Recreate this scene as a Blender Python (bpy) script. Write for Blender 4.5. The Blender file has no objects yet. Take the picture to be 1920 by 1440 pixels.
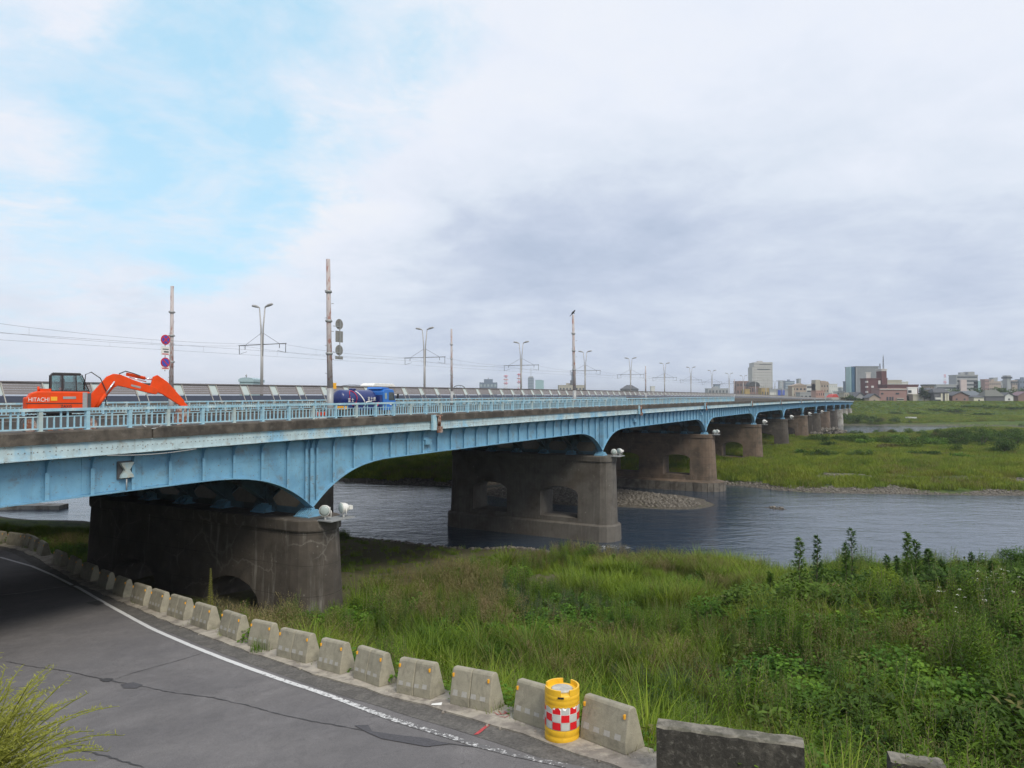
import bpy, math, random
import numpy as np
from mathutils import Vector, Matrix

R = math.radians
random.seed(7)
rng = np.random.default_rng(11)
scene = bpy.context.scene
COL = scene.collection

# ------------------------------------------------------------------ camera, sky, sun, exposure
FPX = 1331.0                       # focal length in pixels of the 1920 px wide photograph
PITCH = math.atan(25 / FPX)
EYE = 11.9                         # eye height above the river surface (z = 0)
cam_data = bpy.data.cameras.new('camera')
cam_data.sensor_width = 36.0
cam_data.lens = 36.0 * FPX / 1920.0
cam_data.clip_start = 0.1
cam_data.clip_end = 20000.0
cam = bpy.data.objects.new('camera', cam_data)
COL.objects.link(cam)
cam.location = (0, 0, EYE)
cam.rotation_euler = (R(90) + PITCH, 0, 0)
scene.camera = cam

scene.view_settings.view_transform = 'Standard'
scene.view_settings.look = 'None'
scene.view_settings.gamma = 1.0
scene.view_settings.use_curve_mapping = False
scene.view_settings.exposure = 0.15
scene.render.engine = 'CYCLES'
scene.cycles.max_bounces = 6
scene.cycles.diffuse_bounces = 3
scene.cycles.glossy_bounces = 3
scene.cycles.transparent_max_bounces = 8
scene.cycles.transmission_bounces = 4
scene.cycles.volume_bounces = 0

SUN_EL, SUN_AZ = 48.0, 150.0       # azimuth clockwise from +Y (view direction): behind the camera, to the right
sun_data = bpy.data.lights.new('sun', 'SUN')
sun_data.energy = 2.3
sun_data.angle = R(22)
sun_data.color = (1.0, 0.93, 0.80)
sun = bpy.data.objects.new('sun', sun_data)
COL.objects.link(sun)
_d = Vector((math.sin(R(SUN_AZ)) * math.cos(R(SUN_EL)), math.cos(R(SUN_AZ)) * math.cos(R(SUN_EL)), math.sin(R(SUN_EL))))
sun.rotation_euler = _d.to_track_quat('Z', 'Y').to_euler()


def pix_dir(px, py):
    x = (px - 960) / FPX
    y = -(py - 720) / FPX
    return Vector((x, math.cos(PITCH) - y * math.sin(PITCH), math.sin(PITCH) + y * math.cos(PITCH)))


def at(px, py, Y):
    d = pix_dir(px, py)
    return Vector((d.x / d.y * Y, Y, EYE + d.z / d.y * Y))


# ---- small node helpers
class NT:
    def __init__(s, tree):
        s.t = tree; s.n = tree.nodes; s.l = tree.links; s.x = 0

    def node(s, typ, **kw):
        n = s.n.new(typ)
        for k, v in kw.items():
            if k == 'inp':
                for a, b in v.items():
                    if isinstance(b, bpy.types.NodeSocket):
                        s.l.new(b, n.inputs[a])
                    else:
                        n.inputs[a].default_value = b
            else:
                setattr(n, k, v)
        s.x += 40
        n.location = (s.x, 0)
        return n

    def math(s, op, a, b=0.0, c=0.0, clamp=False):
        n = s.n.new('ShaderNodeMath'); n.operation = op; n.use_clamp = clamp
        for i, v in enumerate((a, b, c)):
            if isinstance(v, bpy.types.NodeSocket): s.l.new(v, n.inputs[i])
            else: n.inputs[i].default_value = v
        return n.outputs[0]

    def ramp(s, fac, stops, interp='LINEAR'):
        n = s.n.new('ShaderNodeValToRGB')
        n.color_ramp.interpolation = interp
        el = n.color_ramp.elements
        while len(el) > 1: el.remove(el[-1])
        for i, (p, c) in enumerate(stops):
            e = el[0] if i == 0 else el.new(p)
            e.position = p
            if not hasattr(c, '__len__'): c = (c, c, c)
            e.color = (*c[:3], 1)
        s.l.new(fac, n.inputs[0])
        return n.outputs[0]

    def mix(s, fac, a, b, blend='MIX'):
        n = s.n.new('ShaderNodeMix'); n.data_type = 'RGBA'; n.blend_type = blend
        for sock, v in ((n.inputs[0], fac), (n.inputs[6], a), (n.inputs[7], b)):
            if isinstance(v, bpy.types.NodeSocket): s.l.new(v, sock)
            elif hasattr(v, '__len__'): sock.default_value = (*v[:3], 1)
            else: sock.default_value = v
        return n.outputs[2]

    def noise(s, vec, scale, detail=4, rough=0.5, dist=0.0, out=0):
        n = s.n.new('ShaderNodeTexNoise')
        n.inputs['Scale'].default_value = scale
        n.inputs['Detail'].default_value = detail
        n.inputs['Roughness'].default_value = rough
        n.inputs['Distortion'].default_value = dist
        if vec is not None: s.l.new(vec, n.inputs['Vector'])
        return n.outputs[out]

    def mapping(s, vec, scale=(1, 1, 1), loc=(0, 0, 0), rot=(0, 0, 0)):
        n = s.n.new('ShaderNodeMapping')
        n.inputs['Scale'].default_value = scale
        n.inputs['Location'].default_value = loc
        n.inputs['Rotation'].default_value = rot
        s.l.new(vec, n.inputs['Vector'])
        return n.outputs[0]

    def vmath(s, op, a, b=None):
        n = s.n.new('ShaderNodeVectorMath'); n.operation = op
        for i, v in enumerate((a, b)):
            if v is None: continue
            if isinstance(v, bpy.types.NodeSocket): s.l.new(v, n.inputs[i])
            else: n.inputs[i].default_value = v
        return n


# ---- world: Nishita sky seen through gaps of a procedural cloud cover
world = bpy.data.worlds.new('World')
scene.world = world
world.use_nodes = True
w = NT(world.node_tree)
w.n.clear()
tc = w.node('ShaderNodeTexCoord')
D = w.vmath('NORMALIZE', tc.outputs['Generated']).outputs[0]
sep = w.node('ShaderNodeSeparateXYZ', inp={0: D})
zz = w.math('ADD', w.math('MAXIMUM', sep.outputs[2], 0.0), 0.22)
cx = w.math('DIVIDE', sep.outputs[0], zz)
cy = w.math('DIVIDE', sep.outputs[1], zz)
comb = w.node('ShaderNodeCombineXYZ', inp={0: cx, 1: cy, 2: 0.0})
P = comb.outputs[0]
warp = w.vmath('SCALE', w.vmath('SUBTRACT', w.noise(P, 2.2, 8, 0.62, out=1), (0.5, 0.5, 0.5)).outputs[0])
warp.inputs['Scale'].default_value = 0.22
Dw = w.vmath('ADD', D, warp.outputs[0]).outputs[0]


def blob(px, py, rad, amp, sx=1.0):
    d = pix_dir(px, py).normalized()
    df = w.vmath('SUBTRACT', Dw, tuple(d)).outputs[0]
    if sx != 1.0:
        df = w.vmath('MULTIPLY', df, (1.0 / sx, 1.0, 1.0)).outputs[0]
    ln = w.vmath('LENGTH', df).outputs['Value']
    r = rad / FPX
    m = w.node('ShaderNodeMapRange', interpolation_type='SMOOTHSTEP', inp={0: ln, 1: 0.0, 2: r, 3: amp, 4: 0.0})
    return m.outputs[0]


def total(lst):
    a = lst[0]
    for b in lst[1:]: a = w.math('ADD', a, b)
    return a


n1 = w.noise(P, 1.5, 10, 0.62, 0.5)
n2 = w.noise(w.mapping(P, loc=(3.1, 7.7, 0)), 1.1, 8, 0.58, 0.5)
n3 = w.noise(w.mapping(P, loc=(9.1, 1.7, 0)), 4.5, 9, 0.68, 0.6)
n4 = w.noise(w.mapping(P, loc=(1.1, 4.7, 0)), 3.0, 9, 0.62, 0.3)


def cen(n, k): return w.math('MULTIPLY', w.math('SUBTRACT', n, 0.5), k)


gap = total([blob(430, 110, 340, 0.42, 1.3), blob(100, 170, 250, 0.34, 1.6), blob(260, 240, 270, 0.36, 1.5), blob(590, 60, 190, 0.30),
             blob(60, 400, 300, 0.34, 1.5), blob(330, 400, 230, 0.30, 1.5), blob(430, 485, 140, 0.30, 1.6), blob(850, 110, 170, 0.34),
             blob(690, 300, 120, 0.20), blob(700, 200, 150, 0.16), blob(10, 20, 120, 0.25), blob(60, 560, 130, 0.14, 2.0), blob(500, 260, 200, 0.2, 1.4),
             blob(120, 60, 170, -0.50, 1.3), blob(150, 300, 170, -0.50, 1.7), blob(600, 180, 140, -0.30, 1.2), blob(350, 330, 100, -0.22, 2.2), blob(60, 260, 120, -0.25, 2.0), blob(200, 520, 200, -0.25, 2.2)])
gap = total([w.math('MULTIPLY', gap, 0.98), cen(n1, 1.25), cen(n3, 0.7), blob(1500, 420, 900, -0.40, 1.3), blob(700, 660, 400, -0.12, 2.0)])
cloud_cover = w.node('ShaderNodeMapRange', interpolation_type='SMOOTHSTEP', inp={0: gap, 1: 0.0, 2: 0.52, 3: 1.0, 4: 0.04}).outputs[0]
wisp = w.ramp(w.math('ADD', n4, cen(n3, 0.5)), [(0.42, 0.0), (0.72, 0.75)])
cloud_cover = w.math('ADD', cloud_cover, w.math('MULTIPLY', w.math('SUBTRACT', 1.0, cloud_cover), wisp))
dark = total([blob(1080, 400, 380, 0.30, 1.3), blob(920, 520, 270, 0.42, 1.7), blob(900, 440, 170, 0.26, 1.3), blob(1260, 360, 300, 0.22, 1.5), blob(700, 600, 170, 0.24, 1.6),
              blob(1500, 650, 560, 0.66, 2.0), blob(240, 562, 55, 0.42, 1.4), blob(1250, 420, 200, 0.12), blob(1800, 480, 260, 0.14, 1.6),
              blob(60, 610, 90, 0.14, 2.0), blob(1780, 600, 420, 0.22, 2.0), blob(1700, 180, 300, 0.14, 1.6), blob(690, 372, 45, 0.20, 1.6), blob(640, 345, 30, 0.15, 1.6), blob(330, 560, 90, 0.05),
              blob(700, 430, 190, -0.34, 1.5), blob(1500, 90, 500, -0.12, 1.6), blob(1046, 325, 60, -0.34), blob(1780, 310, 180, -0.22, 1.8), blob(560, 350, 240, -0.2, 1.6), blob(300, 520, 330, -0.16, 1.8), blob(1350, 440, 90, -0.14, 1.7), blob(1180, 180, 160, -0.10, 1.6)])
dark = total([w.math('MULTIPLY', dark, 0.50), cen(n2, 0.62), cen(n4, 0.50), cen(n3, 0.30)])
# the same greyness goes on round the rest of the sky towards the horizon
low = w.node('ShaderNodeMapRange', interpolation_type='SMOOTHSTEP', inp={0: sep.outputs[2], 1: 0.0, 2: 0.35, 3: 0.06, 4: -0.02}).outputs[0]
dark = w.math('ADD', dark, low)
ccol = w.ramp(w.math('ADD', dark, 0.26, clamp=True), [(0.0, (0.87, 0.90, 0.96)), (0.26, (0.81, 0.86, 0.96)), (0.50, (0.72, 0.79, 0.90)),
                                          (0.76, (0.57, 0.645, 0.79)), (1.0, (0.45, 0.535, 0.69))])
sky = w.node('ShaderNodeTexSky', sky_type='NISHITA', sun_disc=False, sun_elevation=R(SUN_EL), sun_rotation=R(SUN_AZ),
             air_density=1.0, dust_density=1.5, ozone_density=1.0)
bg_sky = w.node('ShaderNodeBackground', inp={0: sky.outputs[0], 1: 0.14})
bg_haze = w.node('ShaderNodeBackground', inp={0: (0.50, 0.82, 1.0, 1), 1: 1.0})
mxa = w.node('ShaderNodeMixShader', inp={0: 0.72, 1: bg_sky.outputs[0], 2: bg_haze.outputs[0]})
bg_cloud = w.node('ShaderNodeBackground', inp={0: ccol, 1: 0.92})
mx = w.node('ShaderNodeMixShader', inp={0: cloud_cover, 1: mxa.outputs[0], 2: bg_cloud.outputs[0]})
w.node('ShaderNodeOutputWorld', inp={0: mx.outputs[0]})

# ------------------------------------------------------------------ mesh helpers


class MB:
    """collects shapes, builds ONE mesh object"""
    def __init__(s): s.v = []; s.f = []; s.m = []; s.sm = []

    def add(s, vs, fs, m=0, smooth=False):
        o = len(s.v)
        s.v.extend([tuple(v) for v in vs])
        s.f.extend([tuple(i + o for i in f) for f in fs])
        s.m.extend([m] * len(fs)); s.sm.extend([smooth] * len(fs))
        return s

    def box(s, x0, x1, y0, y1, z0, z1, m=0):
        vs = [(x, y, z) for z in (z0, z1) for y in (y0, y1) for x in (x0, x1)]
        return s.add(vs, [(0, 2, 3, 1), (4, 5, 7, 6), (0, 1, 5, 4), (2, 6, 7, 3), (0, 4, 6, 2), (1, 3, 7, 5)], m)

    def hexa(s, b, t, m=0):
        return s.add(list(b) + list(t), [(3, 2, 1, 0), (4, 5, 6, 7), (0, 1, 5, 4), (1, 2, 6, 5), (2, 3, 7, 6), (3, 0, 4, 7)], m)

    def prism(s, pts, axis, a, b, m=0, smooth=False):
        """polygon pts (2D, CCW) extruded along axis 0/1/2 from a to b"""
        n = len(pts)

        def mk(p, c):
            if axis == 0: return (c, p[0], p[1])
            if axis == 1: return (p[0], c, p[1])
            return (p[0], p[1], c)
        vs = [mk(p, a) for p in pts] + [mk(p, b) for p in pts]
        s.add(vs, [tuple(range(n))[::-1], tuple(range(n, 2 * n))], m)
        o = len(s.v) - 2 * n
        for i in range(n):
            j = (i + 1) % n
            s.f.append((o + i, o + j, o + n + j, o + n + i)); s.m.append(m); s.sm.append(smooth)
        return s

    def tube(s, pts, r, n=6, m=0, caps=True, smooth=True):
        pts = [Vector(p) for p in pts]
        rr = r if hasattr(r, '__len__') else [r] * len(pts)
        o = len(s.v)
        for i, p in enumerate(pts):
            a = pts[max(i - 1, 0)]; b = pts[min(i + 1, len(pts) - 1)]
            t = (b - a).normalized()
            up = Vector((0, 0, 1)) if abs(t.z) < 0.9 else Vector((1, 0, 0))
            u = t.cross(up).normalized(); v = t.cross(u)
            for k in range(n):
                an = 2 * math.pi * k / n
                q = p + (u * math.cos(an) + v * math.sin(an)) * rr[i]
                s.v.append(tuple(q))
        for i in range(len(pts) - 1):
            for k in range(n):
                k2 = (k + 1) % n
                s.f.append((o + i * n + k, o + i * n + k2, o + (i + 1) * n + k2, o + (i + 1) * n + k)); s.m.append(m); s.sm.append(smooth)
        if caps:
            s.f.append(tuple(o + k for k in range(n))[::-1]); s.m.append(m); s.sm.append(False)
            e = o + (len(pts) - 1) * n
            s.f.append(tuple(e + k for k in range(n))); s.m.append(m); s.sm.append(False)
        return s

    def lathe(s, prof, c=(0, 0, 0), n=16, m=0, smooth=True, axis=2, mats=None):
        o = len(s.v)
        for (r, z) in prof:
            for k in range(n):
                an = 2 * math.pi * k / n
                p = [r * math.cos(an), r * math.sin(an), z]
                if axis == 0: p = [z, p[0], p[1]]
                if axis == 1: p = [p[1], z, p[0]]
                s.v.append((p[0] + c[0], p[1] + c[1], p[2] + c[2]))
        for i in range(len(prof) - 1):
            for k in range(n):
                k2 = (k + 1) % n
                s.f.append((o + i * n + k, o + i * n + k2, o + (i + 1) * n + k2, o + (i + 1) * n + k))
                s.m.append(mats[i] if mats else m); s.sm.append(smooth)
        if prof[0][0] > 1e-4:
            s.f.append(tuple(o + k for k in range(n))[::-1]); s.m.append(m); s.sm.append(False)
        if prof[-1][0] > 1e-4:
            e = o + (len(prof) - 1) * n
            s.f.append(tuple(e + k for k in range(n))); s.m.append(m); s.sm.append(False)
        return s

    def mesh(s, name, mats):
        me = bpy.data.meshes.new(name)
        me.from_pydata(s.v, [], s.f)
        if not isinstance(mats, (list, tuple)): mats = [mats]
        for m in mats: me.materials.append(m)
        me.polygons.foreach_set('material_index', s.m)
        me.polygons.foreach_set('use_smooth', s.sm)
        me.update()
        return me

    def build(s, name, mats, parent=None, bevel=0.0):
        o = link(name, s.mesh(name, mats), parent)
        if bevel: bevel_mod(o, bevel)
        return o


def link(name, data, parent=None, loc=None, rot=None, scale=None):
    o = bpy.data.objects.new(name, data)
    COL.objects.link(o)
    if parent is not None: o.parent = parent
    if loc is not None: o.location = loc
    if rot is not None: o.rotation_euler = rot
    if scale is not None: o.scale = scale if hasattr(scale, '__len__') else (scale,) * 3
    return o


def bevel_mod(o, wdt, seg=2):
    b = o.modifiers.new('bevel', 'BEVEL'); b.width = wdt; b.segments = seg; b.limit_method = 'ANGLE'; b.angle_limit = R(40)
    return o


def tag(o, label=None, cat=None, group=None, kind=None):
    if label: o['label'] = label
    if cat: o['category'] = cat
    if group: o['group'] = group
    if kind: o['kind'] = kind
    return o


def thing(name, label, cat, loc=(0, 0, 0), rz=0.0, group=None):
    o = link(name, None, None, loc, (0, 0, rz))
    o.empty_display_size = 0.3
    return tag(o, label, cat, group)


def dup(root, loc=None, rz=None, label=None):
    kids = {}
    for c in bpy.data.objects:
        if c.parent is not None: kids.setdefault(c.parent.name, []).append(c)

    def rec(o, par):
        c = o.copy(); COL.objects.link(c); c.parent = par
        for ch in kids.get(o.name, []): rec(ch, c)
        return c
    r = rec(root, None)
    if loc is not None: r.location = loc
    if rz is not None: r.rotation_euler = (0, 0, rz)
    if label: r['label'] = label
    return r


def text_part(s, name, size, mat, parent, loc, rot, sx=1.0, spacing=1.0, extr=0.004):
    cu = bpy.data.curves.new(name, 'FONT')
    cu.body = s; cu.size = size; cu.extrude = extr; cu.align_x = 'CENTER'; cu.align_y = 'CENTER'; cu.space_character = spacing
    tmp = bpy.data.objects.new('tmp_text', cu); COL.objects.link(tmp)
    dg = bpy.context.evaluated_depsgraph_get()
    me = bpy.data.meshes.new_from_object(tmp.evaluated_get(dg), depsgraph=dg)
    bpy.data.objects.remove(tmp)
    me.materials.clear(); me.materials.append(mat)
    return link(name, me, parent, loc, rot, (sx, 1, 1))


# ------------------------------------------------------------------ materials
MATS = {}


def pmat(name, color, rough=0.7, metal=0.0, var=0.15, scale=3.0, color2=None, mix_scale=1.0, mix_lo=0.45, mix_hi=0.6, streak=None,
         streak_col=(0.8, 0.8, 0.78), streak_amt=0.3, bump=0.0, bump_scale=20.0, spec=0.5, coord='Object', vscale=(1, 1, 1), grime=None, rim=None, courses=None, cracks=None, speck=None, rnd=0.0):
    """painted / weathered surface: base colour, patches of a second colour, vertical streaks, fine grain"""
    m = bpy.data.materials.new(name); m.use_nodes = True
    t = NT(m.node_tree); bsdf = t.n['Principled BSDF']
    tcn = t.node('ShaderNodeTexCoord')
    V = t.mapping(tcn.outputs[coord], scale=vscale)
    col = t.mix(1.0, color, color)
    if rnd:
        oi = t.node('ShaderNodeObjectInfo')
        V = t.vmath('ADD', V, t.vmath('SCALE', (31.0, 17.0, 0.0)).outputs[0]).outputs[0]
        V.node.inputs[1].links[0].from_node.inputs['Scale'].default_value = 1.0
        t.l.new(oi.outputs['Random'], V.node.inputs[1].links[0].from_node.inputs['Scale'])
        col = t.mix(1.0, col, t.node('ShaderNodeMapRange', inp={0: oi.outputs['Random'], 3: 1 - rnd, 4: 1 + rnd}).outputs[0], 'MULTIPLY')
    n = t.noise(V, scale, 5, 0.6)
    if color2 is not None:
        nn = t.noise(V, mix_scale, 6, 0.65, 0.3)
        f = t.node('ShaderNodeMapRange', interpolation_type='SMOOTHSTEP', inp={0: nn, 1: mix_lo, 2: mix_hi}).outputs[0]
        col = t.mix(f, color, color2)
    if streak:
        Vs = t.mapping(tcn.outputs[coord], scale=(streak, streak, streak * 0.06))
        sn = t.noise(Vs, 1.0, 5, 0.65)
        f = t.node('ShaderNodeMapRange', interpolation_type='SMOOTHSTEP', inp={0: sn, 1: 0.55, 2: 0.75, 3: 0.0, 4: streak_amt}).outputs[0]
        col = t.mix(f, col, streak_col)
    if grime:
        gn = t.noise(V, grime[1], 8, 0.7, 0.5)
        f = t.node('ShaderNodeMapRange', interpolation_type='SMOOTHSTEP', inp={0: gn, 1: 0.5, 2: 0.72, 3: 0.0, 4: grime[2]}).outputs[0]
        col = t.mix(f, col, grime[0])
    crk = None
    if courses:      # thin casting joints: (spacing, axis, amount)
        sx = t.node('ShaderNodeSeparateXYZ', inp={0: V})
        u = t.math('DIVIDE', t.math('ADD', sx.outputs[courses[1]], t.math('MULTIPLY', t.noise(V, 0.6, 2), 0.05)), courses[0])
        fr = t.math('ABSOLUTE', t.math('SUBTRACT', t.math('FRACT', u), 0.5))
        jl = t.node('ShaderNodeMapRange', inp={0: fr, 1: 0.5 - 0.022 / courses[0], 2: 0.5 - 0.006 / courses[0], 3: 0.0, 4: courses[2]}).outputs[0]
        jl = t.math('MULTIPLY', jl, t.ramp(t.noise(V, 1.1, 4, 0.6), [(0.35, 0.25), (0.6, 1.0)]))
        col = t.mix(jl, col, tuple(c * 0.35 for c in color)); crk = jl
    if cracks:       # (scale, amount, colour)
        wpv = t.vmath('ADD', V, t.vmath('MULTIPLY', t.noise(V, 1.5, 5, 0.65, out=1), (0.6, 0.6, 0.6)).outputs[0]).outputs[0]
        vv = t.n.new('ShaderNodeTexVoronoi'); vv.feature = 'DISTANCE_TO_EDGE'; vv.inputs['Scale'].default_value = cracks[0]; t.l.new(wpv, vv.inputs['Vector'])
        ck = t.math('MULTIPLY', t.ramp(vv.outputs['Distance'], [(0.0, 1.0), (0.02, 0.0)]), t.ramp(t.noise(V, 0.5, 3, 0.6), [(0.50, 0.0), (0.58, cracks[1])]))
        col = t.mix(ck, col, cracks[2])
    if speck:        # small chipped spots: (scale, threshold, colour, amount)
        sn2 = t.noise(V, speck[0], 3, 0.75)
        col = t.mix(t.ramp(sn2, [(speck[1], 0.0), (speck[1] + 0.03, speck[3])]), col, speck[2])
    v = t.node('ShaderNodeMapRange', inp={0: n, 1: 0.3, 2: 0.7, 3: 1 - var, 4: 1 + var}).outputs[0]
    col = t.mix(1.0, col, v, 'MULTIPLY')
    t.l.new(col, bsdf.inputs['Base Color'])
    bsdf.inputs['Roughness'].default_value = rough
    bsdf.inputs['Metallic'].default_value = metal
    bsdf.inputs['Specular IOR Level'].default_value = spec
    if bump:
        bn = t.noise(V, bump_scale, 6, 0.65)
        b = t.node('ShaderNodeBump', inp={'Strength': bump, 'Distance': 0.02, 'Height': bn})
        t.l.new(b.outputs[0], bsdf.inputs['Normal'])
    MATS[name] = m
    return m


def glassy(name, color, rough=0.06, spec=0.8):
    m = bpy.data.materials.new(name); m.use_nodes = True
    b = m.node_tree.nodes['Principled BSDF']
    b.inputs['Base Color'].default_value = (*color, 1); b.inputs['Roughness'].default_value = rough
    b.inputs['Specular IOR Level'].default_value = spec
    MATS[name] = m
    return m


BLUE = (0.175, 0.375, 0.530)
m_girder = pmat('girder_blue_paint', BLUE, 0.5, var=0.10, scale=1.2, color2=(0.135, 0.310, 0.47), mix_scale=0.8, mix_lo=0.40, mix_hi=0.7, speck=(10.0, 0.63, (0.17, 0.10, 0.06), 0.85),
                streak=3.0, streak_col=(0.12, 0.20, 0.25), streak_amt=0.7, grime=((0.15, 0.13, 0.10), 1.3, 0.65), bump=0.12, bump_scale=9)
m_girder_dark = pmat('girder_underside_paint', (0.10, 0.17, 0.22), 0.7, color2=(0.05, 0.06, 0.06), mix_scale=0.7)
m_rail = pmat('railing_pale_blue_paint', (0.29, 0.50, 0.62), 0.5, var=0.12, scale=4, color2=(0.50, 0.64, 0.68), mix_scale=1.3, mix_lo=0.45, mix_hi=0.65,
              grime=((0.22, 0.15, 0.10), 5.0, 0.55))
m_rail_grey = pmat('railing_post_grey_paint', (0.40, 0.52, 0.55), 0.6, color2=(0.45, 0.46, 0.40), mix_scale=1.0, grime=((0.2, 0.13, 0.08), 5.0, 0.5))
m_band = pmat('fascia_worn_paint', (0.44, 0.56, 0.60), 0.6, var=0.14, scale=3.0, color2=(0.26, 0.47, 0.62), mix_scale=0.42, mix_lo=0.50, mix_hi=0.62,
              streak=4.0, streak_col=(0.20, 0.19, 0.15), streak_amt=0.6, grime=((0.27, 0.20, 0.14), 2.0, 0.6), bump=0.1, speck=(9.0, 0.64, (0.20, 0.11, 0.06), 0.8))
m_kerb_old = pmat('stained_concrete_edge', (0.052, 0.044, 0.037), 0.9, var=0.3, scale=2.5, color2=(0.10, 0.085, 0.07), mix_scale=0.9,
                  streak=3.0, streak_col=(0.03, 0.028, 0.025), streak_amt=0.5, bump=0.4, grime=((0.25, 0.24, 0.22), 6.0, 0.2))
m_deck = pmat('old_deck_asphalt', (0.07, 0.068, 0.066), 0.9, var=0.2, bump=0.3, color2=(0.12, 0.11, 0.10))
m_rust = pmat('rust_brown', (0.20, 0.075, 0.04), 0.85, var=0.3, scale=8, color2=(0.33, 0.27, 0.24), mix_scale=4)
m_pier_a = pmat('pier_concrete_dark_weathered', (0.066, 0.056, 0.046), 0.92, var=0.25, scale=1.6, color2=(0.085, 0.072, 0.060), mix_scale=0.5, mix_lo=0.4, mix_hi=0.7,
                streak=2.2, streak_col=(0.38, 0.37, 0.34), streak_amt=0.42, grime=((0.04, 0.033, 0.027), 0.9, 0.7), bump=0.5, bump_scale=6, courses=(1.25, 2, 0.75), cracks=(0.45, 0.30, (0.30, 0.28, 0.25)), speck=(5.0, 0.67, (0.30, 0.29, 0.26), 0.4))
m_pier_b = pmat('pier_concrete_board_marked', (0.125, 0.115, 0.102), 0.92, var=0.16, scale=1.2, color2=(0.078, 0.066, 0.054), mix_scale=0.35, mix_lo=0.4, mix_hi=0.7,
                streak=5.0, streak_col=(0.26, 0.25, 0.22), streak_amt=0.30, grime=((0.05, 0.042, 0.035), 0.5, 0.6), bump=0.4, bump_scale=5, courses=(0.30, 1, 0.35), speck=(4.0, 0.68, (0.30, 0.29, 0.26), 0.6))
m_pier_c = pmat('pier_stone_brown', (0.150, 0.108, 0.078), 0.92, var=0.22, scale=1.0, color2=(0.10, 0.078, 0.058), mix_scale=0.4, mix_lo=0.42, mix_hi=0.62,
                streak=1.5, streak_col=(0.30, 0.27, 0.23), streak_amt=0.4, grime=((0.05, 0.042, 0.035), 0.8, 0.7), bump=0.5, bump_scale=4, courses=(0.85, 2, 0.8), speck=(3.0, 0.66, (0.30, 0.26, 0.22), 0.6))
m_pier_d = pmat('pier_concrete_pale', (0.36, 0.35, 0.32), 0.9, var=0.15, color2=(0.2, 0.18, 0.15), mix_scale=0.5, streak=2.0, streak_col=(0.14, 0.12, 0.1), streak_amt=0.4)
m_conc = pmat('barrier_concrete', (0.33, 0.305, 0.235), 0.88, var=0.12, scale=6, color2=(0.25, 0.232, 0.18), mix_scale=2.0, mix_lo=0.42, mix_hi=0.7,
              streak=9.0, streak_col=(0.16, 0.15, 0.13), streak_amt=0.45, bump=0.35, bump_scale=30, grime=((0.17, 0.155, 0.12), 3.0, 0.7), speck=(38.0, 0.66, (0.12, 0.11, 0.09), 0.7), rnd=0.14)
m_conc_worn = pmat('barrier_worn_patch', (0.40, 0.385, 0.355), 0.85, var=0.12, scale=25)
m_kerb = pmat('kerb_concrete', (0.38, 0.345, 0.29), 0.92, var=0.15, scale=5, color2=(0.23, 0.205, 0.18), mix_scale=1.8, bump=0.4, bump_scale=25, grime=((0.10, 0.085, 0.07), 3.5, 0.6))
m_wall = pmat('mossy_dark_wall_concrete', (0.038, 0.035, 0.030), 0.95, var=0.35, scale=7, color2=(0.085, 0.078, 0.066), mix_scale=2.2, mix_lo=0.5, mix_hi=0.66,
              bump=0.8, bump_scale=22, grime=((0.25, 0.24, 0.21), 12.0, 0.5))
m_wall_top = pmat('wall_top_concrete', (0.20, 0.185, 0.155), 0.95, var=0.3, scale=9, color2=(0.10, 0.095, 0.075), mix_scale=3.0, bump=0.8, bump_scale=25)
m_reflect = pmat('amber_reflector', (0.85, 0.42, 0.03), 0.3, var=0.05)
m_yellow = pmat('drum_yellow_plastic', (0.80, 0.47, 0.025), 0.42, var=0.07, scale=5, grime=((0.45, 0.27, 0.03), 5.0, 0.5))
m_red = pmat('reflective_red_sheet', (0.72, 0.012, 0.02), 0.35, var=0.08, scale=9)
m_whitesheet = pmat('reflective_white_sheet', (0.55, 0.57, 0.55), 0.35, var=0.06, scale=9)
m_sheetline = pmat('sheet_border_white', (0.78, 0.77, 0.75), 0.4, var=0.03)
m_whitepaint = pmat('white_paint_metal', (0.74, 0.74, 0.72), 0.45, var=0.08, scale=6, grime=((0.4, 0.37, 0.33), 4.0, 0.4))
m_orange = pmat('excavator_orange_paint', (0.72, 0.062, 0.004), 0.55, spec=0.25, var=0.10, scale=3, grime=((0.35, 0.09, 0.03), 2.5, 0.4))
m_black = pmat('black_paint', (0.022, 0.023, 0.026), 0.5, var=0.2)
m_darkgrey = pmat('dark_grey_metal', (0.07, 0.072, 0.078), 0.55, var=0.15)
m_greymetal = pmat('grey_galvanised_metal', (0.33, 0.34, 0.345), 0.5, 0.2, var=0.12, scale=5, grime=((0.2, 0.18, 0.16), 5.0, 0.4))
m_signback = pmat('sign_back_aluminium', (0.24, 0.235, 0.225), 0.55, 0.2, var=0.12, scale=6)
m_chrome = pmat('cylinder_rod_steel', (0.75, 0.76, 0.78), 0.2, 0.8, var=0.03)
m_glass = glassy('vehicle_glass', (0.05, 0.065, 0.07), 0.05)
m_cabglass = glassy('cab_glass', (0.25, 0.33, 0.34), 0.08)
m_truckblue = pmat('truck_blue_paint', (0.014, 0.028, 0.14), 0.3, var=0.08, scale=2, grime=((0.04, 0.06, 0.16), 3.0, 0.4))
m_truckcab = pmat('truck_cab_blue', (0.03, 0.16, 0.52), 0.3, var=0.06)
m_tyre = pmat('tyre_rubber', (0.02, 0.02, 0.021), 0.85)
m_signblue = pmat('sign_blue', (0.05, 0.07, 0.42), 0.4, var=0.03)
m_signred = pmat('sign_red', (0.55, 0.02, 0.035), 0.4, var=0.03)
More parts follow.
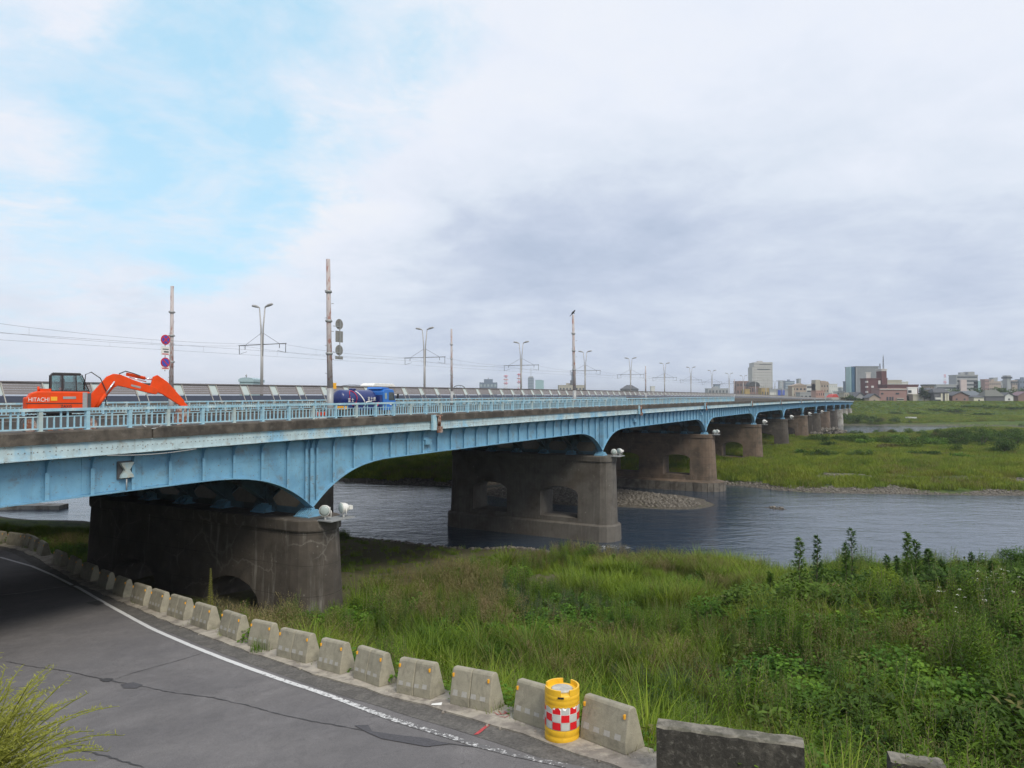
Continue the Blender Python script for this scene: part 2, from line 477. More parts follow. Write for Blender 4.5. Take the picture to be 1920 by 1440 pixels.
m_rustpole = pmat('peeling_rusty_pole', (0.42, 0.38, 0.38), 0.75, var=0.2, scale=4, color2=(0.27, 0.14, 0.12), mix_scale=2.0, mix_lo=0.52, mix_hi=0.60,
                  streak=7.0, streak_col=(0.55, 0.56, 0.56), streak_amt=0.7, vscale=(2.5, 2.5, 0.8), bump=0.2)
m_lamp_pole = pmat('lamp_pole_grey', (0.36, 0.355, 0.35), 0.5, 0.2, var=0.06)
m_wire = pmat('overhead_wire', (0.20, 0.21, 0.23), 0.6)
m_noise = pmat('noise_wall_louver', (0.165, 0.150, 0.150), 0.6, var=0.08, scale=1.0, vscale=(0.4, 1, 1), color2=(0.21, 0.195, 0.19), mix_scale=0.25)
m_noiseblue = pmat('noise_wall_lower_panel', (0.028, 0.036, 0.062), 0.45, var=0.1)
m_noiseglass = pmat('noise_wall_pale_pane', (0.40, 0.46, 0.45), 0.25, var=0.08, scale=1.0)
m_noisepost = pmat('noise_wall_post', (0.34, 0.33, 0.30), 0.5, var=0.1)
m_newgirder = pmat('new_bridge_girder', (0.27, 0.29, 0.32), 0.6, var=0.1)
m_newdark = pmat('new_bridge_edge_beam', (0.035, 0.042, 0.055), 0.6, var=0.1)
m_newconc = pmat('new_bridge_concrete', (0.13, 0.12, 0.105), 0.9, var=0.15, streak=2.0, streak_col=(0.06, 0.055, 0.05), streak_amt=0.5, bump=0.2)
# ------------------------------------------------------------------ land: coordinates of the bridge axis (s along, q across)
TH = math.atan((1687 - 960) / FPX)
ST, CT = math.sin(TH), math.cos(TH)
Q0 = 22.2                          # distance of the near girder from the camera axis
RZ = math.pi / 2 - TH              # heading of the bridge


def BW(s, w, z):                   # bridge coordinates (w from the near girder) to world
    q = Q0 + w
    return Vector((s * ST - q * CT, s * CT + q * ST, z))


def to_sq(X, Y): return X * ST + Y * CT, -X * CT + Y * ST


def zoff(s): return 0.36 - 1.86e-5 * (s - 170) ** 2


PIERS = [22.6, 56.3, 92.6, 127.9, 162.5, 197.4, 230.5, 263.5, 296.5, 329.5, 362.5, 395.0]
S_START, S_END = -11.0, 428.0


def road_h(X, Y):
    t = -0.68 * np.asarray(X, float) + 0.73 * np.asarray(Y, float)
    return EYE + np.interp(t, [-60, -20, 0, 24, 35, 48, 90, 200], [-1.9, -2.95, -4.9, -7.25, -8.05, -8.4, -8.5, -8.5])


def ground_pix(px, py, it=30):
    Y = 15.0
    d = pix_dir(px, py)
    for _ in range(it):
        X = d.x / d.y * Y
        h = float(road_h(X, Y)) - EYE
        Y = 0.5 * Y + 0.5 * (h / (d.z / d.y))
    return Vector((d.x / d.y * Y, Y, EYE + d.z / d.y * Y))


# feet of the barriers along the road (left and right end of each one's road-side foot)
BAR_PX = [((1087, 1388), (1175, 1421)), ((960, 1352), (1040, 1379)), ((843, 1323), (919, 1340)), ((742.6, 1301.6), (806.7, 1315.6)),
          ((661, 1274), (712, 1292)), ((594, 1256), (638, 1268)), ((516, 1231.6), (575, 1248)), ((464.7, 1212.7), (501, 1223)),
          ((405.5, 1190), (447.5, 1206)), ((354, 1172.5), (392, 1185)), ((310, 1155), (346, 1166)), ((277.5, 1142.5), (300, 1151)),
          ((242.5, 1128.7), (269, 1139)), ((207, 1113), (234, 1124)), ((177, 1099), (203, 1109)), ((148, 1083), (170, 1093)),
          ((121, 1069), (142, 1080)), ((93, 1056), (115, 1067)), ((64.5, 1036), (81, 1046)), ((53, 1029), (61, 1034.5)),
          ((41, 1025), (51, 1028.5)), ((9, 1021), (37, 1025.5)), ((-26, 1017), (3, 1020.5)), ((-66, 1013), (-34, 1016.5))]
BARS = [(ground_pix(*a), ground_pix(*b)) for a, b in BAR_PX]
poly = [(22.0, -9.0), (6.0, 6.6), (2.6, 9.8)]
for a, b in BARS:
    m_ = (a + b) / 2
    poly.append((m_.x, m_.y))
# smooth the line of feet
pp = np.array(poly)
for _ in range(2):
    pp[1:-1] = 0.25 * pp[:-2] + 0.5 * pp[1:-1] + 0.25 * pp[2:]
last = pp[-1]
pp = np.vstack([pp, last + [-16, 2.0], last + [-90, 8.0]])
# resample
seg = np.hypot(*np.diff(pp, axis=0).T); cum = np.concatenate([[0], np.cumsum(seg)])
LS = np.linspace(0, cum[-1], 260)
LINE = np.column_stack([np.interp(LS, cum, pp[:, 0]), np.interp(LS, cum, pp[:, 1])])
for _ in range(6):
    LINE[1:-1] = 0.25 * LINE[:-2] + 0.5 * LINE[1:-1] + 0.25 * LINE[2:]
TAN = np.gradient(LINE, axis=0); TAN /= np.hypot(TAN[:, 0], TAN[:, 1])[:, None]
NRM = np.column_stack([TAN[:, 1], -TAN[:, 0]])    # towards the river (right of travel up-left)


def road_e(X, Y):
    """signed distance from the barrier line, positive towards the river"""
    X = np.asarray(X, float); Y = np.asarray(Y, float)
    sh = X.shape; x = X.ravel(); y = Y.ravel()
    best = np.full(x.shape, 1e9); sg = np.ones(x.shape)
    for i in range(0, len(LINE), 2):
        dx = x - LINE[i, 0]; dy = y - LINE[i, 1]
        d = dx * dx + dy * dy
        m = d < best
        best[m] = d[m]; sg[m] = (dx * NRM[i, 0] + dy * NRM[i, 1])[m]
    # distance along the normal of the nearest node is smooth enough for the land form
    far = np.sqrt(best)
    return (np.sign(sg) * np.where(far < 30, np.abs(sg) * 0.6 + far * 0.4, far)).reshape(sh)


def bumps(X, Y, a=1.0, f=1.0, seed=0):
    r = np.random.default_rng(seed); o = 0
    for k in range(7):
        an = r.uniform(0, 6.283); fr = f * r.uniform(0.5, 1.9); ph = r.uniform(0, 6.283)
        o = o + np.sin((X * math.cos(an) + Y * math.sin(an)) * fr + ph + 1.3 * np.sin((X * math.sin(an * 2) + Y * math.cos(an * 2)) * fr * 0.7))
    return a * o / 3.5


def shore_near(q): return np.interp(q, [-200, -60, -20, -7, 7, 27, 50, 77, 150, 400], [110, 74, 62, 57.5, 51.5, 49.5, 44, 38.5, 31, 20])
def isl_a(q): return np.interp(q, [-300, -60, -13, 10, 14.5, 18, 42, 50, 67, 80, 200], [190, 122, 104.5, 96.5, 97, 99, 99, 80, 77, 76, 95]) 
def isl_b(q): return np.interp(q, [-400, -60, -22, 0, 20, 60, 300], [345, 338, 326, 262, 248, 240, 230])
def far_c(q): return np.interp(q, [-400, -60, -22, 20, 60, 300], [346, 343, 343, 333, 330, 320])


def land(X, Y, full=False):
    X = np.asarray(X, float); Y = np.asarray(Y, float)
    s, q = to_sq(X, Y)
    e = road_e(X, Y)
    rh = road_h(X, Y)
    b1 = bumps(X, Y, 0.16, 0.55, 1) + bumps(X, Y, 0.05, 2.2, 5)
    ds = shore_near(q) + bumps(X, Y, 0.9, 0.35, 2) - s
    near = np.interp(ds, [-12, -3, 0, 1.5, 8, 12, 20, 26, 40], [-13.6, -12.7, -11.95, -11.6, -11.05, -10.6, -9.5, -9.1, -8.6]) + b1 * np.clip(ds / 6, 0.2, 1) + EYE
    near = near + 1.9 * np.exp(-(((X - 19) / 9.5) ** 2 + ((Y - 22.5) / 6.5) ** 2))
    bank = rh - 0.12 - 0.62 * np.maximum(e - 0.35, 0)
    z = np.where(e > -7.1, np.maximum(near, bank), 0)
    k = np.interp(-0.68 * X + 0.73 * Y, [8, 20], [1.5, 0.42])
    capz = np.where(s > -14, np.interp(-0.68 * X + 0.73 * Y, [10, 22], [-1.75, -3.6]), -1.75) + EYE
    up = np.minimum(rh - 0.12 + k * np.maximum(-e - 7.1, 0), capz)
    z = np.where((e > -7.1), z, np.maximum(up, np.where(e < -7.1, rh - 0.12, 0)))
    z = np.where(s > 60, np.minimum(z, near), z)
    d1 = s - isl_a(q) - bumps(X, Y, 1.6, 0.16, 3); d2 = isl_b(q) - s + bumps(X, Y, 2.5, 0.1, 4)
    di = np.minimum(d1, d2)
    ib = bumps(X, Y, 0.35, 0.13, 6) + bumps(X, Y, 0.12, 0.5, 7)
    isl = np.minimum(np.interp(d1, [-10, -2, 0, 2.5, 9, 22], [-13.5, -12.3, -11.93, -11.6, -10.9, -10.35]), np.interp(d2, [-10, -2, 0, 4, 26, 45], [-13.5, -12.3, -11.93, -11.75, -11.5, -10.4])) + ib * np.clip(di / 10, 0, 1) + EYE
    bar = -11.93 + 0.55 * np.clip(1.25 - np.sqrt(((s - 79.5) / 6.0) ** 2 + ((q - 33) / 13.0) ** 2) + bumps(X, Y, 0.10, 0.5, 12), -2, 0.42) + 0.45 * np.clip(1 - np.hypot(s - 80.6, (q - 11.5) * 0.6) / 1.8, 0, 1) + EYE
    isl = np.maximum(isl, np.where((s > 60) & (s < 100), bar, -5))
    d3 = s - far_c(q)
    fz = np.interp(d3, [-10, 0, 3, 20, 52, 60, 92, 98, 112, 125], [-13.5, -11.95, -11.0, -9.9, -9.0, -8.7, -2.35, -2.3, -2.4, -4.6]) + EYE
    fz = fz + bumps(X, Y, 0.3, 0.09, 8) * np.clip(d3 / 20, 0, 1) * np.clip((60 - d3) / 10, 0, 1)
    z = np.where(s > 50 + 0 * s, np.maximum(np.maximum(z, isl), fz), z)
    if full: return z, s, q, e, ds, d1, d2, d3, di
    return z


# ---- terrain sheet, fine near the camera, coarse to the horizon
def axis(parts):
    out = []
    for a, b, st in parts: out.append(np.arange(a, b, st))
    return np.concatenate(out)


gx = np.concatenate([-np.geomspace(9000, 190, 16), axis([(-180, -60, 6), (-60, -16, 1.1), (-16, 30, 0.55), (30, 90, 1.2), (90, 260, 3.5)]), np.geomspace(265, 9000, 18)])
gy = np.concatenate([[-4000, -800, -200, -60], axis([(-24, 4, 2), (4, 40, 0.5), (40, 66, 0.8), (66, 125, 1.2), (125, 260, 3), (260, 420, 3), (420, 500, 5)]), np.geomspace(505, 12000, 16)])
GX, GY = np.meshgrid(gx, gy)
GZ, s_, q_, e_, ds_, d1_, d2_, d3_, di_ = land(GX, GY, True)
verts = np.column_stack([GX.ravel(), GY.ravel(), GZ.ravel()])
ny, nx = GX.shape
ii = np.arange(ny * nx).reshape(ny, nx)
faces = np.column_stack([ii[:-1, :-1].ravel(), ii[:-1, 1:].ravel(), ii[1:, 1:].ravel(), ii[1:, :-1].ravel()])
me = bpy.data.meshes.new('ground')
me.from_pydata(verts.tolist(), [], faces.tolist())
me.polygons.foreach_set('use_smooth', [True] * len(me.polygons))


def masks(X, Y, dat):
    z, s, q, e, ds, d1, d2, d3, di = dat
    h = z - EYE
    nb = bumps(X, Y, 1.0, 0.45, 9); nb2 = bumps(X, Y, 1.0, 0.12, 10)
    near_g = np.clip(1.2 - (ds - 1.0) / 1.4, 0, 1) * (ds > -8) * (s < 75)
    isl_g = np.clip((4.0 + 1.5 * nb - di) / 2.0, 0, 1) * (di > -10) * (s > 66)
    strip = np.exp(-((d1 - 9 - 1.2 * nb2) / 1.8) ** 2) * (q < 10) * (s > 66) * 0.9       # pale gravel strip in the grass by the water
    spit = ((s > 66) & (s < 92) & (q > 8) & (q < 55) & (h < -11.2)) * 1.0
    beach2 = np.clip((26 + 5 * nb2 - d2) / 5, 0, 1) * (d2 > -6) * (q > -8) * (s > 150)     # stony beach on the second channel
    far_g = np.clip((4 - d3) / 3, 0, 1) * (d3 > -8)
    gravel = np.clip(np.maximum.reduce([near_g, isl_g * 0.9, strip, spit, beach2, far_g * 0.7]), 0, 1)
    # worn track on the near floodplain and bare soil under the deck
    tr = np.exp(-(((s - 36.9) - 0.03 * (q - 10) - 0.5 * nb2) / 2.9) ** 4) * (q > -8) * (q < 19) * (s < 50)
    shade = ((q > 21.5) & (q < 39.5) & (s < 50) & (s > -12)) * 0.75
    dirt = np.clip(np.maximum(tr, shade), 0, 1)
    brown = np.clip(np.exp(-((d3 - 42 - 4 * nb2) / 9) ** 2) + 0.5 * (nb2 > 0.9) * (di > 20), 0, 1)
    return gravel, dirt, brown


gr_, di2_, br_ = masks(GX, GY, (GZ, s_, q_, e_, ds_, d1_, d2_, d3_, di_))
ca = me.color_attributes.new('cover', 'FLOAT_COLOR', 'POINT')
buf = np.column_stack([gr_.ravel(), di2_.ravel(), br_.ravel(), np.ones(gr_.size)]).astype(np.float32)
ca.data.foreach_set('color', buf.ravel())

m_ground = bpy.data.materials.new('ground_grass_soil_gravel'); m_ground.use_nodes = True
t = NT(m_ground.node_tree); bs = t.n['Principled BSDF']
geo = t.node('ShaderNodeNewGeometry'); Pw = geo.outputs['Position']
att = t.node('ShaderNodeAttribute', attribute_name='cover'); sc = t.node('ShaderNodeSeparateColor', inp={0: att.outputs['Color']})
g1 = t.noise(Pw, 0.06, 6, 0.6, 0.5); g2 = t.noise(Pw, 0.8, 7, 0.7, 0.4); g3 = t.noise(Pw, 6.0, 5, 0.7)
grass = t.ramp(g1, [(0.3, (0.052, 0.088, 0.012)), (0.5, (0.085, 0.130, 0.015)), (0.68, (0.13, 0.165, 0.020))])
grass = t.mix(t.ramp(g2, [(0.42, 0), (0.62, 1)]), grass, (0.030, 0.055, 0.012))
grass = t.mix(1.0, grass, t.ramp(g3, [(0.3, 0.65), (0.7, 1.3)]), 'MULTIPLY')
vor = t.n.new('ShaderNodeTexVoronoi'); vor.inputs['Scale'].default_value = 5.0; t.l.new(Pw, vor.inputs['Vector'])
stone = t.mix(t.ramp(vor.outputs['Color'], [(0.0, 0), (1.0, 1)]), (0.10, 0.088, 0.072), (0.22, 0.20, 0.17))
stone = t.mix(1.0, stone, t.ramp(vor.outputs['Distance'], [(0.0, 1.1), (0.6, 0.55)]), 'MULTIPLY')
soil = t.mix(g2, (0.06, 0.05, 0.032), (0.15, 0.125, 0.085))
brown = t.mix(g2, (0.11, 0.095, 0.035), (0.17, 0.12, 0.055))
col = t.mix(t.math('MULTIPLY', sc.outputs[2], 0.75), grass, brown)
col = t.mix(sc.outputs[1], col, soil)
col = t.mix(t.math('SMOOTH_MIN', t.math('MULTIPLY', sc.outputs[0], t.ramp(g2, [(0.3, 0.4), (0.5, 1.4)])), 1.0, 0.1), col, stone)
t.l.new(col, bs.inputs['Base Color']); bs.inputs['Roughness'].default_value = 0.95; bs.inputs['Specular IOR Level'].default_value = 0.15
bmp = t.node('ShaderNodeBump', inp={'Strength': 0.8, 'Distance': 0.15, 'Height': t.math('ADD', g2, t.math('MULTIPLY', vor.outputs['Distance'], 0.4))})
t.l.new(bmp.outputs[0], bs.inputs['Normal'])
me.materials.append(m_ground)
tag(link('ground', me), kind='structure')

# ---- river
m_water = bpy.data.materials.new('river_water'); m_water.use_nodes = True
t = NT(m_water.node_tree); bs = t.n['Principled BSDF']
geo = t.node('ShaderNodeNewGeometry'); Pw = geo.outputs['Position']
rot = t.mapping(Pw, scale=(0.55, 1.25, 1), rot=(0, 0, -RZ - 0.2))
wn1 = t.noise(rot, 1.1, 5, 0.62, 0.6); wn2 = t.noise(rot, 0.22, 4, 0.6, 0.8); wn3 = t.noise(rot, 4.0, 3, 0.6)
# broken white water in the wake of the second pier
tcg = t.vmath('SUBTRACT', Pw, tuple(BW(53.3, -1.6, 0.0))).outputs[0]
foam_d = t.vmath('LENGTH', t.vmath('MULTIPLY', tcg, (0.36, 0.80, 0.0)).outputs[0]).outputs['Value']
foam = t.math('MULTIPLY', t.ramp(foam_d, [(0.0, 1.0), (1.0, 0.0)]), t.ramp(t.noise(Pw, 1.8, 7, 0.75, 1.2), [(0.52, 0.0), (0.60, 1.0)]))
bcol = t.mix(foam, (0.030, 0.048, 0.075), (0.62, 0.64, 0.66))
t.l.new(bcol, bs.inputs['Base Color'])
t.l.new(t.mix(foam, (0.08, 0.08, 0.08), (0.8, 0.8, 0.8)), bs.inputs['Roughness'])
bs.inputs['IOR'].default_value = 1.42
hgt = t.math('ADD', t.math('MULTIPLY', wn1, 0.7), t.math('ADD', t.math('MULTIPLY', wn2, 1.6), t.math('MULTIPLY', wn3, 0.12)))
bmp = t.node('ShaderNodeBump', inp={'Strength': 0.8, 'Distance': 0.105, 'Height': hgt})
t.l.new(bmp.outputs[0], bs.inputs['Normal'])
ws = [(15, -900), (15, 900), (352, 900), (352, -900)]
mb = MB(); mb.add([BW(a, b, 0.0) for a, b in ws], [(3, 2, 1, 0)])
tag(mb.build('river_water', m_water), kind='structure')

# ---- road, kerb strip, paint
m_asphalt = bpy.data.materials.new('worn_asphalt'); m_asphalt.use_nodes = True
t = NT(m_asphalt.node_tree); bs = t.n['Principled BSDF']
geo = t.node('ShaderNodeNewGeometry'); Pw = geo.outputs['Position']
a1 = t.noise(Pw, 0.35, 5, 0.6, 0.5); a2 = t.noise(Pw, 70.0, 3, 0.7); a3 = t.noise(Pw, 2.5, 7, 0.7, 1.0)
base = t.mix(t.ramp(a1, [(0.35, 0), (0.65, 1)]), (0.128, 0.122, 0.126), (0.165, 0.156, 0.156))
base = t.mix(1.0, base, t.ramp(a2, [(0.3, 0.55), (0.7, 1.5)]), 'MULTIPLY')
base = t.mix(t.ramp(t.noise(Pw, 0.16, 6, 0.7, 1.5), [(0.50, 0.0), (0.56, 0.30)]), base, (0.095, 0.090, 0.092))
base = t.mix(t.ramp(t.noise(Pw, 14.0, 4, 0.8), [(0.68, 0.0), (0.74, 0.6)]), base, (0.24, 0.23, 0.21))
base = t.mix(1.0, base, t.ramp(a3, [(0.35, 0.88), (0.65, 1.08)]), 'MULTIPLY')
# fine map cracking in patches
wp = t.vmath('ADD', Pw, t.vmath('MULTIPLY', t.noise(Pw, 2.0, 4, 0.6, out=1), (0.35, 0.35, 0.0)).outputs[0]).outputs[0]
vc = t.n.new('ShaderNodeTexVoronoi'); vc.feature = 'DISTANCE_TO_EDGE'; vc.inputs['Scale'].default_value = 3.2; t.l.new(wp, vc.inputs['Vector'])
crack = t.ramp(vc.outputs['Distance'], [(0.0, 1.0), (0.022, 0.0)])
patchy = t.ramp(t.noise(Pw, 0.55, 4, 0.6, 0.6), [(0.54, 0.0), (0.62, 1.0)])
cr = t.math('MULTIPLY', crack, t.math('MULTIPLY', patchy, 0.6))
base = t.mix(cr, base, (0.045, 0.042, 0.045))
t.l.new(base, bs.inputs['Base Color']); bs.inputs['Roughness'].default_value = 0.82
bmp = t.node('ShaderNodeBump', inp={'Strength': 0.35, 'Distance': 0.01, 'Height': t.math('SUBTRACT', a2, cr)})
t.l.new(bmp.outputs[0], bs.inputs['Normal'])
m_tar = pmat('tar_seal', (0.050, 0.048, 0.051), 0.7, var=0.3, scale=30)
m_patch = pmat('dark_asphalt_patch', (0.072, 0.070, 0.078), 0.85, var=0.3, scale=25)
m_shoulder = pmat('rough_shoulder_asphalt', (0.098, 0.092, 0.086), 0.95, var=0.35, scale=18, color2=(0.13, 0.122, 0.112), mix_scale=2.5, bump=0.5, bump_scale=60)
m_paint = bpy.data.materials.new('worn_white_road_paint'); m_paint.use_nodes = True
t = NT(m_paint.node_tree); bs = t.n['Principled BSDF']
geo = t.node('ShaderNodeNewGeometry')
pn = t.noise(geo.outputs['Position'], 11.0, 7, 0.75, 0.5)
sepp = t.node('ShaderNodeSeparateXYZ', inp={0: geo.outputs['Position']})
wear = t.node('ShaderNodeMapRange', inp={0: sepp.outputs[1], 1: 11.5, 2: 18.0, 3: 0.075, 4: -0.14}).outputs[0]
pf = t.ramp(t.math('ADD', pn, wear), [(0.47, 0.0), (0.53, 1.0)])
t.l.new(t.mix(pf, (0.62, 0.62, 0.62), (0.13, 0.126, 0.128)), bs.inputs['Base Color']); bs.inputs['Roughness'].default_value = 0.8


def strip(name, e0, e1, lift, material, i0=0, i1=None, parent=None, jitter=0.0, thick=0.0, seed=0, step=1):
    r = random.Random(seed)
    i1 = len(LINE) if i1 is None else i1
    mb = MB(); vs = []; fs = []
    idx = list(range(i0, i1, step))
    for k in idx:
        a = LINE[k] + NRM[k] * (e0 + r.uniform(-jitter, jitter)); b = LINE[k] + NRM[k] * (e1 + r.uniform(-jitter, jitter))
        c = LINE[k]; base_h = float(road_h(c[0], c[1]))
        ha = float(road_h(a[0], a[1])); hb = float(road_h(b[0], b[1]))
        vs += [(a[0], a[1], ha + lift), (b[0], b[1], hb + lift)]
        if thick: vs += [(a[0], a[1], ha + lift - thick), (b[0], b[1], hb + lift - thick)]
    n = 4 if thick else 2
    for k in range(len(idx) - 1):
        o = k * n
        fs.append((o, o + n, o + n + 1, o + 1))
        if thick:
            fs.append((o, o + 2, o + n + 2, o + n)); fs.append((o + 1, o + n + 1, o + n + 3, o + 3))
    mb.add(vs, fs)
    return mb.build(name, material, parent)


road = tag(strip('road', -7.1, -0.55, 0.0, m_asphalt), kind='structure')
tag(strip('road_shoulder', -0.75, -0.10, 0.006, m_shoulder, jitter=0.02), kind='structure')
tag(strip('kerb', -0.28, 0.55, 0.035, m_kerb, jitter=0.05, thick=0.25, seed=3), kind='structure')


def ribbon(name, pix, wd, lift, material, kind='structure', parent=None, taper=True, seed=1, jit=0.25):
    """narrow band lying on the road along points seen in the photograph"""
    r = random.Random(seed)
    pts = [ground_pix(*p) for p in pix]
    out = []
    for a, b in zip(pts[:-1], pts[1:]):
        n = max(2, int((b - a).length / 0.12))
        for k in range(n): out.append(a.lerp(b, k / n))
    out.append(pts[-1])
    vs = []; fs = []
    L = len(out)
    for k, p in enumerate(out):
        a = out[max(k - 1, 0)]; b = out[min(k + 1, L - 1)]
        tdir = (b - a); tdir.z = 0; tdir.normalize(); nn = Vector((-tdir.y, tdir.x, 0))
        ww = wd * (r.uniform(1 - jit, 1 + jit)) * (min(1, min(k, L - 1 - k) / 3 + 0.25) if taper else 1)
        sh = nn * r.uniform(-wd, wd) * jit * 1.2
        for sgn in (-1, 1):
            q = p + nn * ww * 0.5 * sgn + sh
            vs.append((q.x, q.y, float(road_h(q.x, q.y)) + lift))
    for k in range(L - 1): fs.append((2 * k, 2 * k + 1, 2 * k + 3, 2 * k + 2))
    mb = MB().add(vs, fs)
    return tag(mb.build(name, material, parent), kind=kind)


ribbon('white_edge_line', [(0, 1045), (60, 1062), (100, 1079), (145, 1101), (200, 1133), (260, 1166), (300, 1186), (360, 1212), (420, 1236), (480, 1258), (530, 1276), (580, 1292),
                           (640, 1313), (700, 1336), (745, 1352), (790, 1366), (840, 1381), (890, 1397), (960, 1415), (1050, 1434), (1120, 1449)], 0.13, 0.010, m_paint, taper=False, jit=0.03)
ribbon('tar_crack', [(10, 1240), (60, 1250), (120, 1258), (200, 1275), (270, 1288), (330, 1300), (400, 1308), (470, 1325), (560, 1348), (640, 1362), (700, 1374), (780, 1388), (870, 1398), (960, 1412), (1060, 1436)], 0.026, 0.008, m_tar, seed=2, jit=0.6)
ribbon('tar_crack', [(205, 1277), (250, 1262), (300, 1248), (345, 1236), (388, 1222)], 0.02, 0.008, m_tar, seed=3, jit=0.5)
ribbon('tar_crack', [(112, 1398), (160, 1409), (210, 1421), (270, 1440)], 0.03, 0.008, m_tar, seed=4, jit=0.6)
ribbon('tar_crack', [(0, 1116), (40, 1112), (90, 1104), (130, 1099)], 0.03, 0.008, m_paint, seed=5, jit=0.3)


def blot(name, pix, lift, material):
    pts = [ground_pix(*p) for p in pix]
    mb = MB().add([(p.x, p.y, p.z + lift) for p in pts], [tuple(range(len(pts)))])
    o = mb.build(name, material)
    n = o.data.polygons[0].normal
    if n.z < 0: o.data.flip_normals()
    return tag(o, kind='structure')


blot('asphalt_patch', [(664, 1361), (690, 1360), (698, 1372), (745, 1379), (800, 1385), (842, 1396), (800, 1401), (755, 1393), (716, 1386), (692, 1376)], 0.012, m_patch)
blot('asphalt_patch', [(226, 1284), (250, 1280), (268, 1285), (256, 1291), (232, 1291)], 0.012, m_patch)
blot('asphalt_patch', [(186, 1275), (200, 1272), (213, 1273), (205, 1279), (194, 1279)], 0.012, m_tar)
blot('asphalt_patch', [(160, 1131), (185, 1126), (196, 1132), (182, 1136)], 0.012, m_tar)
m_spray = pmat('red_spray_paint', (0.42, 0.055, 0.06), 0.8, var=0.3, scale=20)
blot('red_survey_mark', [(888, 1379), (897, 1378), (927, 1354), (920, 1354)], 0.014, m_spray)
for k, pts in enumerate([[(926, 1340), (934, 1345), (942, 1343)], [(934, 1336), (940, 1344), (950, 1341), (944, 1337)], [(945, 1339), (956, 1346)], [(936, 1348), (948, 1349), (956, 1345)]]):
    ribbon('red_scrawl', pts, 0.02, 0.045, m_spray, seed=20 + k)
# ------------------------------------------------------------------ old girder bridge
bridge = thing('girder_bridge', 'long pale blue steel plate girder road bridge on broad dark concrete piers across the river', 'bridge', BW(0, 0, 0), RZ)


def H(h, s=None): return EYE + h + (zoff(s) if s is not None else 0.0)


def bottom_h(s):
    """underside of the girder, metres below the eye"""
    d = min(abs(s - p) for p in PIERS)
    tt = min(d / 6.0, 1.0)
    return -2.93 - 1.70 * (1 - tt) ** 3


SUP = [S_START] + PIERS + [S_END]
nodes = []                                     # stiffener stations
for a, b in zip(SUP[:-1], SUP[1:]):
    for k in range(25): nodes.append(a + (b - a) * k / 25)
nodes.append(S_END)


def samples(a, b, step=0.68):
    n = max(1, int(round((b - a) / step)))
    pts = [a + (b - a) * k / n for k in range(n + 1)]
    # finer where the haunch curves
    out = []
    for u, v in zip(pts[:-1], pts[1:]):
        out.append(u)
        if min(abs(u - p) for p in PIERS) < 3: out += [u + (v - u) / 3, u + 2 * (v - u) / 3]
    out.append(pts[-1])
    return out


def sweep(mb, ss, quad, m=0):
    """quad(s) -> list of (w, z) ring points"""
    n = len(quad(ss[0])); o = len(mb.v)
    for s in ss:
        for (w_, z_) in quad(s): mb.v.append((s, w_, z_))
    for i in range(len(ss) - 1):
        for k in range(n):
            k2 = (k + 1) % n
            mb.f.append((o + i * n + k, o + i * n + k2, o + (i + 1) * n + k2, o + (i + 1) * n + k)); mb.m.append(m); mb.sm.append(False)
    mb.f.append(tuple(o + k for k in range(n))[::-1]); mb.m.append(m); mb.sm.append(False)
    e = o + (len(ss) - 1) * n
    mb.f.append(tuple(e + k for k in range(n))); mb.m.append(m); mb.sm.append(False)
    return mb


def rect(w0, w1, za, zb, follow=True):
    def f(s):
        o = zoff(s) if follow else 0
        a = za(s) if callable(za) else za
        b = zb(s) if callable(zb) else zb
        return [(w0, EYE + a + o), (w1, EYE + a + o), (w1, EYE + b + o), (w0, EYE + b + o)]
    return f


for a, b in zip(SUP[:-1], SUP[1:]):
    ss = samples(a, b)
    sweep(MB(), ss, rect(0.0, 0.04, bottom_h, -1.62)).build('girder_web', m_girder, bridge)
    sweep(MB(), ss, rect(-0.19, 0.23, lambda s: bottom_h(s) - 0.035, lambda s: bottom_h(s) - 0.001)).build('bottom_flange', m_girder, bridge)
WL = [2.65, 5.3, 7.95, 10.6, 13.25, 15.9]
for wv in WL:
    mb = MB(); ss = samples(S_START, S_END, 1.4)
    sweep(mb, ss, rect(wv, wv + 0.04, bottom_h, -1.76))
    sweep(mb, ss, rect(wv - 0.18, wv + 0.22, lambda s: bottom_h(s) - 0.035, lambda s: bottom_h(s) - 0.001))
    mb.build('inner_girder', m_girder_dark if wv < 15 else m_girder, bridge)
# stiffeners with their curved gussets under the fascia
prof = [(-0.002, -2.93), (-0.10, -2.93), (-0.10, -2.12)] + [(-0.10 - 0.29 * (1 - math.cos(R(a))), -2.12 + 0.40 * math.sin(R(a))) for a in (20, 40, 60, 78, 90)] + [(-0.39, -1.70), (-0.002, -1.70)]
pool = {}
st_nodes = [n for n in nodes if n > 4.0]


def stiff_mesh(dep):
    key = round(dep, 2)
    if key not in pool:
        mb = MB(); pr = [(w_, (z_ if z_ > -2.9 else dep)) for w_, z_ in prof]
        mb.prism(pr, 0, -0.008, 0.008)
        mb.box(-0.06, 0.06, -0.112, -0.10, dep, -2.12)
        pool[key] = mb.mesh('stiffener', m_girder)
    return pool[key]


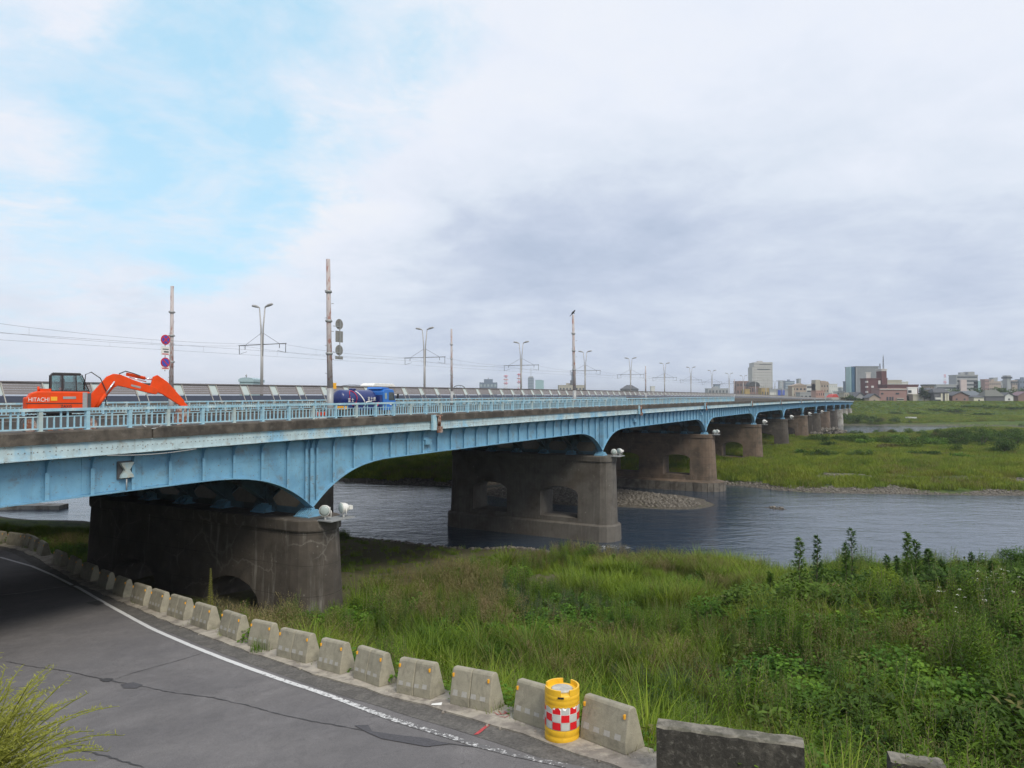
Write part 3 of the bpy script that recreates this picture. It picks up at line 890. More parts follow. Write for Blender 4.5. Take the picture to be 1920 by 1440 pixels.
far_stiff = MB()
for i, sn in enumerate(st_nodes):
    dep = bottom_h(sn)
    at_pier = min(abs(sn - p) for p in PIERS) < 0.05
    if i < 290:
        o = link('stiffener', stiff_mesh(dep), bridge, (sn, 0, EYE + zoff(sn)))
        if at_pier: o.scale = (1.6, 1.5 if False else 1, 1)
    else:
        far_stiff.prism([(w_, (z_ if z_ > -2.9 else dep) + EYE + zoff(sn)) for w_, z_ in prof], 0, sn - 0.008, sn + 0.008)
    if at_pier and sn < 200:
        for dx in (-0.32, 0.32):
            link('stiffener', stiff_mesh(bottom_h(sn + dx)), bridge, (sn + dx, 0, EYE + zoff(sn)))
tag(far_stiff.build('stiffener', m_girder, bridge), kind='stuff')
# lattice of splice plates: slightly proud doublers with rivet rows near the first pier
for (a, b, z0, z1) in [(18.0, 20.9, -2.42, -2.10), (20.95, 22.0, -2.42, -2.10), (12.9, 14.1, -2.9, -1.75), (14.9, 16.0, -2.9, -1.75), (29.6, 30.7, -2.9, -1.75), (31.2, 32.3, -2.9, -1.75)]:
    MB().box(a, b, -0.012, -0.001, H(z0, a), H(z1, a)).build('splice_plate', m_girder, bridge)
mbr = MB()
riv = []
for sn in st_nodes:
    if sn > 45: break
    for dx in (-0.11, 0.11):
        z = bottom_h(sn) + 0.12
        while z < -1.8: riv.append((sn + dx, z)); z += 0.13
for (x_, z_) in riv:
    zz_ = EYE + z_ + zoff(x_)
    mbr.box(x_ - 0.013, x_ + 0.013, -0.016, -0.001, zz_ - 0.013, zz_ + 0.013)
tag(mbr.build('rivet', m_girder, bridge), kind='stuff')

# fascia panels and the concrete edge on top
JOINTS = [14.9, 31.0, 64.7, 90.6, 122.7, 155.6, 190.0, 222.5, 256.0, 288.0, 321.0, 354.0, 387.0, 415.0]
pn_edges = nodes[::4]
band_riv = MB()
for a, b in zip(pn_edges[:-1], pn_edges[1:]):
    mb = MB()
    sweep(mb, [a + 0.012, (a + b) / 2, b - 0.012], rect(-0.46, -0.44, -1.67, -1.26))
    sweep(mb, [a + 0.012, (a + b) / 2, b - 0.012], rect(-0.52, -0.44, -1.70, -1.672))
    sweep(mb, [a + 0.012, (a + b) / 2, b - 0.012], rect(-0.50, -0.462, -1.285, -1.26))
    mb.box(a - 0.10, a + 0.10, -0.472, -0.461, H(-1.665, a), H(-1.287, a))
    mb.build('fascia_panel', m_band, bridge)
    if a < 75:
        x_ = a + 0.2
        while x_ < b - 0.1:
            for hz in ((-1.47,) if int((x_ - a) / 0.17) % 8 else (-1.36, -1.47, -1.58)):
                zz_ = EYE + hz + zoff(x_); band_riv.box(x_ - 0.013, x_ + 0.013, -0.474, -0.461, zz_ - 0.012, zz_ + 0.012)
            x_ += 0.17
m_rivet = pmat('rivet_rusty', (0.17, 0.16, 0.15), 0.7)
tag(band_riv.build('rivet', m_rivet, bridge), kind='stuff')
ed = [S_START] + JOINTS + [S_END]
for a, b in zip(ed[:-1], ed[1:]):
    mb = MB()
    def edge_prof(s):
        o = EYE + zoff(s)
        return [(-0.54, o - 1.255), (-0.54, o - 0.93), (-0.50, o - 0.885), (-0.10, o - 0.885), (-0.10, o - 1.255)]
    n = max(2, int((b - a) / 3)); ss = [a + 0.03 + (b - a - 0.06) * k / n for k in range(n + 1)]
    sweep(mb, ss, edge_prof)
    mb.build('concrete_edge', m_kerb_old, bridge)
n = 90; ss = [S_START + (S_END - S_START) * k / n for k in range(n + 1)]
mb = MB(); sweep(mb, ss, rect(-0.098, 1.6, -1.30, -1.10)); sweep(mb, ss, rect(1.6, 15.0, -1.75, -1.45)); sweep(mb, ss, rect(15.0, 16.6, -1.30, -1.10))
sweep(mb, ss, rect(-0.098, 1.6, -1.75, -1.302)); sweep(mb, ss, rect(15.0, 16.6, -1.75, -1.302))
mb.build('deck_slab', m_deck, bridge)
mb = MB(); sweep(mb, ss, rect(16.602, 17.0, -1.70, -0.89)); mb.build('far_concrete_edge', m_kerb_old, bridge)

# suspended-span joints: box, rusty drain
for k, sj in enumerate(JOINTS[1:]):
    z = EYE + zoff(sj)
    mb = MB().box(sj - 0.22, sj + 0.22, -0.60, -0.542, z - 1.74, z - 0.93)
    mb.box(sj - 0.22, sj - 0.18, -0.66, -0.60, z - 1.74, z - 0.93)
    j = mb.build('joint_cover', m_rail, bridge)
    MB().box(sj + 0.30, sj + 0.62, -0.70, -0.545, z - 1.88, z - 1.55).tube([(sj + 0.46, -0.62, z - 1.55), (sj + 0.46, -0.62, z - 0.95)], 0.07, 8) \
        .tube([(sj + 0.33, -0.60, z - 1.55), (sj + 0.36, -0.60, z - 1.0)], 0.025, 6).box(sj + 0.12, sj + 0.7, -0.66, -0.545, z - 1.0, z - 0.95).build('drain_box', m_rust, bridge)
    # hinge bearing pocket under the fascia
    MB().box(sj - 0.35, sj + 0.45, -0.16, -0.002, z - 2.25, z - 2.12).box(sj - 0.22, sj + 0.3, -0.22, -0.002, z - 2.5, z - 2.25).build('hinge_bracket', m_girder, bridge)
# hourglass hinge bearing left of the first pier
z = EYE + zoff(14.3)
hb = MB().box(14.02, 14.58, -0.06, -0.002, z - 2.56, z - 1.98).build('hinge_plate', m_darkgrey, bridge)
MB().prism([(14.08, z - 2.52), (14.52, z - 2.52), (14.50, z - 2.44), (14.38, z - 2.27), (14.50, z - 2.08), (14.52, z - 2.02), (14.08, z - 2.02), (14.10, z - 2.08), (14.22, z - 2.27), (14.10, z - 2.44)], 1, -0.16, -0.062).build('hinge_casting', m_rail_grey, hb)
MB().tube([(14.28, -0.14, z - 2.56), (14.28, -0.14, z - 2.93)], 0.022, 6).build('drain_pipe', m_greymetal, bridge)
cb = []
for k in range(15):
    u = k / 14; cb.append((13.4 + 3.2 * u, -0.50, z - 1.72 - 0.07 * math.sin(math.pi * u)))
MB().tube(cb, 0.018, 5).build('slack_cable', m_greymetal, bridge)
z = EYE + zoff(15)
MB().tube([(14.6, -0.42, z - 0.80), (14.75, -0.50, z - 0.93), (14.95, -0.53, z - 0.95), (15.15, -0.50, z - 0.92), (15.35, -0.42, z - 0.84)], 0.025, 6).build('slack_cable', m_greymetal, bridge)

# railings: posts, rails, balusters
R_S0, R_S1 = 4.7, 111.0
BAY = 1.365


def railing(w0, name, label, mat_post2, full):
    rt = thing(name, label, 'railing', BW(R_S0, w0, EYE - 0.88), RZ)
    rt['label'] = label
    L = R_S1 - R_S0; nb = int(L / BAY)
    ss = [k * BAY for k in range(nb + 1)]

    def rz_(x): return zoff(x + R_S0)

    def rail(a, b, w_0, w_1, z0, z1, nm, mt):
        mb = MB()
        pts = [a + (b - a) * k / 4 for k in range(5)]
        o = 0
        for x in pts:
            for (ww, zz2) in ((w_0, z0), (w_1, z0), (w_1, z1), (w_0, z1)): mb.v.append((x, ww, zz2 + rz_(x)))
        for i in range(4):
            for k in range(4):
                k2 = (k + 1) % 4
                mb.f.append((i * 4 + k, i * 4 + k2, (i + 1) * 4 + k2, (i + 1) * 4 + k)); mb.m.append(0); mb.sm.append(False)
        mb.f += [(3, 2, 1, 0), (16, 17, 18, 19)]; mb.m += [0, 0]; mb.sm += [False, False]
        return mb.build(nm, mt, rt)
    i = 0
    while i < nb:
        j = min(i + 10, nb); a, b = ss[i] + 0.006, ss[j] - 0.006
        rail(a, b, -0.075, 0.075, 0.575, 0.66, 'top_rail', m_rail)
        rail(a, b, -0.018, 0.018, 0.405, 0.43, 'middle_rail', m_rail)
        rail(a, b, -0.035, 0.035, 0.045, 0.085, 'bottom_rail', m_rail)
        i = j
    pm = MB().box(-0.055, 0.055, -0.06, 0.06, -0.02, 0.57).box(-0.10, 0.10, -0.08, 0.08, -0.02, 0.0).mesh('post', m_rail)
    pm2 = MB().box(-0.055, 0.055, -0.06, 0.06, -0.02, 0.57).box(-0.10, 0.10, -0.08, 0.08, -0.02, 0.0).mesh('post', mat_post2)
    bm_s = MB().box(-0.02, 0.02, -0.016, 0.016, 0.086, 0.404).mesh('baluster', m_rail)
    bm_l = MB().box(-0.023, 0.023, -0.02, 0.02, 0.086, 0.574).mesh('baluster', m_rail)
    rest = MB(); cnt = 0
    for k, x in enumerate(ss):
        link('post', pm2 if (k * 7 % 5) < 2 else pm, rt, (x, 0, rz_(x)))
        if k == nb: break
        for m in range(1, 7):
            xb = x + BAY * (m / 7.0); lng = m in (3, 4)
            if full and cnt < 290:
                link('baluster', bm_l if lng else bm_s, rt, (xb, 0, rz_(xb)))
                cnt += 1
            else:
                o = rz_(xb); rest.box(xb - 0.02, xb + 0.02, -0.016, 0.016, 0.086 + o, (0.574 if lng else 0.404) + o)
    tag(rest.build('baluster', m_rail, rt), kind='stuff')
    return rt


rail_near = railing(-0.30, 'bridge_railing', 'pale blue steel railing along the near edge of the old bridge deck', m_rail_grey, True)
rail_far = railing(16.8, 'bridge_railing', 'pale blue railing on the far edge of the old deck, seen through the near railing', m_rail_grey, False)

# ---- piers


def stadium(s0, a, w0, w1, n=8, sq=1.0):
    """outline in (s, w); a half thickness, ends rounded; sq < 1 flattens the round end"""
    pts = []
    for k in range(n + 1):
        an = math.pi + math.pi * k / n             # near end (low w)
        pts.append((s0 + a * math.cos(an), w0 + a * sq + a * sq * math.sin(an)))
    for k in range(n + 1):
        an = math.pi * k / n
        pts.append((s0 + a * math.cos(an), w1 - a * sq + a * sq * math.sin(an)))
    return pts


def loft(mb, rings, m=0):
    n = len(rings[0][0]); o = len(mb.v)
    for pts, z in rings:
        for p in pts: mb.v.append((p[0], p[1], z))
    for i in range(len(rings) - 1):
        for k in range(n):
            k2 = (k + 1) % n
            mb.f.append((o + i * n + k, o + i * n + k2, o + (i + 1) * n + k2, o + (i + 1) * n + k)); mb.m.append(m); mb.sm.append(False)
    mb.f.append(tuple(o + k for k in range(n))[::-1]); mb.m.append(m); mb.sm.append(False)
    e = o + (len(rings) - 1) * n
    mb.f.append(tuple(e + k for k in range(n))); mb.m.append(m); mb.sm.append(False)
    return mb


def boolean_cut(mesh_a, cutter_mb):
    oa = bpy.data.objects.new('tmp_a', mesh_a); ob = bpy.data.objects.new('tmp_b', cutter_mb.mesh('tmp_b', m_pier_a))
    COL.objects.link(oa); COL.objects.link(ob)
    md = oa.modifiers.new('b', 'BOOLEAN'); md.object = ob; md.operation = 'DIFFERENCE'; md.solver = 'EXACT'
    dg = bpy.context.evaluated_depsgraph_get(); dg.update()
    me2 = bpy.data.meshes.new_from_object(oa.evaluated_get(dg), depsgraph=dg)
    bpy.data.objects.remove(oa); bpy.data.objects.remove(ob)
    return me2


def make_bearing(parent, s0, w_, ztop, near):
    """ribbed blue rocker under a girder"""
    top = EYE + bottom_h(s0) + zoff(s0) - 0.036
    h = top - ztop
    mb = MB()
    mb.box(s0 - 0.50, s0 + 0.50, w_ - 0.42, w_ + 0.42, ztop, ztop + 0.045)
    mb.box(s0 - 0.10, s0 + 0.10, w_ - 0.2, w_ + 0.2, top - 0.06, top)
    n = 7 if near else 3
    for k in range(n):
        x = w_ - 0.36 + 0.72 * k / (n - 1)
        mb.prism([(s0 - 0.46, ztop + 0.045), (s0 + 0.46, ztop + 0.045), (s0 + 0.40, ztop + 0.11), (s0 + 0.09, top - 0.06), (s0 - 0.09, top - 0.06), (s0 - 0.40, ztop + 0.11)], 1, x - 0.022, x + 0.022)
    mb.prism([(s0 - 0.16, ztop + 0.045), (s0 + 0.16, ztop + 0.045), (s0 + 0.05, top - 0.06), (s0 - 0.05, top - 0.06)], 1, w_ - 0.33, w_ + 0.33)
    mb.build('bearing', m_girder, parent)


def diaphragm(s0):
    """plate between the girders over a pier, with eight-sided openings"""
    mb = MB(); ws = [0.04] + WL
    o = EYE + zoff(s0)
    for wa, wb in zip(ws[:-1], ws[1:]):
        a, b = wa + 0.05, wb - 0.01
        zt, zb = o - 1.76, o - 4.98
        c = (a + b) / 2; cz = (o - 4.33); hw, hh, ch = 0.86, 0.38, 0.26
        octo = [(c - hw, cz - hh + ch), (c - hw + ch, cz - hh), (c + hw - ch, cz - hh), (c + hw, cz - hh + ch), (c + hw, cz + hh - ch), (c + hw - ch, cz + hh), (c - hw + ch, cz + hh), (c - hw, cz + hh - ch)]
        outer = [(a, cz - hh + ch), (c - hw + ch, zb), (c + hw - ch, zb), (b, cz - hh + ch), (b, cz + hh - ch), (c + hw - ch, zt), (c - hw + ch, zt), (a, cz + hh - ch)]
        corners = [(a, zb), (b, zb), (b, zt), (a, zt)]
        for x in (s0 - 0.02, s0 + 0.02):
            vs = [(x, p[0], p[1]) for p in octo + outer + corners]
            fs = [(i, (i + 1) % 8, 8 + (i + 1) % 8, 8 + i) for i in range(8)]
            fs += [(8, 9, 16), (10, 11, 17), (12, 13, 18), (14, 15, 19)]
            mb.add(vs, fs)
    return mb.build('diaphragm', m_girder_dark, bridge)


m_lampwhite = pmat('floodlight_white_housing', (0.72, 0.71, 0.68), 0.4, var=0.08, scale=6, grime=((0.4, 0.38, 0.34), 5.0, 0.4))
ZTOP = []
for k, ps in enumerate(PIERS):
    ztop = EYE - 5.02 + zoff(ps)
    ZTOP.append(ztop)
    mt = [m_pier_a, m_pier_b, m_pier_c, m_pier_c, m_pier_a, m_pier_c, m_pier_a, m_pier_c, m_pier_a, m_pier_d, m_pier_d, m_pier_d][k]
    zb = 0
    if k >= 9: zb = 1.0
    wnear, wfar = -1.25, 14.7
    if k in (4,): wnear = -1.0
    if k >= 9: wnear = -1.0
    n_end = 10 if k != 1 else 6
    zc = ztop - 0.48
    bat = 0.055 if k != 1 else 0.03
    def ring(z, extra=0.0, s0=ps, k=k):
        dz = (zc - z) * bat
        return stadium(s0, 1.12 + dz + extra, wnear - dz - extra, wfar + dz + extra, n_end, 0.8 if k == 1 else 1.0)
    lo = -1.0
    if k == 1: lo = 1.38
    if k == 2: lo = 1.30
    rings = [(ring(z), z) for z in np.linspace(lo if k not in (0,) else 1.2, zc, 5)]
    mb = loft(MB(), rings); mesh_ = mb.mesh('pier', mt)
    if k < 6:
        cm = MB()
        z_sill, z_spring, z_crown = {0: (1.0, 3.0, 4.15), 1: (1.75, 3.75, 4.35), 2: (1.9, 4.0, 4.5)}.get(k, (1.6, 3.4, 4.2))
        for (wa, wb) in ((1.6, 5.1), (8.4, 11.9)):
            c = (wa + wb) / 2; r = (wb - wa) / 2
            pts = [(wa, z_sill), (wb, z_sill), (wb, z_spring)] + [(c + r * math.cos(R(a)), z_spring + (z_crown - z_spring) * math.sin(R(a))) for a in (25, 50, 75, 90, 105, 130, 155)] + [(wa, z_spring)]
            cm.prism(pts, 0, ps - 3, ps + 3)
        mesh_ = boolean_cut(mesh_, cm)
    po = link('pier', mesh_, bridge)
    if k < 3: po['label'] = ['dark weathered concrete pier beside the road', 'concrete pier with vertical board marks standing in the river', 'brown stone faced pier on a slab walled footing'][k]
    # cap with a slight lip
    cp = loft(MB(), [(ring(zc, 0.07), zc), (ring(zc, 0.09), zc + 0.06), (ring(zc, 0.09), ztop - 0.05), (ring(zc, 0.05), ztop)]).build('pier_cap', mt, po)
    if k == 1:
        loft(MB(), [(ring(1.38, 0.34), -1.0), (ring(1.38, 0.26), 1.25), (ring(1.38, 0.12), 1.378)]).build('plinth', mt, po)
    if k == 2:
        loft(MB(), [(ring(1.30, 0.95), -1.0), (ring(1.30, 0.95), 1.12), (ring(1.30, 0.2), 1.298)]).build('plinth', mt, po)
        fr = ring(1.30, 0.98)
        m_slab = pmat('footing_slab_concrete', (0.14, 0.125, 0.105), 0.95, var=0.3, scale=2, color2=(0.075, 0.065, 0.055), mix_scale=0.8, streak=3.0, streak_col=(0.25, 0.23, 0.2), streak_amt=0.4)
        for a_, b_ in zip(fr, fr[1:] + fr[:1]):
            L_ = math.hypot(b_[0] - a_[0], b_[1] - a_[1]); nn = max(1, round(L_ / 0.95))
            for j in range(nn):
                p0 = (a_[0] + (b_[0] - a_[0]) * (j + 0.03) / nn, a_[1] + (b_[1] - a_[1]) * (j + 0.03) / nn)
                p1 = (a_[0] + (b_[0] - a_[0]) * (j + 0.97) / nn, a_[1] + (b_[1] - a_[1]) * (j + 0.97) / nn)
                nx_, ny_ = (p1[1] - p0[1]) / L_ * nn, -(p1[0] - p0[0]) / L_ * nn
                dd = 0.12
                bt = [(p0[0] + nx_ * .01, p0[1] + ny_ * .01), (p1[0] + nx_ * .01, p1[1] + ny_ * .01), (p1[0] + nx_ * dd, p1[1] + ny_ * dd), (p0[0] + nx_ * dd, p0[1] + ny_ * dd)]
                zt_ = 1.10 + random.uniform(-0.03, 0.03)
                MB().hexa([(x, y, -0.6) for x, y in bt][::-1], [(x, y, zt_) for x, y in bt][::-1]).build('facing_slab', m_slab, po)
    if ps < 170:
        for j, wv in enumerate([0.02] + WL[:-1]): make_bearing(po, ps, wv, ztop, k < 2 and j < 3)
        diaphragm(ps)
    else:
        make_bearing(po, ps, 0.02, ztop, False)
    MB().box(ps - 0.62, ps + 0.62, -0.62, 0.62, ztop - 0.0, ztop + 0.001).build('bearing_pad', mt, po) if False else None

# intermediate cross frames under the deck (dark, seen between girders)
mb = MB()
for a, b in zip(SUP[:-1], SUP[1:]):
    for k in range(1, 5):
        s0 = a + (b - a) * k / 5
        if s0 > 140: continue
        o = EYE + zoff(s0)
        mb.box(s0 - 0.02, s0 + 0.02, 0.05, 15.88, o - 2.75, o - 2.6)
        mb.box(s0 - 0.02, s0 + 0.02, 0.05, 15.88, o - 1.95, o - 1.78)
        ws = [0.04] + WL
        for wa, wb in zip(ws[:-1], ws[1:]):
            mb.tube([(s0, wa + 0.1, o - 2.6), (s0, wb - 0.1, o - 1.95)], 0.04, 4); mb.tube([(s0, wb - 0.1, o - 2.6), (s0, wa + 0.1, o - 1.95)], 0.04, 4)
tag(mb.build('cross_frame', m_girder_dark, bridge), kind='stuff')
# abutments
MB().box(-14.0, -10.4, -0.6, 17.2, EYE - 9.5, EYE - 1.75 + zoff(-11)).box(-14.0, -11.2, -0.6, 17.2, EYE - 1.75 + zoff(-11), EYE - 1.2 + zoff(-11)).build('abutment', m_pier_a, bridge)
MB().box(S_END - 0.5, S_END + 4, -0.6, 17.2, EYE - 9.5, EYE - 1.75 + zoff(S_END)).build('abutment', m_pier_a, bridge)
bb = MB().box(S_END + 1.0, S_END + 30, -1.5, 18, EYE - 6, EYE - 1.2 + zoff(S_END)); bb.build('approach_embankment_wall', m_pier_a, bridge)

# ---- floodlights on the pier heads
def floodlight(loc, yaw, label, size=1.0):
    r = thing('floodlight', label, 'floodlight', loc, yaw, 'white floodlights on the pier heads')
    mb = MB().lathe([(0.0, -0.26), (0.10, -0.25), (0.19, -0.17), (0.235, -0.05), (0.25, 0.08), (0.262, 0.10), (0.262, 0.14), (0.24, 0.14)], (0, 0, 0.42), 16, axis=1)
    mb.build('housing', m_lampwhite, r)
    MB().lathe([(0.24, 0.139), (0.16, 0.17), (0.0, 0.185)], (0, 0, 0.42), 16, axis=1).build('lens', m_noiseglass, r)
    MB().tube([(-0.27, 0, 0.42), (-0.27, 0, 0.12), (0.27, 0, 0.12), (0.27, 0, 0.42)], 0.02, 6).tube([(0, 0, 0.0), (0, 0, 0.12)], 0.05, 8).build('yoke', m_lampwhite, r)
    MB().box(-0.11, 0.11, -0.42, -0.24, 0.33, 0.51).build('ballast_box', m_lampwhite, r)
    if size != 1: r.scale = (size,) * 3
    return r


fl = [('on the roadside pier', 0), ('on the pier standing in the river', 1), ('on the brown slab footed pier', 2), ('on the fourth pier from the road', 3),
      ('on the fifth pier from the road', 4), ('on the sixth pier from the road', 5), ('on the seventh pier from the road', 6)]
for nm, k in fl:
    ps = PIERS[k]
    if k < 3:
        floodlight(BW(ps - 0.50, -1.35, ZTOP[k] + 0.02), RZ + R(115), 'left white floodlight of the pair ' + nm, 0.9)
        floodlight(BW(ps + 0.38, -1.55, ZTOP[k] + 0.02), RZ + R(70), 'right white floodlight of the pair ' + nm, 0.9)
        MB().box(ps - 0.7, ps + 0.75, -1.85, -1.1, ZTOP[k] - 0.03, ZTOP[k] + 0.018).build('lamp_shelf', m_greymetal, bridge)
    else:
        floodlight(BW(ps + 0.2, -1.75, ZTOP[k] + 0.02), RZ + R(-40), 'white round floodlight ' + nm, 1.25)
        MB().box(ps - 0.3, ps + 0.7, -2.2, -1.0, ZTOP[k] - 0.03, ZTOP[k] + 0.018).build('lamp_shelf', m_greymetal, bridge)

# ------------------------------------------------------------------ new bridge behind
QN = 42.0 - Q0                                  # w of its near parapet
newb = thing('new_bridge', 'newer grey road bridge with a louvred noise wall behind the old blue one', 'bridge', BW(0, 0, 0), RZ)


def zn(s): return 0.42 - 1.7e-5 * (s - 150) ** 2 if s < 330 else 0.42 - 1.7e-5 * 180 ** 2 - 0.0061 * (s - 330)


def nrect(w0, w1, a, b):
    return lambda s: [(w0, EYE + a + zn(s)), (w1, EYE + a + zn(s)), (w1, EYE + b + zn(s)), (w0, EYE + b + zn(s))]


NS0, NS1 = -10.0, 520.0
ss = list(np.linspace(NS0, NS1, 60))
mb = MB(); sweep(mb, ss, nrect(QN, QN + 34, -1.35, -1.05)); mb.build('deck', m_newconc, newb)
mb = MB(); sweep(mb, ss, nrect(QN + 0.25, QN + 33.7, -1.75, -1.352)); mb.build('edge_beam', m_newdark, newb)
for wv in (2.2, 10.0, 18.0, 26.0):
    mb = MB(); sweep(mb, ss, nrect(QN + wv, QN + wv + 4.0, -2.75, -1.752)); mb.build('box_girder', m_newgirder, newb)
pp_ = MB(); sweep(pp_, ss, nrect(QN - 0.02, QN + 0.30, -1.35, -0.42)); pp_.build('parapet', m_newconc, newb)
MOD = 2.75; SL = 0.62                           # slope of the wall away from the river
lv = MB()                                       # louvre panel: five slats
for j in range(5):
    z0 = 0.03 + j * 0.135; lean = 0.42 * (z0 / 0.70) + 0.26
    lv.hexa([(0.66, lean - 0.03, z0), (MOD - 0.03, lean - 0.03, z0), (MOD - 0.03, lean + 0.02, z0), (0.66, lean + 0.02, z0)],
            [(0.66, lean + 0.05, z0 + 0.125), (MOD - 0.03, lean + 0.05, z0 + 0.125), (MOD - 0.03, lean + 0.10, z0 + 0.125), (0.66, lean + 0.10, z0 + 0.125)])
slat_meshes = None
glass_mb = MB().hexa([(0.07, 0.25, 0.0), (0.60, 0.25, 0.0), (0.60, 0.28, 0.0), (0.07, 0.28, 0.0)], [(0.07, 0.66, 0.69), (0.60, 0.66, 0.69), (0.60, 0.69, 0.69), (0.07, 0.69, 0.69)])
low_mb = MB().hexa([(0.03, 0.02, -0.42), (MOD - 0.03, 0.02, -0.42), (MOD - 0.03, 0.08, -0.42), (0.03, 0.08, -0.42)], [(0.03, 0.20, -0.06), (MOD - 0.03, 0.20, -0.06), (MOD - 0.03, 0.26, -0.06), (0.03, 0.26, -0.06)])
post_mb = MB()
for px_ in (0.0, 0.64):
    post_mb.hexa([(px_ - 0.03, -0.09, -0.62), (px_ + 0.03, -0.09, -0.62), (px_ + 0.03, 0.04, -0.62), (px_ - 0.03, 0.04, -0.62)], [(px_ - 0.03, 0.60, 0.72), (px_ + 0.03, 0.60, 0.72), (px_ + 0.03, 0.74, 0.72), (px_ - 0.03, 0.74, 0.72)])
me_lv = lv.mesh('louvre_panel', m_noise); me_gl = glass_mb.mesh('pane', m_noiseglass); me_lo = low_mb.mesh('lower_panel', m_noiseblue); me_po = post_mb.mesh('wall_post', m_noisepost)
restm = MB()
k = 0; s0 = 6.0
while s0 < 505:
    o = EYE + zn(s0)
    if k < 110:
        for nm, mme in (('louvre_panel', me_lv), ('pane', me_gl), ('lower_panel', me_lo), ('wall_post', me_po)):
            link(nm, mme, newb, (s0, QN, o))
    else:
        for mm, src in ((0, lv), (1, glass_mb), (2, low_mb), (3, post_mb)):
            restm.add([(v[0] + s0, v[1] + QN, v[2] + o) for v in src.v], src.f, mm)
    s0 += MOD; k += 1
tag(restm.build('noise_wall', [m_noise, m_noiseglass, m_noiseblue, m_noisepost], newb), kind='stuff')
for a in range(0, 500, 55):
    mb = MB(); sweep(mb, list(np.linspace(a + 6 - (0.0 if a else 0), a + 61, 6)), nrect(QN + 0.56, QN + 0.82, 0.69, 0.76)); mb.build('top_rail', m_noise, newb)
for sp in [48.3 - 1.6, 121.6 - 1.6, 194, 267, 340, 413]:
    def r2(z, ex=0.0): return stadium(sp, 1.6 + ex, QN + 1.7, QN + 30, 8)
    loft(MB(), [(r2(0), -1.0), (r2(0), 9.25)]).build('new_pier', m_newconc, newb)
# ------------------------------------------------------------------ poles of the old tram line, lamps, wires
def line_pole(s, w, top_h, label, r0=0.15, lean=(0, 0), base_h=-1.10):
    z0 = EYE + base_h + zoff(s)
    r = thing('utility_pole', label, 'pole', BW(s, w, z0), RZ, 'old rusty steel poles on the old bridge')
    Ht = EYE + top_h - z0
    q = [(0, 0, 0), (lean[0] * 0.5, lean[1] * 0.5, Ht * 0.5), (lean[0], lean[1], Ht)]
    MB().tube([(0, 0, 0), (0, 0, 1.55)], [r0 * 1.12, r0 * 1.1], 10).build('lower_tube', m_greymetal, r)
    MB().tube([(0, 0, 1.55), q[1], q[2]], [r0, r0 * 0.84, r0 * 0.68], 10).build('upper_tube', m_rustpole, r)
    for f in (0.42, 0.62, 0.80):
        x, y, z = lean[0] * f, lean[1] * f, Ht * f
        MB().lathe([(r0 * 0.9, z - 0.06), (r0 * 1.12, z - 0.05), (r0 * 1.12, z + 0.05), (r0 * 0.9, z + 0.06)], (x, y, 0), 10).box(x - r0 * 1.5, x + r0 * 1.5, y - 0.03, y + 0.03, z - 0.03, z + 0.03).build('clamp', m_greymetal, r)
    mb = MB()
    for k in range(7):
        z = Ht * (0.3 + 0.085 * k); x = lean[0] * z / Ht
        mb.tube([(x, -r0 * (1 if k % 2 else -1), z), (x, -(r0 + 0.13) * (1 if k % 2 else -1), z)], 0.014, 5)
    mb.build('step_bolts', m_greymetal, r)
    return r, Ht


P1p, h1 = line_pole(26.6, 14.8, 6.45, 'rusty old pole with two round no stopping signs, behind the excavator arm', 0.135)
P2p, h2 = line_pole(24.6, 0.75, 6.35, 'tallest rusty old pole, carrying grey sign backs, beside the blue tank truck', 0.135, (-0.12, 0.05))
P3p, h3 = line_pole(55.9, 14.8, 6.45, 'thin rusty old pole right of the blue tank truck, without signs', 0.12, (-0.05, 0))
P4p, h4 = line_pole(52.5, 0.75, 6.65, 'rusty red old pole with a crow perched on its top', 0.135, (-0.14, 0.05))
P5p, h5 = line_pole(114.0, 14.8, 5.2, 'short far rusty pole near the end of the blue railing', 0.12)
P6p, h6 = line_pole(186.0, 14.8, 4.6, 'farthest grey old pole on the bridge, left of the tall pale hotel', 0.12)


def disc(mb, c, r, y0, y1, n=24, m=0):
    pts = [(c[0] + r * math.cos(2 * math.pi * k / n), c[1] + r * math.sin(2 * math.pi * k / n)) for k in range(n)]
    return mb.prism(pts, 1, y0, y1, m)


def bar(mb, c, r, ang, wd, y0, y1, m=0):
    ca, sa = math.cos(ang), math.sin(ang)
    pts = [(c[0] + u * ca - v * sa, c[1] + u * sa + v * ca) for u, v in ((-r, -wd), (r, -wd), (r, wd), (-r, wd))]
    return mb.prism(pts, 1, y0, y1, m)


# signs on the first pole face the camera side; local x along the bridge, -y towards the camera
SR = 0.29
sg_h = lambda py, depth: (745 - py) / FPX * depth
dep = 41.2
zb1 = P1p.location.z
xo = -0.60
arm_m = MB()
for py, cross in ((639, True), (681, False)):
    zc_ = EYE + sg_h(py, dep) - zb1
    d1 = disc(MB(), (xo, zc_), SR, -0.30, -0.28).build('sign_disc', m_signred, P1p)
    disc(MB(), (xo, zc_), SR * 0.76, -0.312, -0.3005).build('sign_face', m_signblue, d1)
    mb = MB(); bar(mb, (xo, zc_), SR * 0.80, R(-45 + 90 * 0), 0.032, -0.322, -0.313)
    if cross: bar(mb, (xo, zc_), SR * 0.80, R(45), 0.032, -0.332, -0.3225)
    mb.build('sign_slash', m_signred, d1)
    arm_m.box(xo, -0.1, -0.28, -0.24, zc_ - 0.02, zc_ + 0.02)
zc_ = EYE + sg_h(659, dep) - zb1
pl = MB().box(xo - 0.27, xo + 0.27, -0.30, -0.28, zc_ - 0.26, zc_ + 0.24).build('sign_plate', m_whitepaint, P1p)
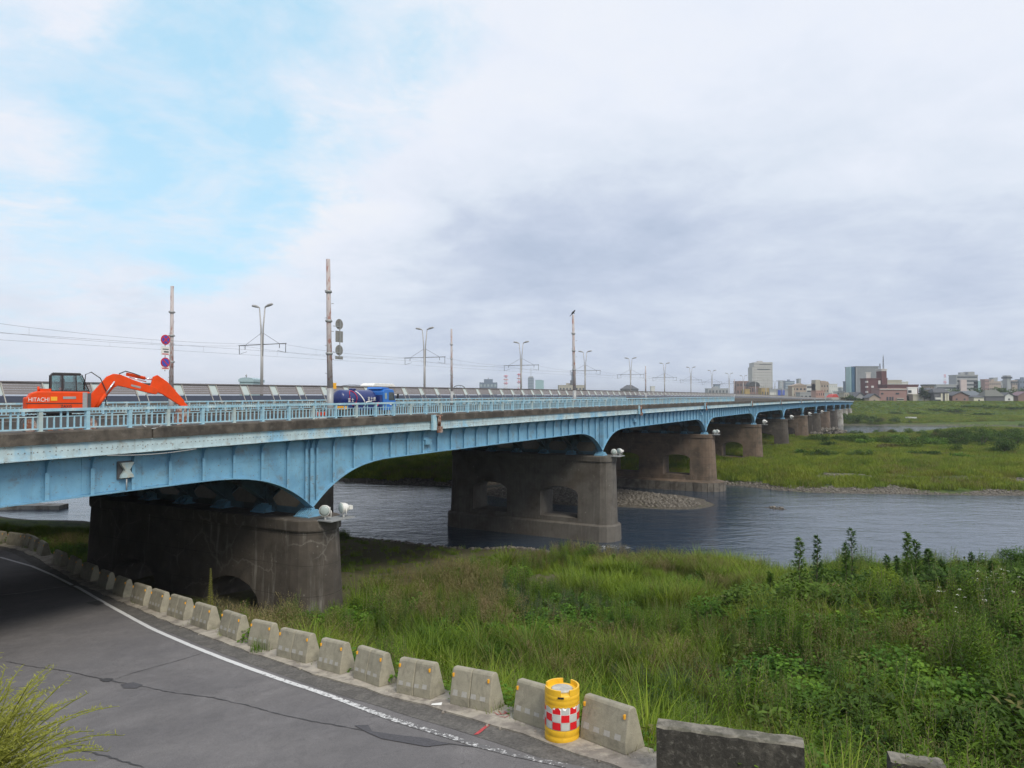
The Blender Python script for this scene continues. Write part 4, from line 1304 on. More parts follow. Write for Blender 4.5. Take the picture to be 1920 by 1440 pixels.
MB().box(xo + -0.1, xo + 0.2, -0.306, -0.3005, zc_ - 0.11, zc_ - 0.03).box(xo - 0.18, xo + 0.2, -0.306, -0.3005, zc_ + 0.05, zc_ + 0.11).build('sign_lettering', m_darkgrey, pl)
MB().box(xo - 0.20, xo + 0.20, -0.306, -0.3005, zc_ - 0.22, zc_ - 0.17).build('sign_arrow', m_signred, pl)
zc_ = EYE + sg_h(691.5, dep) - zb1
pl = MB().box(xo - 0.27, xo + 0.27, -0.30, -0.28, zc_ - 0.09, zc_ + 0.09).build('sign_plate', m_whitepaint, P1p)
MB().box(xo - 0.21, xo + 0.21, -0.306, -0.3005, zc_ - 0.03, zc_ + 0.03).build('sign_arrow', m_signred, pl)
arm_m.box(xo - 0.02, xo + 0.02, -0.278, -0.25, EYE + sg_h(697, dep) - zb1, EYE + sg_h(632, dep) - zb1)
arm_m.build('sign_bracket', m_greymetal, P1p)
# backs of signs on the second pole
dep = 32.7; zb2 = P2p.location.z; xo = 0.42
mb = MB(); sp = MB()
for py in (607, 656):
    zc_ = EYE + sg_h(py, dep) - zb2
    o = disc(MB(), (xo, zc_), 0.245, -0.16, -0.14).build('sign_disc', m_signback, P2p)
    for dz in (-0.10, 0.10): sp.box(xo - 0.2, xo + 0.2, -0.175, -0.161, zc_ + dz - 0.012, zc_ + dz + 0.012)
    mb.box(0.0, xo, -0.19, -0.16, zc_ - 0.13, zc_ - 0.10)
zc_ = EYE + sg_h(630, dep) - zb2
MB().box(xo - 0.24, xo + 0.24, -0.16, -0.14, zc_ - 0.27, zc_ + 0.25).build('sign_plate', m_signback, P2p)
zc_ = EYE + sg_h(670, dep) - zb2
MB().box(xo - 0.25, xo + 0.25, -0.16, -0.14, zc_ - 0.08, zc_ + 0.06).build('sign_plate', m_signback, P2p)
mb.box(xo - 0.02, xo + 0.02, -0.20, -0.176, EYE + sg_h(671, dep) - zb2, EYE + sg_h(597, dep) - zb2)
mb.build('sign_bracket', m_greymetal, P2p); sp.build('sign_stiffener', m_signback, P2p)
MB().box(0.10, 0.30, -0.1, 0.1, EYE + sg_h(727, dep) - zb2 - 0.05, EYE + sg_h(722, dep) - zb2 + 0.1).build('warning_lamp', m_reflect, P2p)

# crow
m_crow = pmat('crow_black', (0.012, 0.012, 0.016), 0.6)
cz = P4p.location + Vector((0, 0, h4))
cr = thing('crow', 'black crow perched on top of a rusty pole', 'bird', BW(52.5 - 0.14, 0.8, cz.z), R(10))
MB().lathe([(0.0, -0.24), (0.035, -0.20), (0.07, -0.10), (0.085, 0.0), (0.075, 0.08), (0.05, 0.14), (0.055, 0.18), (0.05, 0.22), (0.02, 0.26), (0.006, 0.32)], (0, 0, 0), 10, axis=0).build('body', m_crow, cr)
MB().prism([(-0.22, -0.035), (-0.22, 0.035), (-0.42, 0.05), (-0.42, -0.05)], 2, -0.012, 0.012).build('tail', m_crow, cr)
MB().tube([(0.0, 0.03, -0.05), (0.02, 0.03, -0.19)], 0.008, 5).tube([(0.0, -0.03, -0.05), (0.02, -0.03, -0.19)], 0.008, 5).build('legs', m_crow, cr)
for c in cr.children: c.rotation_euler = (0, R(-48), 0)
cr.location.z += 0.17; cr.rotation_euler = (0, 0, R(20))

# lamp masts with catenary arms on the middle of the new bridge
QC = 60.0 - Q0
LAMP_S = [53.9 + 29.7 * k for k in range(-1, 14)]


def make_lamp():
    r = thing('street_lamp', 'x', 'street lamp', (0, 0, 0), RZ, 'double street lamps with tram wire arms along the new bridge')
    Ht = 9.7 + 1.05
    MB().tube([(0, 0, 0), (0, 0, 0.5)], 0.20, 10).tube([(0, 0, 0.5), (0, 0, 7.6)], [0.17, 0.14], 10).build('mast', m_lamp_pole, r)
    for sg in (-1, 1):
        MB().tube([(0, sg * 0.09, 5.2), (0, sg * 0.16, 8.2), (0, sg * 0.42, 10.45)], [0.085, 0.08, 0.065], 8).build('arm_tube', m_lamp_pole, r)
        hd = MB().tube([(0, sg * 0.42, 10.42), (0, sg * 0.55, 10.50), (0, sg * 0.95, 10.62), (0, sg * 1.45, 10.70), (0, sg * 1.62, 10.70)], [0.06, 0.09, 0.155, 0.13, 0.03], 10)
        hd.build('lamp_head', m_lamp_pole, r)
    ca = MB().tube([(0, -3.6, 6.45), (0, 3.6, 6.45)], 0.045, 6)
    ca.tube([(0, -2.6, 6.45), (0, -0.1, 7.7)], 0.02, 4).tube([(0, 2.6, 6.45), (0, 0.1, 7.7)], 0.02, 4)
    ca.build('wire_arm', m_darkgrey, r)
    mb = MB()
    for y in (-3.5, -2.6, 2.6, 3.5):
        mb.tube([(0, y, 6.45), (0, y, 6.45 - (0.95 if abs(y) > 3 else 0.45))], 0.035, 5)
    mb.tube([(0, -3.5, 5.5), (0, -2.3, 5.75)], 0.018, 4).tube([(0, 3.5, 5.5), (0, 2.3, 5.75)], 0.018, 4)
    mb.build('wire_hanger', m_darkgrey, r)
    return r


names = ['outside the left edge, before the excavator', 'left of the tallest rusty pole', 'right of the tallest rusty pole', 'left of the pole with the crow', 'right of the pole with the crow', 'fifth from the excavator',
         'sixth from the excavator', 'seventh from the excavator', 'eighth from the excavator', 'ninth from the excavator', 'tenth from the excavator', 'eleventh from the excavator', 'twelfth from the excavator',
         'second last towards the city', 'last towards the city']
lp = None
for k, s in enumerate(LAMP_S):
    loc = BW(s, QC, EYE - 1.05 + zn(s))
    lab = 'double headed grey street lamp on the new bridge, ' + names[k]
    if lp is None: lp = make_lamp(); lp.location = loc; lp['label'] = lab
    else: dup(lp, loc, RZ, lab)
m_far = None
for q_, z_, nm in ((-3.5, 5.5, 'near contact wire of the tram line'), (3.5, 5.5, 'far contact wire of the tram line'), (-3.0, 6.4, 'near carrier wire of the tram line'), (3.0, 6.4, 'far carrier wire of the tram line')):
    mb = MB(); contact = z_ < 6
    pts = []
    for a, b in zip(LAMP_S[:-1], LAMP_S[1:]):
        for j in range(6):
            u = j / 6; s = a + (b - a) * u
            sag = 0 if contact else -0.55 * 4 * u * (1 - u)
            pts.append((s, QC + q_, EYE - 1.05 + zn(s) + z_ + sag))
    pts = [(-12, QC + q_, EYE - 1.05 + z_)] + pts
    mb.tube(pts, 0.010, 4)
    if not contact:
        for p in pts[::2]: mb.tube([p, (p[0], p[1], EYE - 1.05 + zn(p[0]) + 5.5)], 0.007, 3)
    o = mb.build('overhead_wire', m_wire); o.location = BW(0, 0, 0); o.rotation_euler = (0, 0, RZ)
    tag(o, 'thin overhead wire: ' + nm + ' above the new bridge', 'wire', 'tram wires')

# ------------------------------------------------------------------ excavator
ez = EYE - 1.45 + zoff(17)
ex = thing('excavator', 'orange hydraulic excavator with black cab parked on the old bridge, arm stretched to the right', 'excavator', BW(16.0, 9.3, ez), RZ - R(25))
ex.scale = (0.84, 0.90, 1.02)
EO = [m_orange]
# local x from the rear of the house, y across (-y near), z up
for sy in (-1, 1):
    y0, y1 = (sy * 1.05 - 0.22, sy * 1.05 + 0.22)
    pr = []
    for k in range(9): a = R(90 + 180 * k / 8); pr.append((-0.15 + 0.36 * math.cos(a) + 0.3, 0.38 + 0.36 * math.sin(a)))
    for k in range(9): a = R(-90 + 180 * k / 8); pr.append((2.65 + 0.36 * math.cos(a), 0.38 + 0.36 * math.sin(a)))
    tr = MB().prism(pr, 1, y0, y1).build('track', m_darkgrey, ex)
    mb = MB()
    for k in range(16):
        x = 0.15 + 2.5 * k / 15
        mb.box(x - 0.05, x + 0.05, y0 - 0.02, y1 + 0.02, 0.735, 0.775); mb.box(x - 0.05, x + 0.05, y0 - 0.02, y1 + 0.02, -0.01, 0.025)
    mb.build('track_shoe', m_black, tr)
    mb = MB()
    for x in (0.15, 2.65): mb.lathe([(0.27, y0 - 0.03), (0.27, y1 + 0.03)], (x, 0, 0.38), 14, axis=1)
    for k in range(5): mb.lathe([(0.11, y0 - 0.03), (0.11, y1 + 0.03)], (0.55 + 0.42 * k, 0, 0.18), 10, axis=1)
    mb.build('track_wheel', m_rust, tr)
MB().box(0.6, 2.2, -0.8, 0.8, 0.35, 0.7).lathe([(0.55, 0.7), (0.55, 0.9)], (1.4, 0, 0), 20).build('undercarriage', m_darkgrey, ex)
# house
hp = [(0.02, 0.95), (2.62, 0.95), (2.62, 1.72), (0.45, 1.74), (0.18, 1.66), (0.02, 1.45)]
MB().prism(hp, 1, -1.08, 1.08).build('house', m_orange, ex, 0.05)
cwp = []
for k in range(9): a = R(90 + 180 * k / 8); cwp.append((0.30 + 0.36 * math.cos(a), 1.05 * math.sin(a)))
MB().prism([(0.45, -1.1), (0.45, 1.1), (0.1, 1.0), (-0.07, 0.6), (-0.10, 0), (-0.07, -0.6), (0.1, -1.0)][::-1], 2, 0.93, 1.50).build('counterweight', m_orange, ex, 0.06)
MB().box(2.30, 2.50, -1.10, -1.083, 0.98, 1.70).build('side_stripe', m_greymetal, ex)
MB().box(2.51, 2.66, -1.11, 1.0, 0.97, 1.66).build('front_guard', m_darkgrey, ex)
MB().box(-0.02, 2.6, -1.092, -1.082, 1.24, 1.27).build('panel_seam', m_black, ex)
MB().box(0.1, 2.55, -1.0, 1.0, 0.86, 0.94).build('house_floor', m_black, ex)
MB().box(0.55, 1.0, -0.9, -0.2, 1.74, 1.84).box(1.45, 1.5, 0.2, 0.9, 1.74, 1.9).build('engine_cover', m_orange, ex)
MB().tube([(0.5, -0.55, 1.74), (0.5, -0.55, 1.93)], 0.05, 8).build('exhaust', m_orange, ex)
# cab (on the far-left side of the machine, seen over the house)
cabx0, cabx1 = 1.05, 2.62
def cabring(z, a, b): return [(a, z), (b, z)]
cb = MB()
prf = [(1.05, 0.98), (2.55, 0.98), (2.72, 1.50), (2.62, 2.10), (2.40, 2.47), (2.30, 2.50), (1.12, 2.50), (1.04, 2.42)]
ring_t = 0.055
# frame of posts and roof around glass
cab = MB().prism([(1.02, 2.40), (2.36, 2.42), (2.30, 2.51), (1.12, 2.52)], 1, 0.0, 0.98).build('cab_roof', m_black, ex, 0.02)
fm = MB()
for y in (0.0, 0.93):
    for (xa, za, xb, zb_, wd) in ((1.05, 1.72, 1.05, 2.42, 0.07), (1.53, 1.72, 1.53, 2.42, 0.09), (2.14, 1.72, 2.10, 2.42, 0.06), (2.70, 1.72, 2.36, 2.44, 0.05)):
        fm.hexa([(xa - wd / 2, y, za), (xa + wd / 2, y, za), (xa + wd / 2, y + 0.05, za), (xa - wd / 2, y + 0.05, za)], [(xb - wd / 2, y, zb_), (xb + wd / 2, y, zb_), (xb + wd / 2, y + 0.05, zb_), (xb - wd / 2, y + 0.05, zb_)])
    fm.box(1.02, 2.70, y, y + 0.05, 1.70, 1.78)
fm.build('cab_frame', m_black, ex)
MB().box(1.05, 2.62, 0.0, 0.98, 0.98, 1.72).build('cab_base', m_orange, ex)
gl = MB()
gl.prism([(1.09, 1.78), (1.49, 1.78), (1.49, 2.40), (1.09, 2.40)], 1, 0.018, 0.03)
gl.prism([(1.58, 1.78), (2.11, 1.78), (2.08, 2.40), (1.58, 2.40)], 1, 0.018, 0.03)
gl.prism([(2.17, 1.78), (2.66, 1.78), (2.36, 2.40), (2.13, 2.40)], 1, 0.018, 0.03)
m_clear = bpy.data.materials.new('cab_window_glass'); m_clear.use_nodes = True
t = NT(m_clear.node_tree); t.n.clear()
tr_ = t.node('ShaderNodeBsdfTransparent', inp={0: (0.62, 0.74, 0.74, 1)}); gs_ = t.node('ShaderNodeBsdfGlossy', inp={0: (1, 1, 1, 1), 1: 0.05})
mxx = t.node('ShaderNodeMixShader', inp={0: 0.12, 1: tr_.outputs[0], 2: gs_.outputs[0]}); t.node('ShaderNodeOutputMaterial', inp={0: mxx.outputs[0]})
gl.build('side_window', m_clear, ex)
MB().prism([(1.09, 1.78), (1.49, 1.78), (1.49, 2.40), (1.09, 2.40)], 1, 0.95, 0.96).prism([(1.58, 1.78), (2.66, 1.78), (2.36, 2.40), (1.58, 2.40)], 1, 0.95, 0.96).hexa([(2.69, 0.05, 1.78), (2.71, 0.05, 1.78), (2.71, 0.93, 1.78), (2.69, 0.93, 1.78)], [(2.36, 0.05, 2.40), (2.38, 0.05, 2.40), (2.38, 0.93, 2.40), (2.36, 0.93, 2.40)]).build('windscreen', m_clear, ex)
MB().box(1.62, 1.95, 0.3, 0.7, 1.72, 1.86).box(1.55, 1.66, 0.32, 0.68, 1.8, 2.25).build('operator_seat', m_black, ex)
# boom, stick, bucket: plates with real width
BY0, BY1 = -0.22, 0.10
boom = [(2.55, 1.00), (2.95, 0.95), (3.75, 1.88), (3.95, 2.00), (5.75, 1.62), (5.85, 1.72), (5.80, 1.90), (4.70, 2.24), (4.05, 2.48), (3.75, 2.50), (3.45, 2.38), (2.75, 1.62), (2.50, 1.35)]
MB().prism(boom, 1, BY0, BY1).build('boom', m_orange, ex, 0.02)
stick = [(5.62, 2.40), (5.82, 2.48), (6.32, 2.18), (7.15, 1.36), (7.28, 1.10), (7.14, 1.02), (6.10, 1.62), (5.70, 1.78), (5.50, 2.00)]
MB().prism(stick, 1, BY0 + 0.03, BY1 - 0.03).build('stick', m_orange, ex, 0.02)
bk = [(6.85, 0.95), (7.25, 1.12), (7.42, 0.92), (7.36, 0.62), (7.12, 0.32), (6.80, 0.22), (6.66, 0.34), (6.74, 0.62)]
bkt = MB().prism(bk, 1, -0.45, 0.35).build('bucket', m_rust, ex, 0.02)
mb = MB()
for k in range(5): y = -0.42 + 0.19 * k; mb.hexa([(6.62, y - 0.03, 0.20), (6.74, y - 0.03, 0.24), (6.74, y + 0.03, 0.24), (6.62, y + 0.03, 0.20)], [(6.55, y - 0.015, 0.42), (6.60, y - 0.015, 0.44), (6.60, y + 0.015, 0.44), (6.55, y + 0.015, 0.42)])
mb.build('bucket_tooth', m_darkgrey, bkt)
MB().tube([(7.10, -0.06, 1.30), (7.42, -0.06, 1.02)], 0.05, 6).tube([(6.9, -0.06, 1.5), (7.42, -0.06, 1.02)], 0.04, 6).build('bucket_link', m_orange, ex)
for y in (-0.34, 0.22):
    MB().tube([(2.95, y, 1.02), (3.38, y, 1.62)], 0.085, 10).build('boom_cylinder', m_orange, ex)
    MB().tube([(3.38, y, 1.62), (3.78, y, 2.17)], 0.042, 8).build('cylinder_rod', m_chrome, ex)
MB().tube([(4.35, -0.06, 2.50), (5.25, -0.06, 2.33)], 0.075, 10).build('stick_cylinder', m_orange, ex)
MB().tube([(5.20, -0.06, 2.34), (5.62, -0.06, 2.28)], 0.04, 8).tube([(4.5, -0.06, 2.36), (5.3, -0.06, 2.18)], 0.03, 6).build('cylinder_rod', m_chrome, ex)
MB().tube([(6.05, -0.06, 2.30), (6.72, -0.06, 1.75)], 0.065, 10).build('bucket_cylinder', m_orange, ex)
MB().tube([(6.72, -0.06, 1.75), (7.08, -0.06, 1.38)], 0.036, 8).build('cylinder_rod', m_chrome, ex)
MB().tube([(2.45, -0.2, 1.8), (2.5, -0.22, 2.45), (2.75, -0.25, 2.55), (3.15, -0.27, 2.3), (3.45, -0.27, 1.7), (3.4, -0.25, 1.2)], 0.025, 6).tube([(4.0, -0.2, 2.50), (4.3, -0.2, 2.62), (4.7, -0.2, 2.52), (5.0, -0.2, 2.42)], 0.025, 6).build('hydraulic_hose', m_black, ex)
text_part('HITACHI', 'brand_lettering', 0.23, m_whitepaint, ex, (0.50, -1.094, 1.40), (R(90), 0, 0), 0.95)
MB().box(0.98, 1.24, -1.094, -1.084, 1.36, 1.52).build('yellow_label', m_reflect, ex)
MB().box(1.48, 2.02, -1.094, -1.084, 1.43, 1.53).build('white_label', m_greymetal, ex)
text_part('ZAXIS', 'model_lettering', 0.17, m_black, ex, (1.62, -1.094, 1.13), (R(90), 0, 0), 1.0)
MB().prism([(4.55, 1.98), (5.00, 1.88), (5.02, 1.96), (4.57, 2.06)], 1, BY0 - 0.01, BY0 - 0.001).build('boom_label', m_greymetal, ex)

# ------------------------------------------------------------------ tank truck
tz = EYE - 1.45 + zoff(36)
tk = thing('tank_truck', 'small dark blue vacuum tank truck with white lettering driving on the old bridge', 'truck', BW(33.75, 31 - Q0, tz), RZ)
tk.scale = (0.80, 0.85, 0.93)
TY = -0.95
TOP = 2.10
MB().lathe([(0.0, 0.10), (0.35, 0.12), (0.55, 0.22), (0.62, 0.40), (0.63, 0.8), (0.63, 3.75), (0.62, 4.05), (0.52, 4.28), (0.3, 4.36), (0, 4.38)], (0, 0, TOP - 0.68), 28, axis=0).build('tank', m_truckblue, tk)
MB().lathe([(0.28, TOP - 0.08), (0.28, TOP + 0.02), (0.2, TOP + 0.05)], (1.9, 0, 0), 14).build('manhole', m_truckblue, tk)
rg = MB()
for k in range(25):
    a = 2 * math.pi * k / 24
for x in (1.42,):
    ring = []
    for k in range(25):
        a = 2 * math.pi * k / 24
        xx = 1.25 + 0.42 * math.cos(a); zz2 = TOP - 0.62 + 0.50 * math.sin(a)
        dz = zz2 - (TOP - 0.68)
        yy = -math.sqrt(max(0.0, 0.645 ** 2 - dz ** 2)) - 0.01
        ring.append((xx, yy, zz2))
    rg.tube(ring, 0.03, 5, caps=False)
rg.build('hose_ring', m_signred, tk)
st_ = []
for k in range(12):
    u = k / 11; zz2 = TOP - 0.12 - 0.95 * u; dz = zz2 - (TOP - 0.68)
    st_.append((1.85 + 1.0 * u, -math.sqrt(max(0.0, 0.64 ** 2 - dz ** 2)) - 0.006, zz2))
mbs = MB()
for a, b in zip(st_[:-1], st_[1:]):
    mbs.add([(a[0] - 0.07, a[1], a[2]), (a[0] + 0.07, a[1], a[2]), (b[0] + 0.07, b[1], b[2]), (b[0] - 0.07, b[1], b[2])], [(0, 3, 2, 1)])
mbs.build('white_stripe', m_whitepaint, tk)
text_part('富士建', 'side_lettering', 0.30, m_whitepaint, tk, (3.45, -0.66, TOP - 0.70), (R(90), 0, 0), 1.0, 1.35, 0.01)
text_part('富士', 'side_lettering', 0.30, m_whitepaint, tk, (0.95, -0.66, TOP - 0.78), (R(90), 0, 0), 1.0, 1.6, 0.01)
MB().box(0.1, 6.2, -0.38, 0.38, 0.62, 0.80).build('chassis', m_black, tk)
MB().box(0.15, 0.8, -0.9, 0.9, 0.80, 1.20).box(1.2, 4.2, -0.80, -0.55, 0.66, 0.98).box(4.2, 4.55, -0.85, 0.85, 0.75, 1.7).build('equipment_box', m_truckblue, tk)
MB().box(0.0, 0.14, -0.92, 0.92, 0.72, 0.95).build('rear_bumper', m_reflect, tk)
rgp = [(2.6 + 0.28 * math.cos(R(a)), -0.86, 1.0 + 0.25 * math.sin(R(a))) for a in range(180, 361, 20)]
MB().tube([(3.75 + 0.3 * math.cos(R(a)), -0.87, 1.20 + 0.28 * math.sin(R(a))) for a in range(180, 361, 20)], 0.04, 6).build('suction_hose', m_signred, tk)
MB().tube([(2.2, -0.86, 0.85), (2.6, -0.86, 1.22), (3.2, -0.86, 1.25)], 0.04, 6).build('discharge_pipe', m_whitepaint, tk)
cp = [(4.62, 0.60), (6.28, 0.60), (6.34, 1.15), (6.24, 1.30), (6.02, 2.00), (5.85, 2.12), (4.78, 2.12), (4.62, 1.95)]
MB().prism(cp, 1, -0.92, 0.92).build('cab', m_truckcab, tk, 0.05)
MB().prism([(5.32, 1.32), (6.14, 1.32), (5.96, 1.90), (5.32, 1.90)], 1, -0.935, -0.921).build('side_window', m_glass, tk)
MB().prism([(4.80, 1.42), (5.05, 1.42), (5.05, 1.85), (4.80, 1.85)], 1, -0.935, -0.921).build('side_window', m_cabglass, tk)
MB().hexa([(6.252, -0.80, 1.34), (6.265, -0.80, 1.34), (6.265, 0.80, 1.34), (6.252, 0.80, 1.34)], [(6.045, -0.75, 1.95), (6.06, -0.75, 1.95), (6.06, 0.75, 1.95), (6.045, 0.75, 1.95)]).build('windscreen', m_glass, tk)
MB().box(5.45, 5.95, -0.935, -0.925, 0.98, 1.04).box(5.55, 5.85, -0.935, -0.925, 1.10, 1.14).build('door_lettering', m_whitepaint, tk)
MB().prism([(4.55, 2.13), (5.7, 2.13), (5.55, 2.22), (4.7, 2.28)], 1, -0.75, 0.75).build('roof_deflector', m_truckcab, tk, 0.03)
MB().tube([(6.2, -0.95, 1.5), (6.3, -1.12, 1.6)], 0.02, 5).box(6.24, 6.32, -1.2, -1.05, 1.45, 1.8).build('wing_mirror', m_black, tk)
for x in (1.25, 5.35):
    for sg in (-1, 1):
        wh = MB().lathe([(0.28, -0.11), (0.37, -0.10), (0.38, 0), (0.37, 0.10), (0.28, 0.11)], (x, sg * 0.80, 0.385), 20, axis=1).build('wheel', m_tyre, tk)
        MB().lathe([(0.0, -0.115), (0.2, -0.115), (0.25, -0.10), (0.25, 0.10), (0.2, 0.115), (0, 0.115)], (x, sg * 0.80, 0.385), 14, axis=1).build('rim', m_greymetal, wh)
# orange and white construction barricade behind the railing by the truck's tail
cb_ = thing('construction_barricade', 'orange and white plastic barricade behind the railing under the truck tank', 'barricade', BW(25.6, 2.0, EYE - 1.45 + zoff(25)), RZ)
MB().box(-0.6, 0.6, -0.03, 0.03, 0.62, 0.78).build('orange_board', m_orange, cb_)
MB().box(-0.6, 0.6, -0.03, 0.03, 0.42, 0.55).build('white_board', m_whitepaint, cb_)
MB().tube([(-0.5, -0.2, 0), (-0.5, 0, 0.85)], 0.025, 6).tube([(-0.5, 0.2, 0), (-0.5, 0, 0.85)], 0.025, 6).tube([(0.5, -0.2, 0), (0.5, 0, 0.85)], 0.025, 6).tube([(0.5, 0.2, 0), (0.5, 0, 0.85)], 0.025, 6).build('stand', m_greymetal, cb_)

# white bus roof behind the noise wall
bz = EYE - 1.05 + zn(45)
qv = 49.0
s_l = 1728 * qv / (1687 - 686) - qv * math.tan(TH)
vn = thing('white_van', 'white high roofed van passing behind the noise wall on the new bridge', 'van', BW(s_l, qv - Q0, bz), RZ)
vb = [(0.0, 0.35), (4.4, 0.35), (4.45, 1.1), (4.2, 1.45), (3.85, 2.1), (3.5, 2.28), (0.5, 2.32), (0.08, 2.1), (0.0, 1.2)]
MB().prism(vb, 1, -0.85, 0.85).build('body', m_whitepaint, vn, 0.06)
MB().prism([(0.15, 1.35), (3.95, 1.35), (3.70, 1.98), (0.2, 1.98)], 1, -0.862, -0.851).build('side_window', m_glass, vn)
MB().hexa([(4.215, -0.75, 1.48), (4.23, -0.75, 1.48), (4.23, 0.75, 1.48), (4.215, 0.75, 1.48)], [(3.89, -0.7, 2.05), (3.905, -0.7, 2.05), (3.905, 0.7, 2.05), (3.89, 0.7, 2.05)]).build('windscreen', m_glass, vn)
for x in (0.9, 3.5):
    for sg in (-1, 1): MB().lathe([(0.2, -0.1), (0.33, -0.09), (0.33, 0.09), (0.2, 0.1)], (x, sg * 0.78, 0.33), 16, axis=1).build('wheel', m_tyre, vn)

# ------------------------------------------------------------------ road barriers
BH, BB, BT = 0.66, 0.46, 0.17


def make_barrier(L, loc, ang, label, joint, worn, seed, slope):
    r = random.Random(seed)
    root = thing('concrete_barrier', label, 'barrier', loc, ang, 'precast concrete barriers along the roadside')
    root.rotation_euler = (0, slope, ang)
    n = 2 if joint else 1
    for k in range(n):
        a = -L / 2 + L * k / n + (0.006 if k else 0); b = -L / 2 + L * (k + 1) / n - (0.006 if k < n - 1 else 0)
        # cross section across y: road side is -y
        pr = [(-BB / 2, 0.0), (BB / 2, 0.0), (BT / 2 + 0.0, BH - 0.04), (BT / 2 - 0.035, BH), (-BT / 2 + 0.035, BH), (-BT / 2, BH - 0.04), (-BB / 2 + 0.015, 0.17)]
        o = MB().prism(pr, 0, a, b).build('block', m_conc, root, 0.018)
    # face plane of the road side
    def face(z): return -BB / 2 + 0.015 + (z - 0.17) / (BH - 0.04 - 0.17) * (BB / 2 - 0.015 - BT / 2)
    if worn:
        k = 4 if L > 0.85 else 3
        for j in range(k):
            x = -L / 2 + L * (j + 0.5) / k * 0.92 + 0.02; hw = L * 0.055 + 0.012; z0 = 0.15 + r.uniform(0, 0.02); z1 = z0 + 0.085 + r.uniform(0, 0.03)
            z0 = max(z0, 0.18)
            MB().add([(x - hw, face(z0) - 0.003, z0), (x + hw, face(z0) - 0.003, z0), (x + hw * r.uniform(.8, 1), face(z1) - 0.003, z1), (x - hw * r.uniform(.8, 1), face(z1) - 0.003, z1)], [(0, 1, 2, 3)]).build('worn_patch', m_conc_worn, root)
    for x in (-L / 2 + 0.05, L / 2 - 0.07):
        zc_ = BH - 0.13
        MB().box(x - 0.014, x + 0.014, face(zc_) - 0.03, face(zc_) + 0.01, zc_ - 0.03, zc_ + 0.035).build('reflector', m_reflect, root)
    return root


BLAB = ['rightmost concrete barrier, right of the yellow drum and nearest the dark wall', 'concrete barrier directly behind the yellow drum, half hidden by it', 'first concrete barrier left of the yellow drum, red paint marks at its foot',
        'second concrete barrier left of the yellow drum, with a scrap of paper at its foot', 'third concrete barrier left of the yellow drum', 'fourth concrete barrier left of the yellow drum, a narrow one', 'fifth barrier left of the yellow drum, long with worn squares',
        'short barrier with weeds growing at its foot', 'long barrier just left of the short one with weeds', 'second barrier left of the short weedy one, with pale squares', 'third barrier left of the short weedy one',
        'fourth barrier left of the short weedy one, narrow', 'last brightly lit barrier before the bridge shadow', 'first barrier in the bridge shadow, in front of the pier arch', 'second barrier in the bridge shadow, before the pier corner',
        'third barrier in the bridge shadow', 'fourth barrier in the bridge shadow', 'fifth barrier in the bridge shadow', 'sixth barrier in the shadow, at the bend under the bridge', 'small barrier beyond the bend under the bridge',
        'second small barrier beyond the bend', 'third barrier beyond the bend, long', 'barrier at the left edge of the photo, far end of the row', 'last barrier, outside the left edge']
for k, (a, b) in enumerate(BARS):
    d = b - a
    L = max(0.62, min(1.35, math.hypot(d.x, d.y)))
    if k == 1: L = 1.0
    ang = math.atan2(d.y, d.x)
    c = (a + b) / 2
    nrm = Vector((-math.sin(ang), math.cos(ang), 0))
    c = c + nrm * BB / 2
    c.z = float(road_h(c.x, c.y)) + 0.03
    ang += random.Random(k * 3 + 1).uniform(-0.03, 0.03)
    slope = -math.atan2(float(road_h(c.x + math.cos(ang) * 0.5, c.y + math.sin(ang) * 0.5) - road_h(c.x - math.cos(ang) * 0.5, c.y - math.sin(ang) * 0.5)), 1.0)
    make_barrier(L, c, ang, BLAB[k], k in (2, 3, 4, 6, 8, 9, 10, 16, 17, 21), k < 13, k, slope)

# ------------------------------------------------------------------ crash drum
dp = ground_pix(1054, 1384)
dp.z = float(road_h(dp.x, dp.y)) + 0.006
dr = thing('crash_cushion_drum', 'yellow plastic crash drum with red and white checked sheeting at the barrier end', 'drum', dp, R(-8))
RD = 0.295
bodyp = [(RD * 0.90, 0.0), (RD * 0.985, 0.015), (RD * 0.99, 0.10), (RD * 0.965, 0.115), (RD * 0.965, 0.135), (RD * 0.99, 0.15), (RD * 0.985, 0.22), (RD * 0.965, 0.235),
         (RD * 0.965, 0.635), (RD * 0.985, 0.65), (RD * 0.985, 0.70), (RD * 0.97, 0.715), (RD * 0.985, 0.73), (RD * 0.985, 0.80), (RD * 0.90, 0.812), (RD * 0.62, 0.815), (RD * 0.61, 0.80), (0.0, 0.80)]
MB().lathe(bodyp, n=40).build('drum_body', m_yellow, dr)
MB().lathe([(RD * 0.60, 0.802), (RD * 0.60, 0.828), (RD * 0.55, 0.834), (0, 0.834)], n=28).build('lid', pmat('drum_lid_grey', (0.42, 0.41, 0.37), 0.7, var=0.3, scale=9, bump=0.4, bump_scale=40), dr)
# castellated rim
N = 48
cr_mb = MB()
gaps = [(58, 92), (168, 196), (268, 298)]
for k in range(N):
    a0, a1 = 360 * k / N, 360 * (k + 1) / N
    if any(g0 <= (a0 + a1) / 2 <= g1 for g0, g1 in gaps): continue
    c0, s0_, c1, s1_ = math.cos(R(a0)), math.sin(R(a0)), math.cos(R(a1)), math.sin(R(a1))
    ri, ro = RD * 0.87, RD * 0.99
    cr_mb.hexa([(ri * c0, ri * s0_, 0.79), (ro * c0, ro * s0_, 0.79), (ro * c1, ro * s1_, 0.79), (ri * c1, ri * s1_, 0.79)],
               [(ri * 1.01 * c0, ri * 1.01 * s0_, 0.885), (ro * 0.985 * c0, ro * 0.985 * s0_, 0.885), (ro * 0.985 * c1, ro * 0.985 * s1_, 0.885), (ri * 1.01 * c1, ri * 1.01 * s1_, 0.885)])
cr_mb.build('rim', m_yellow, dr)
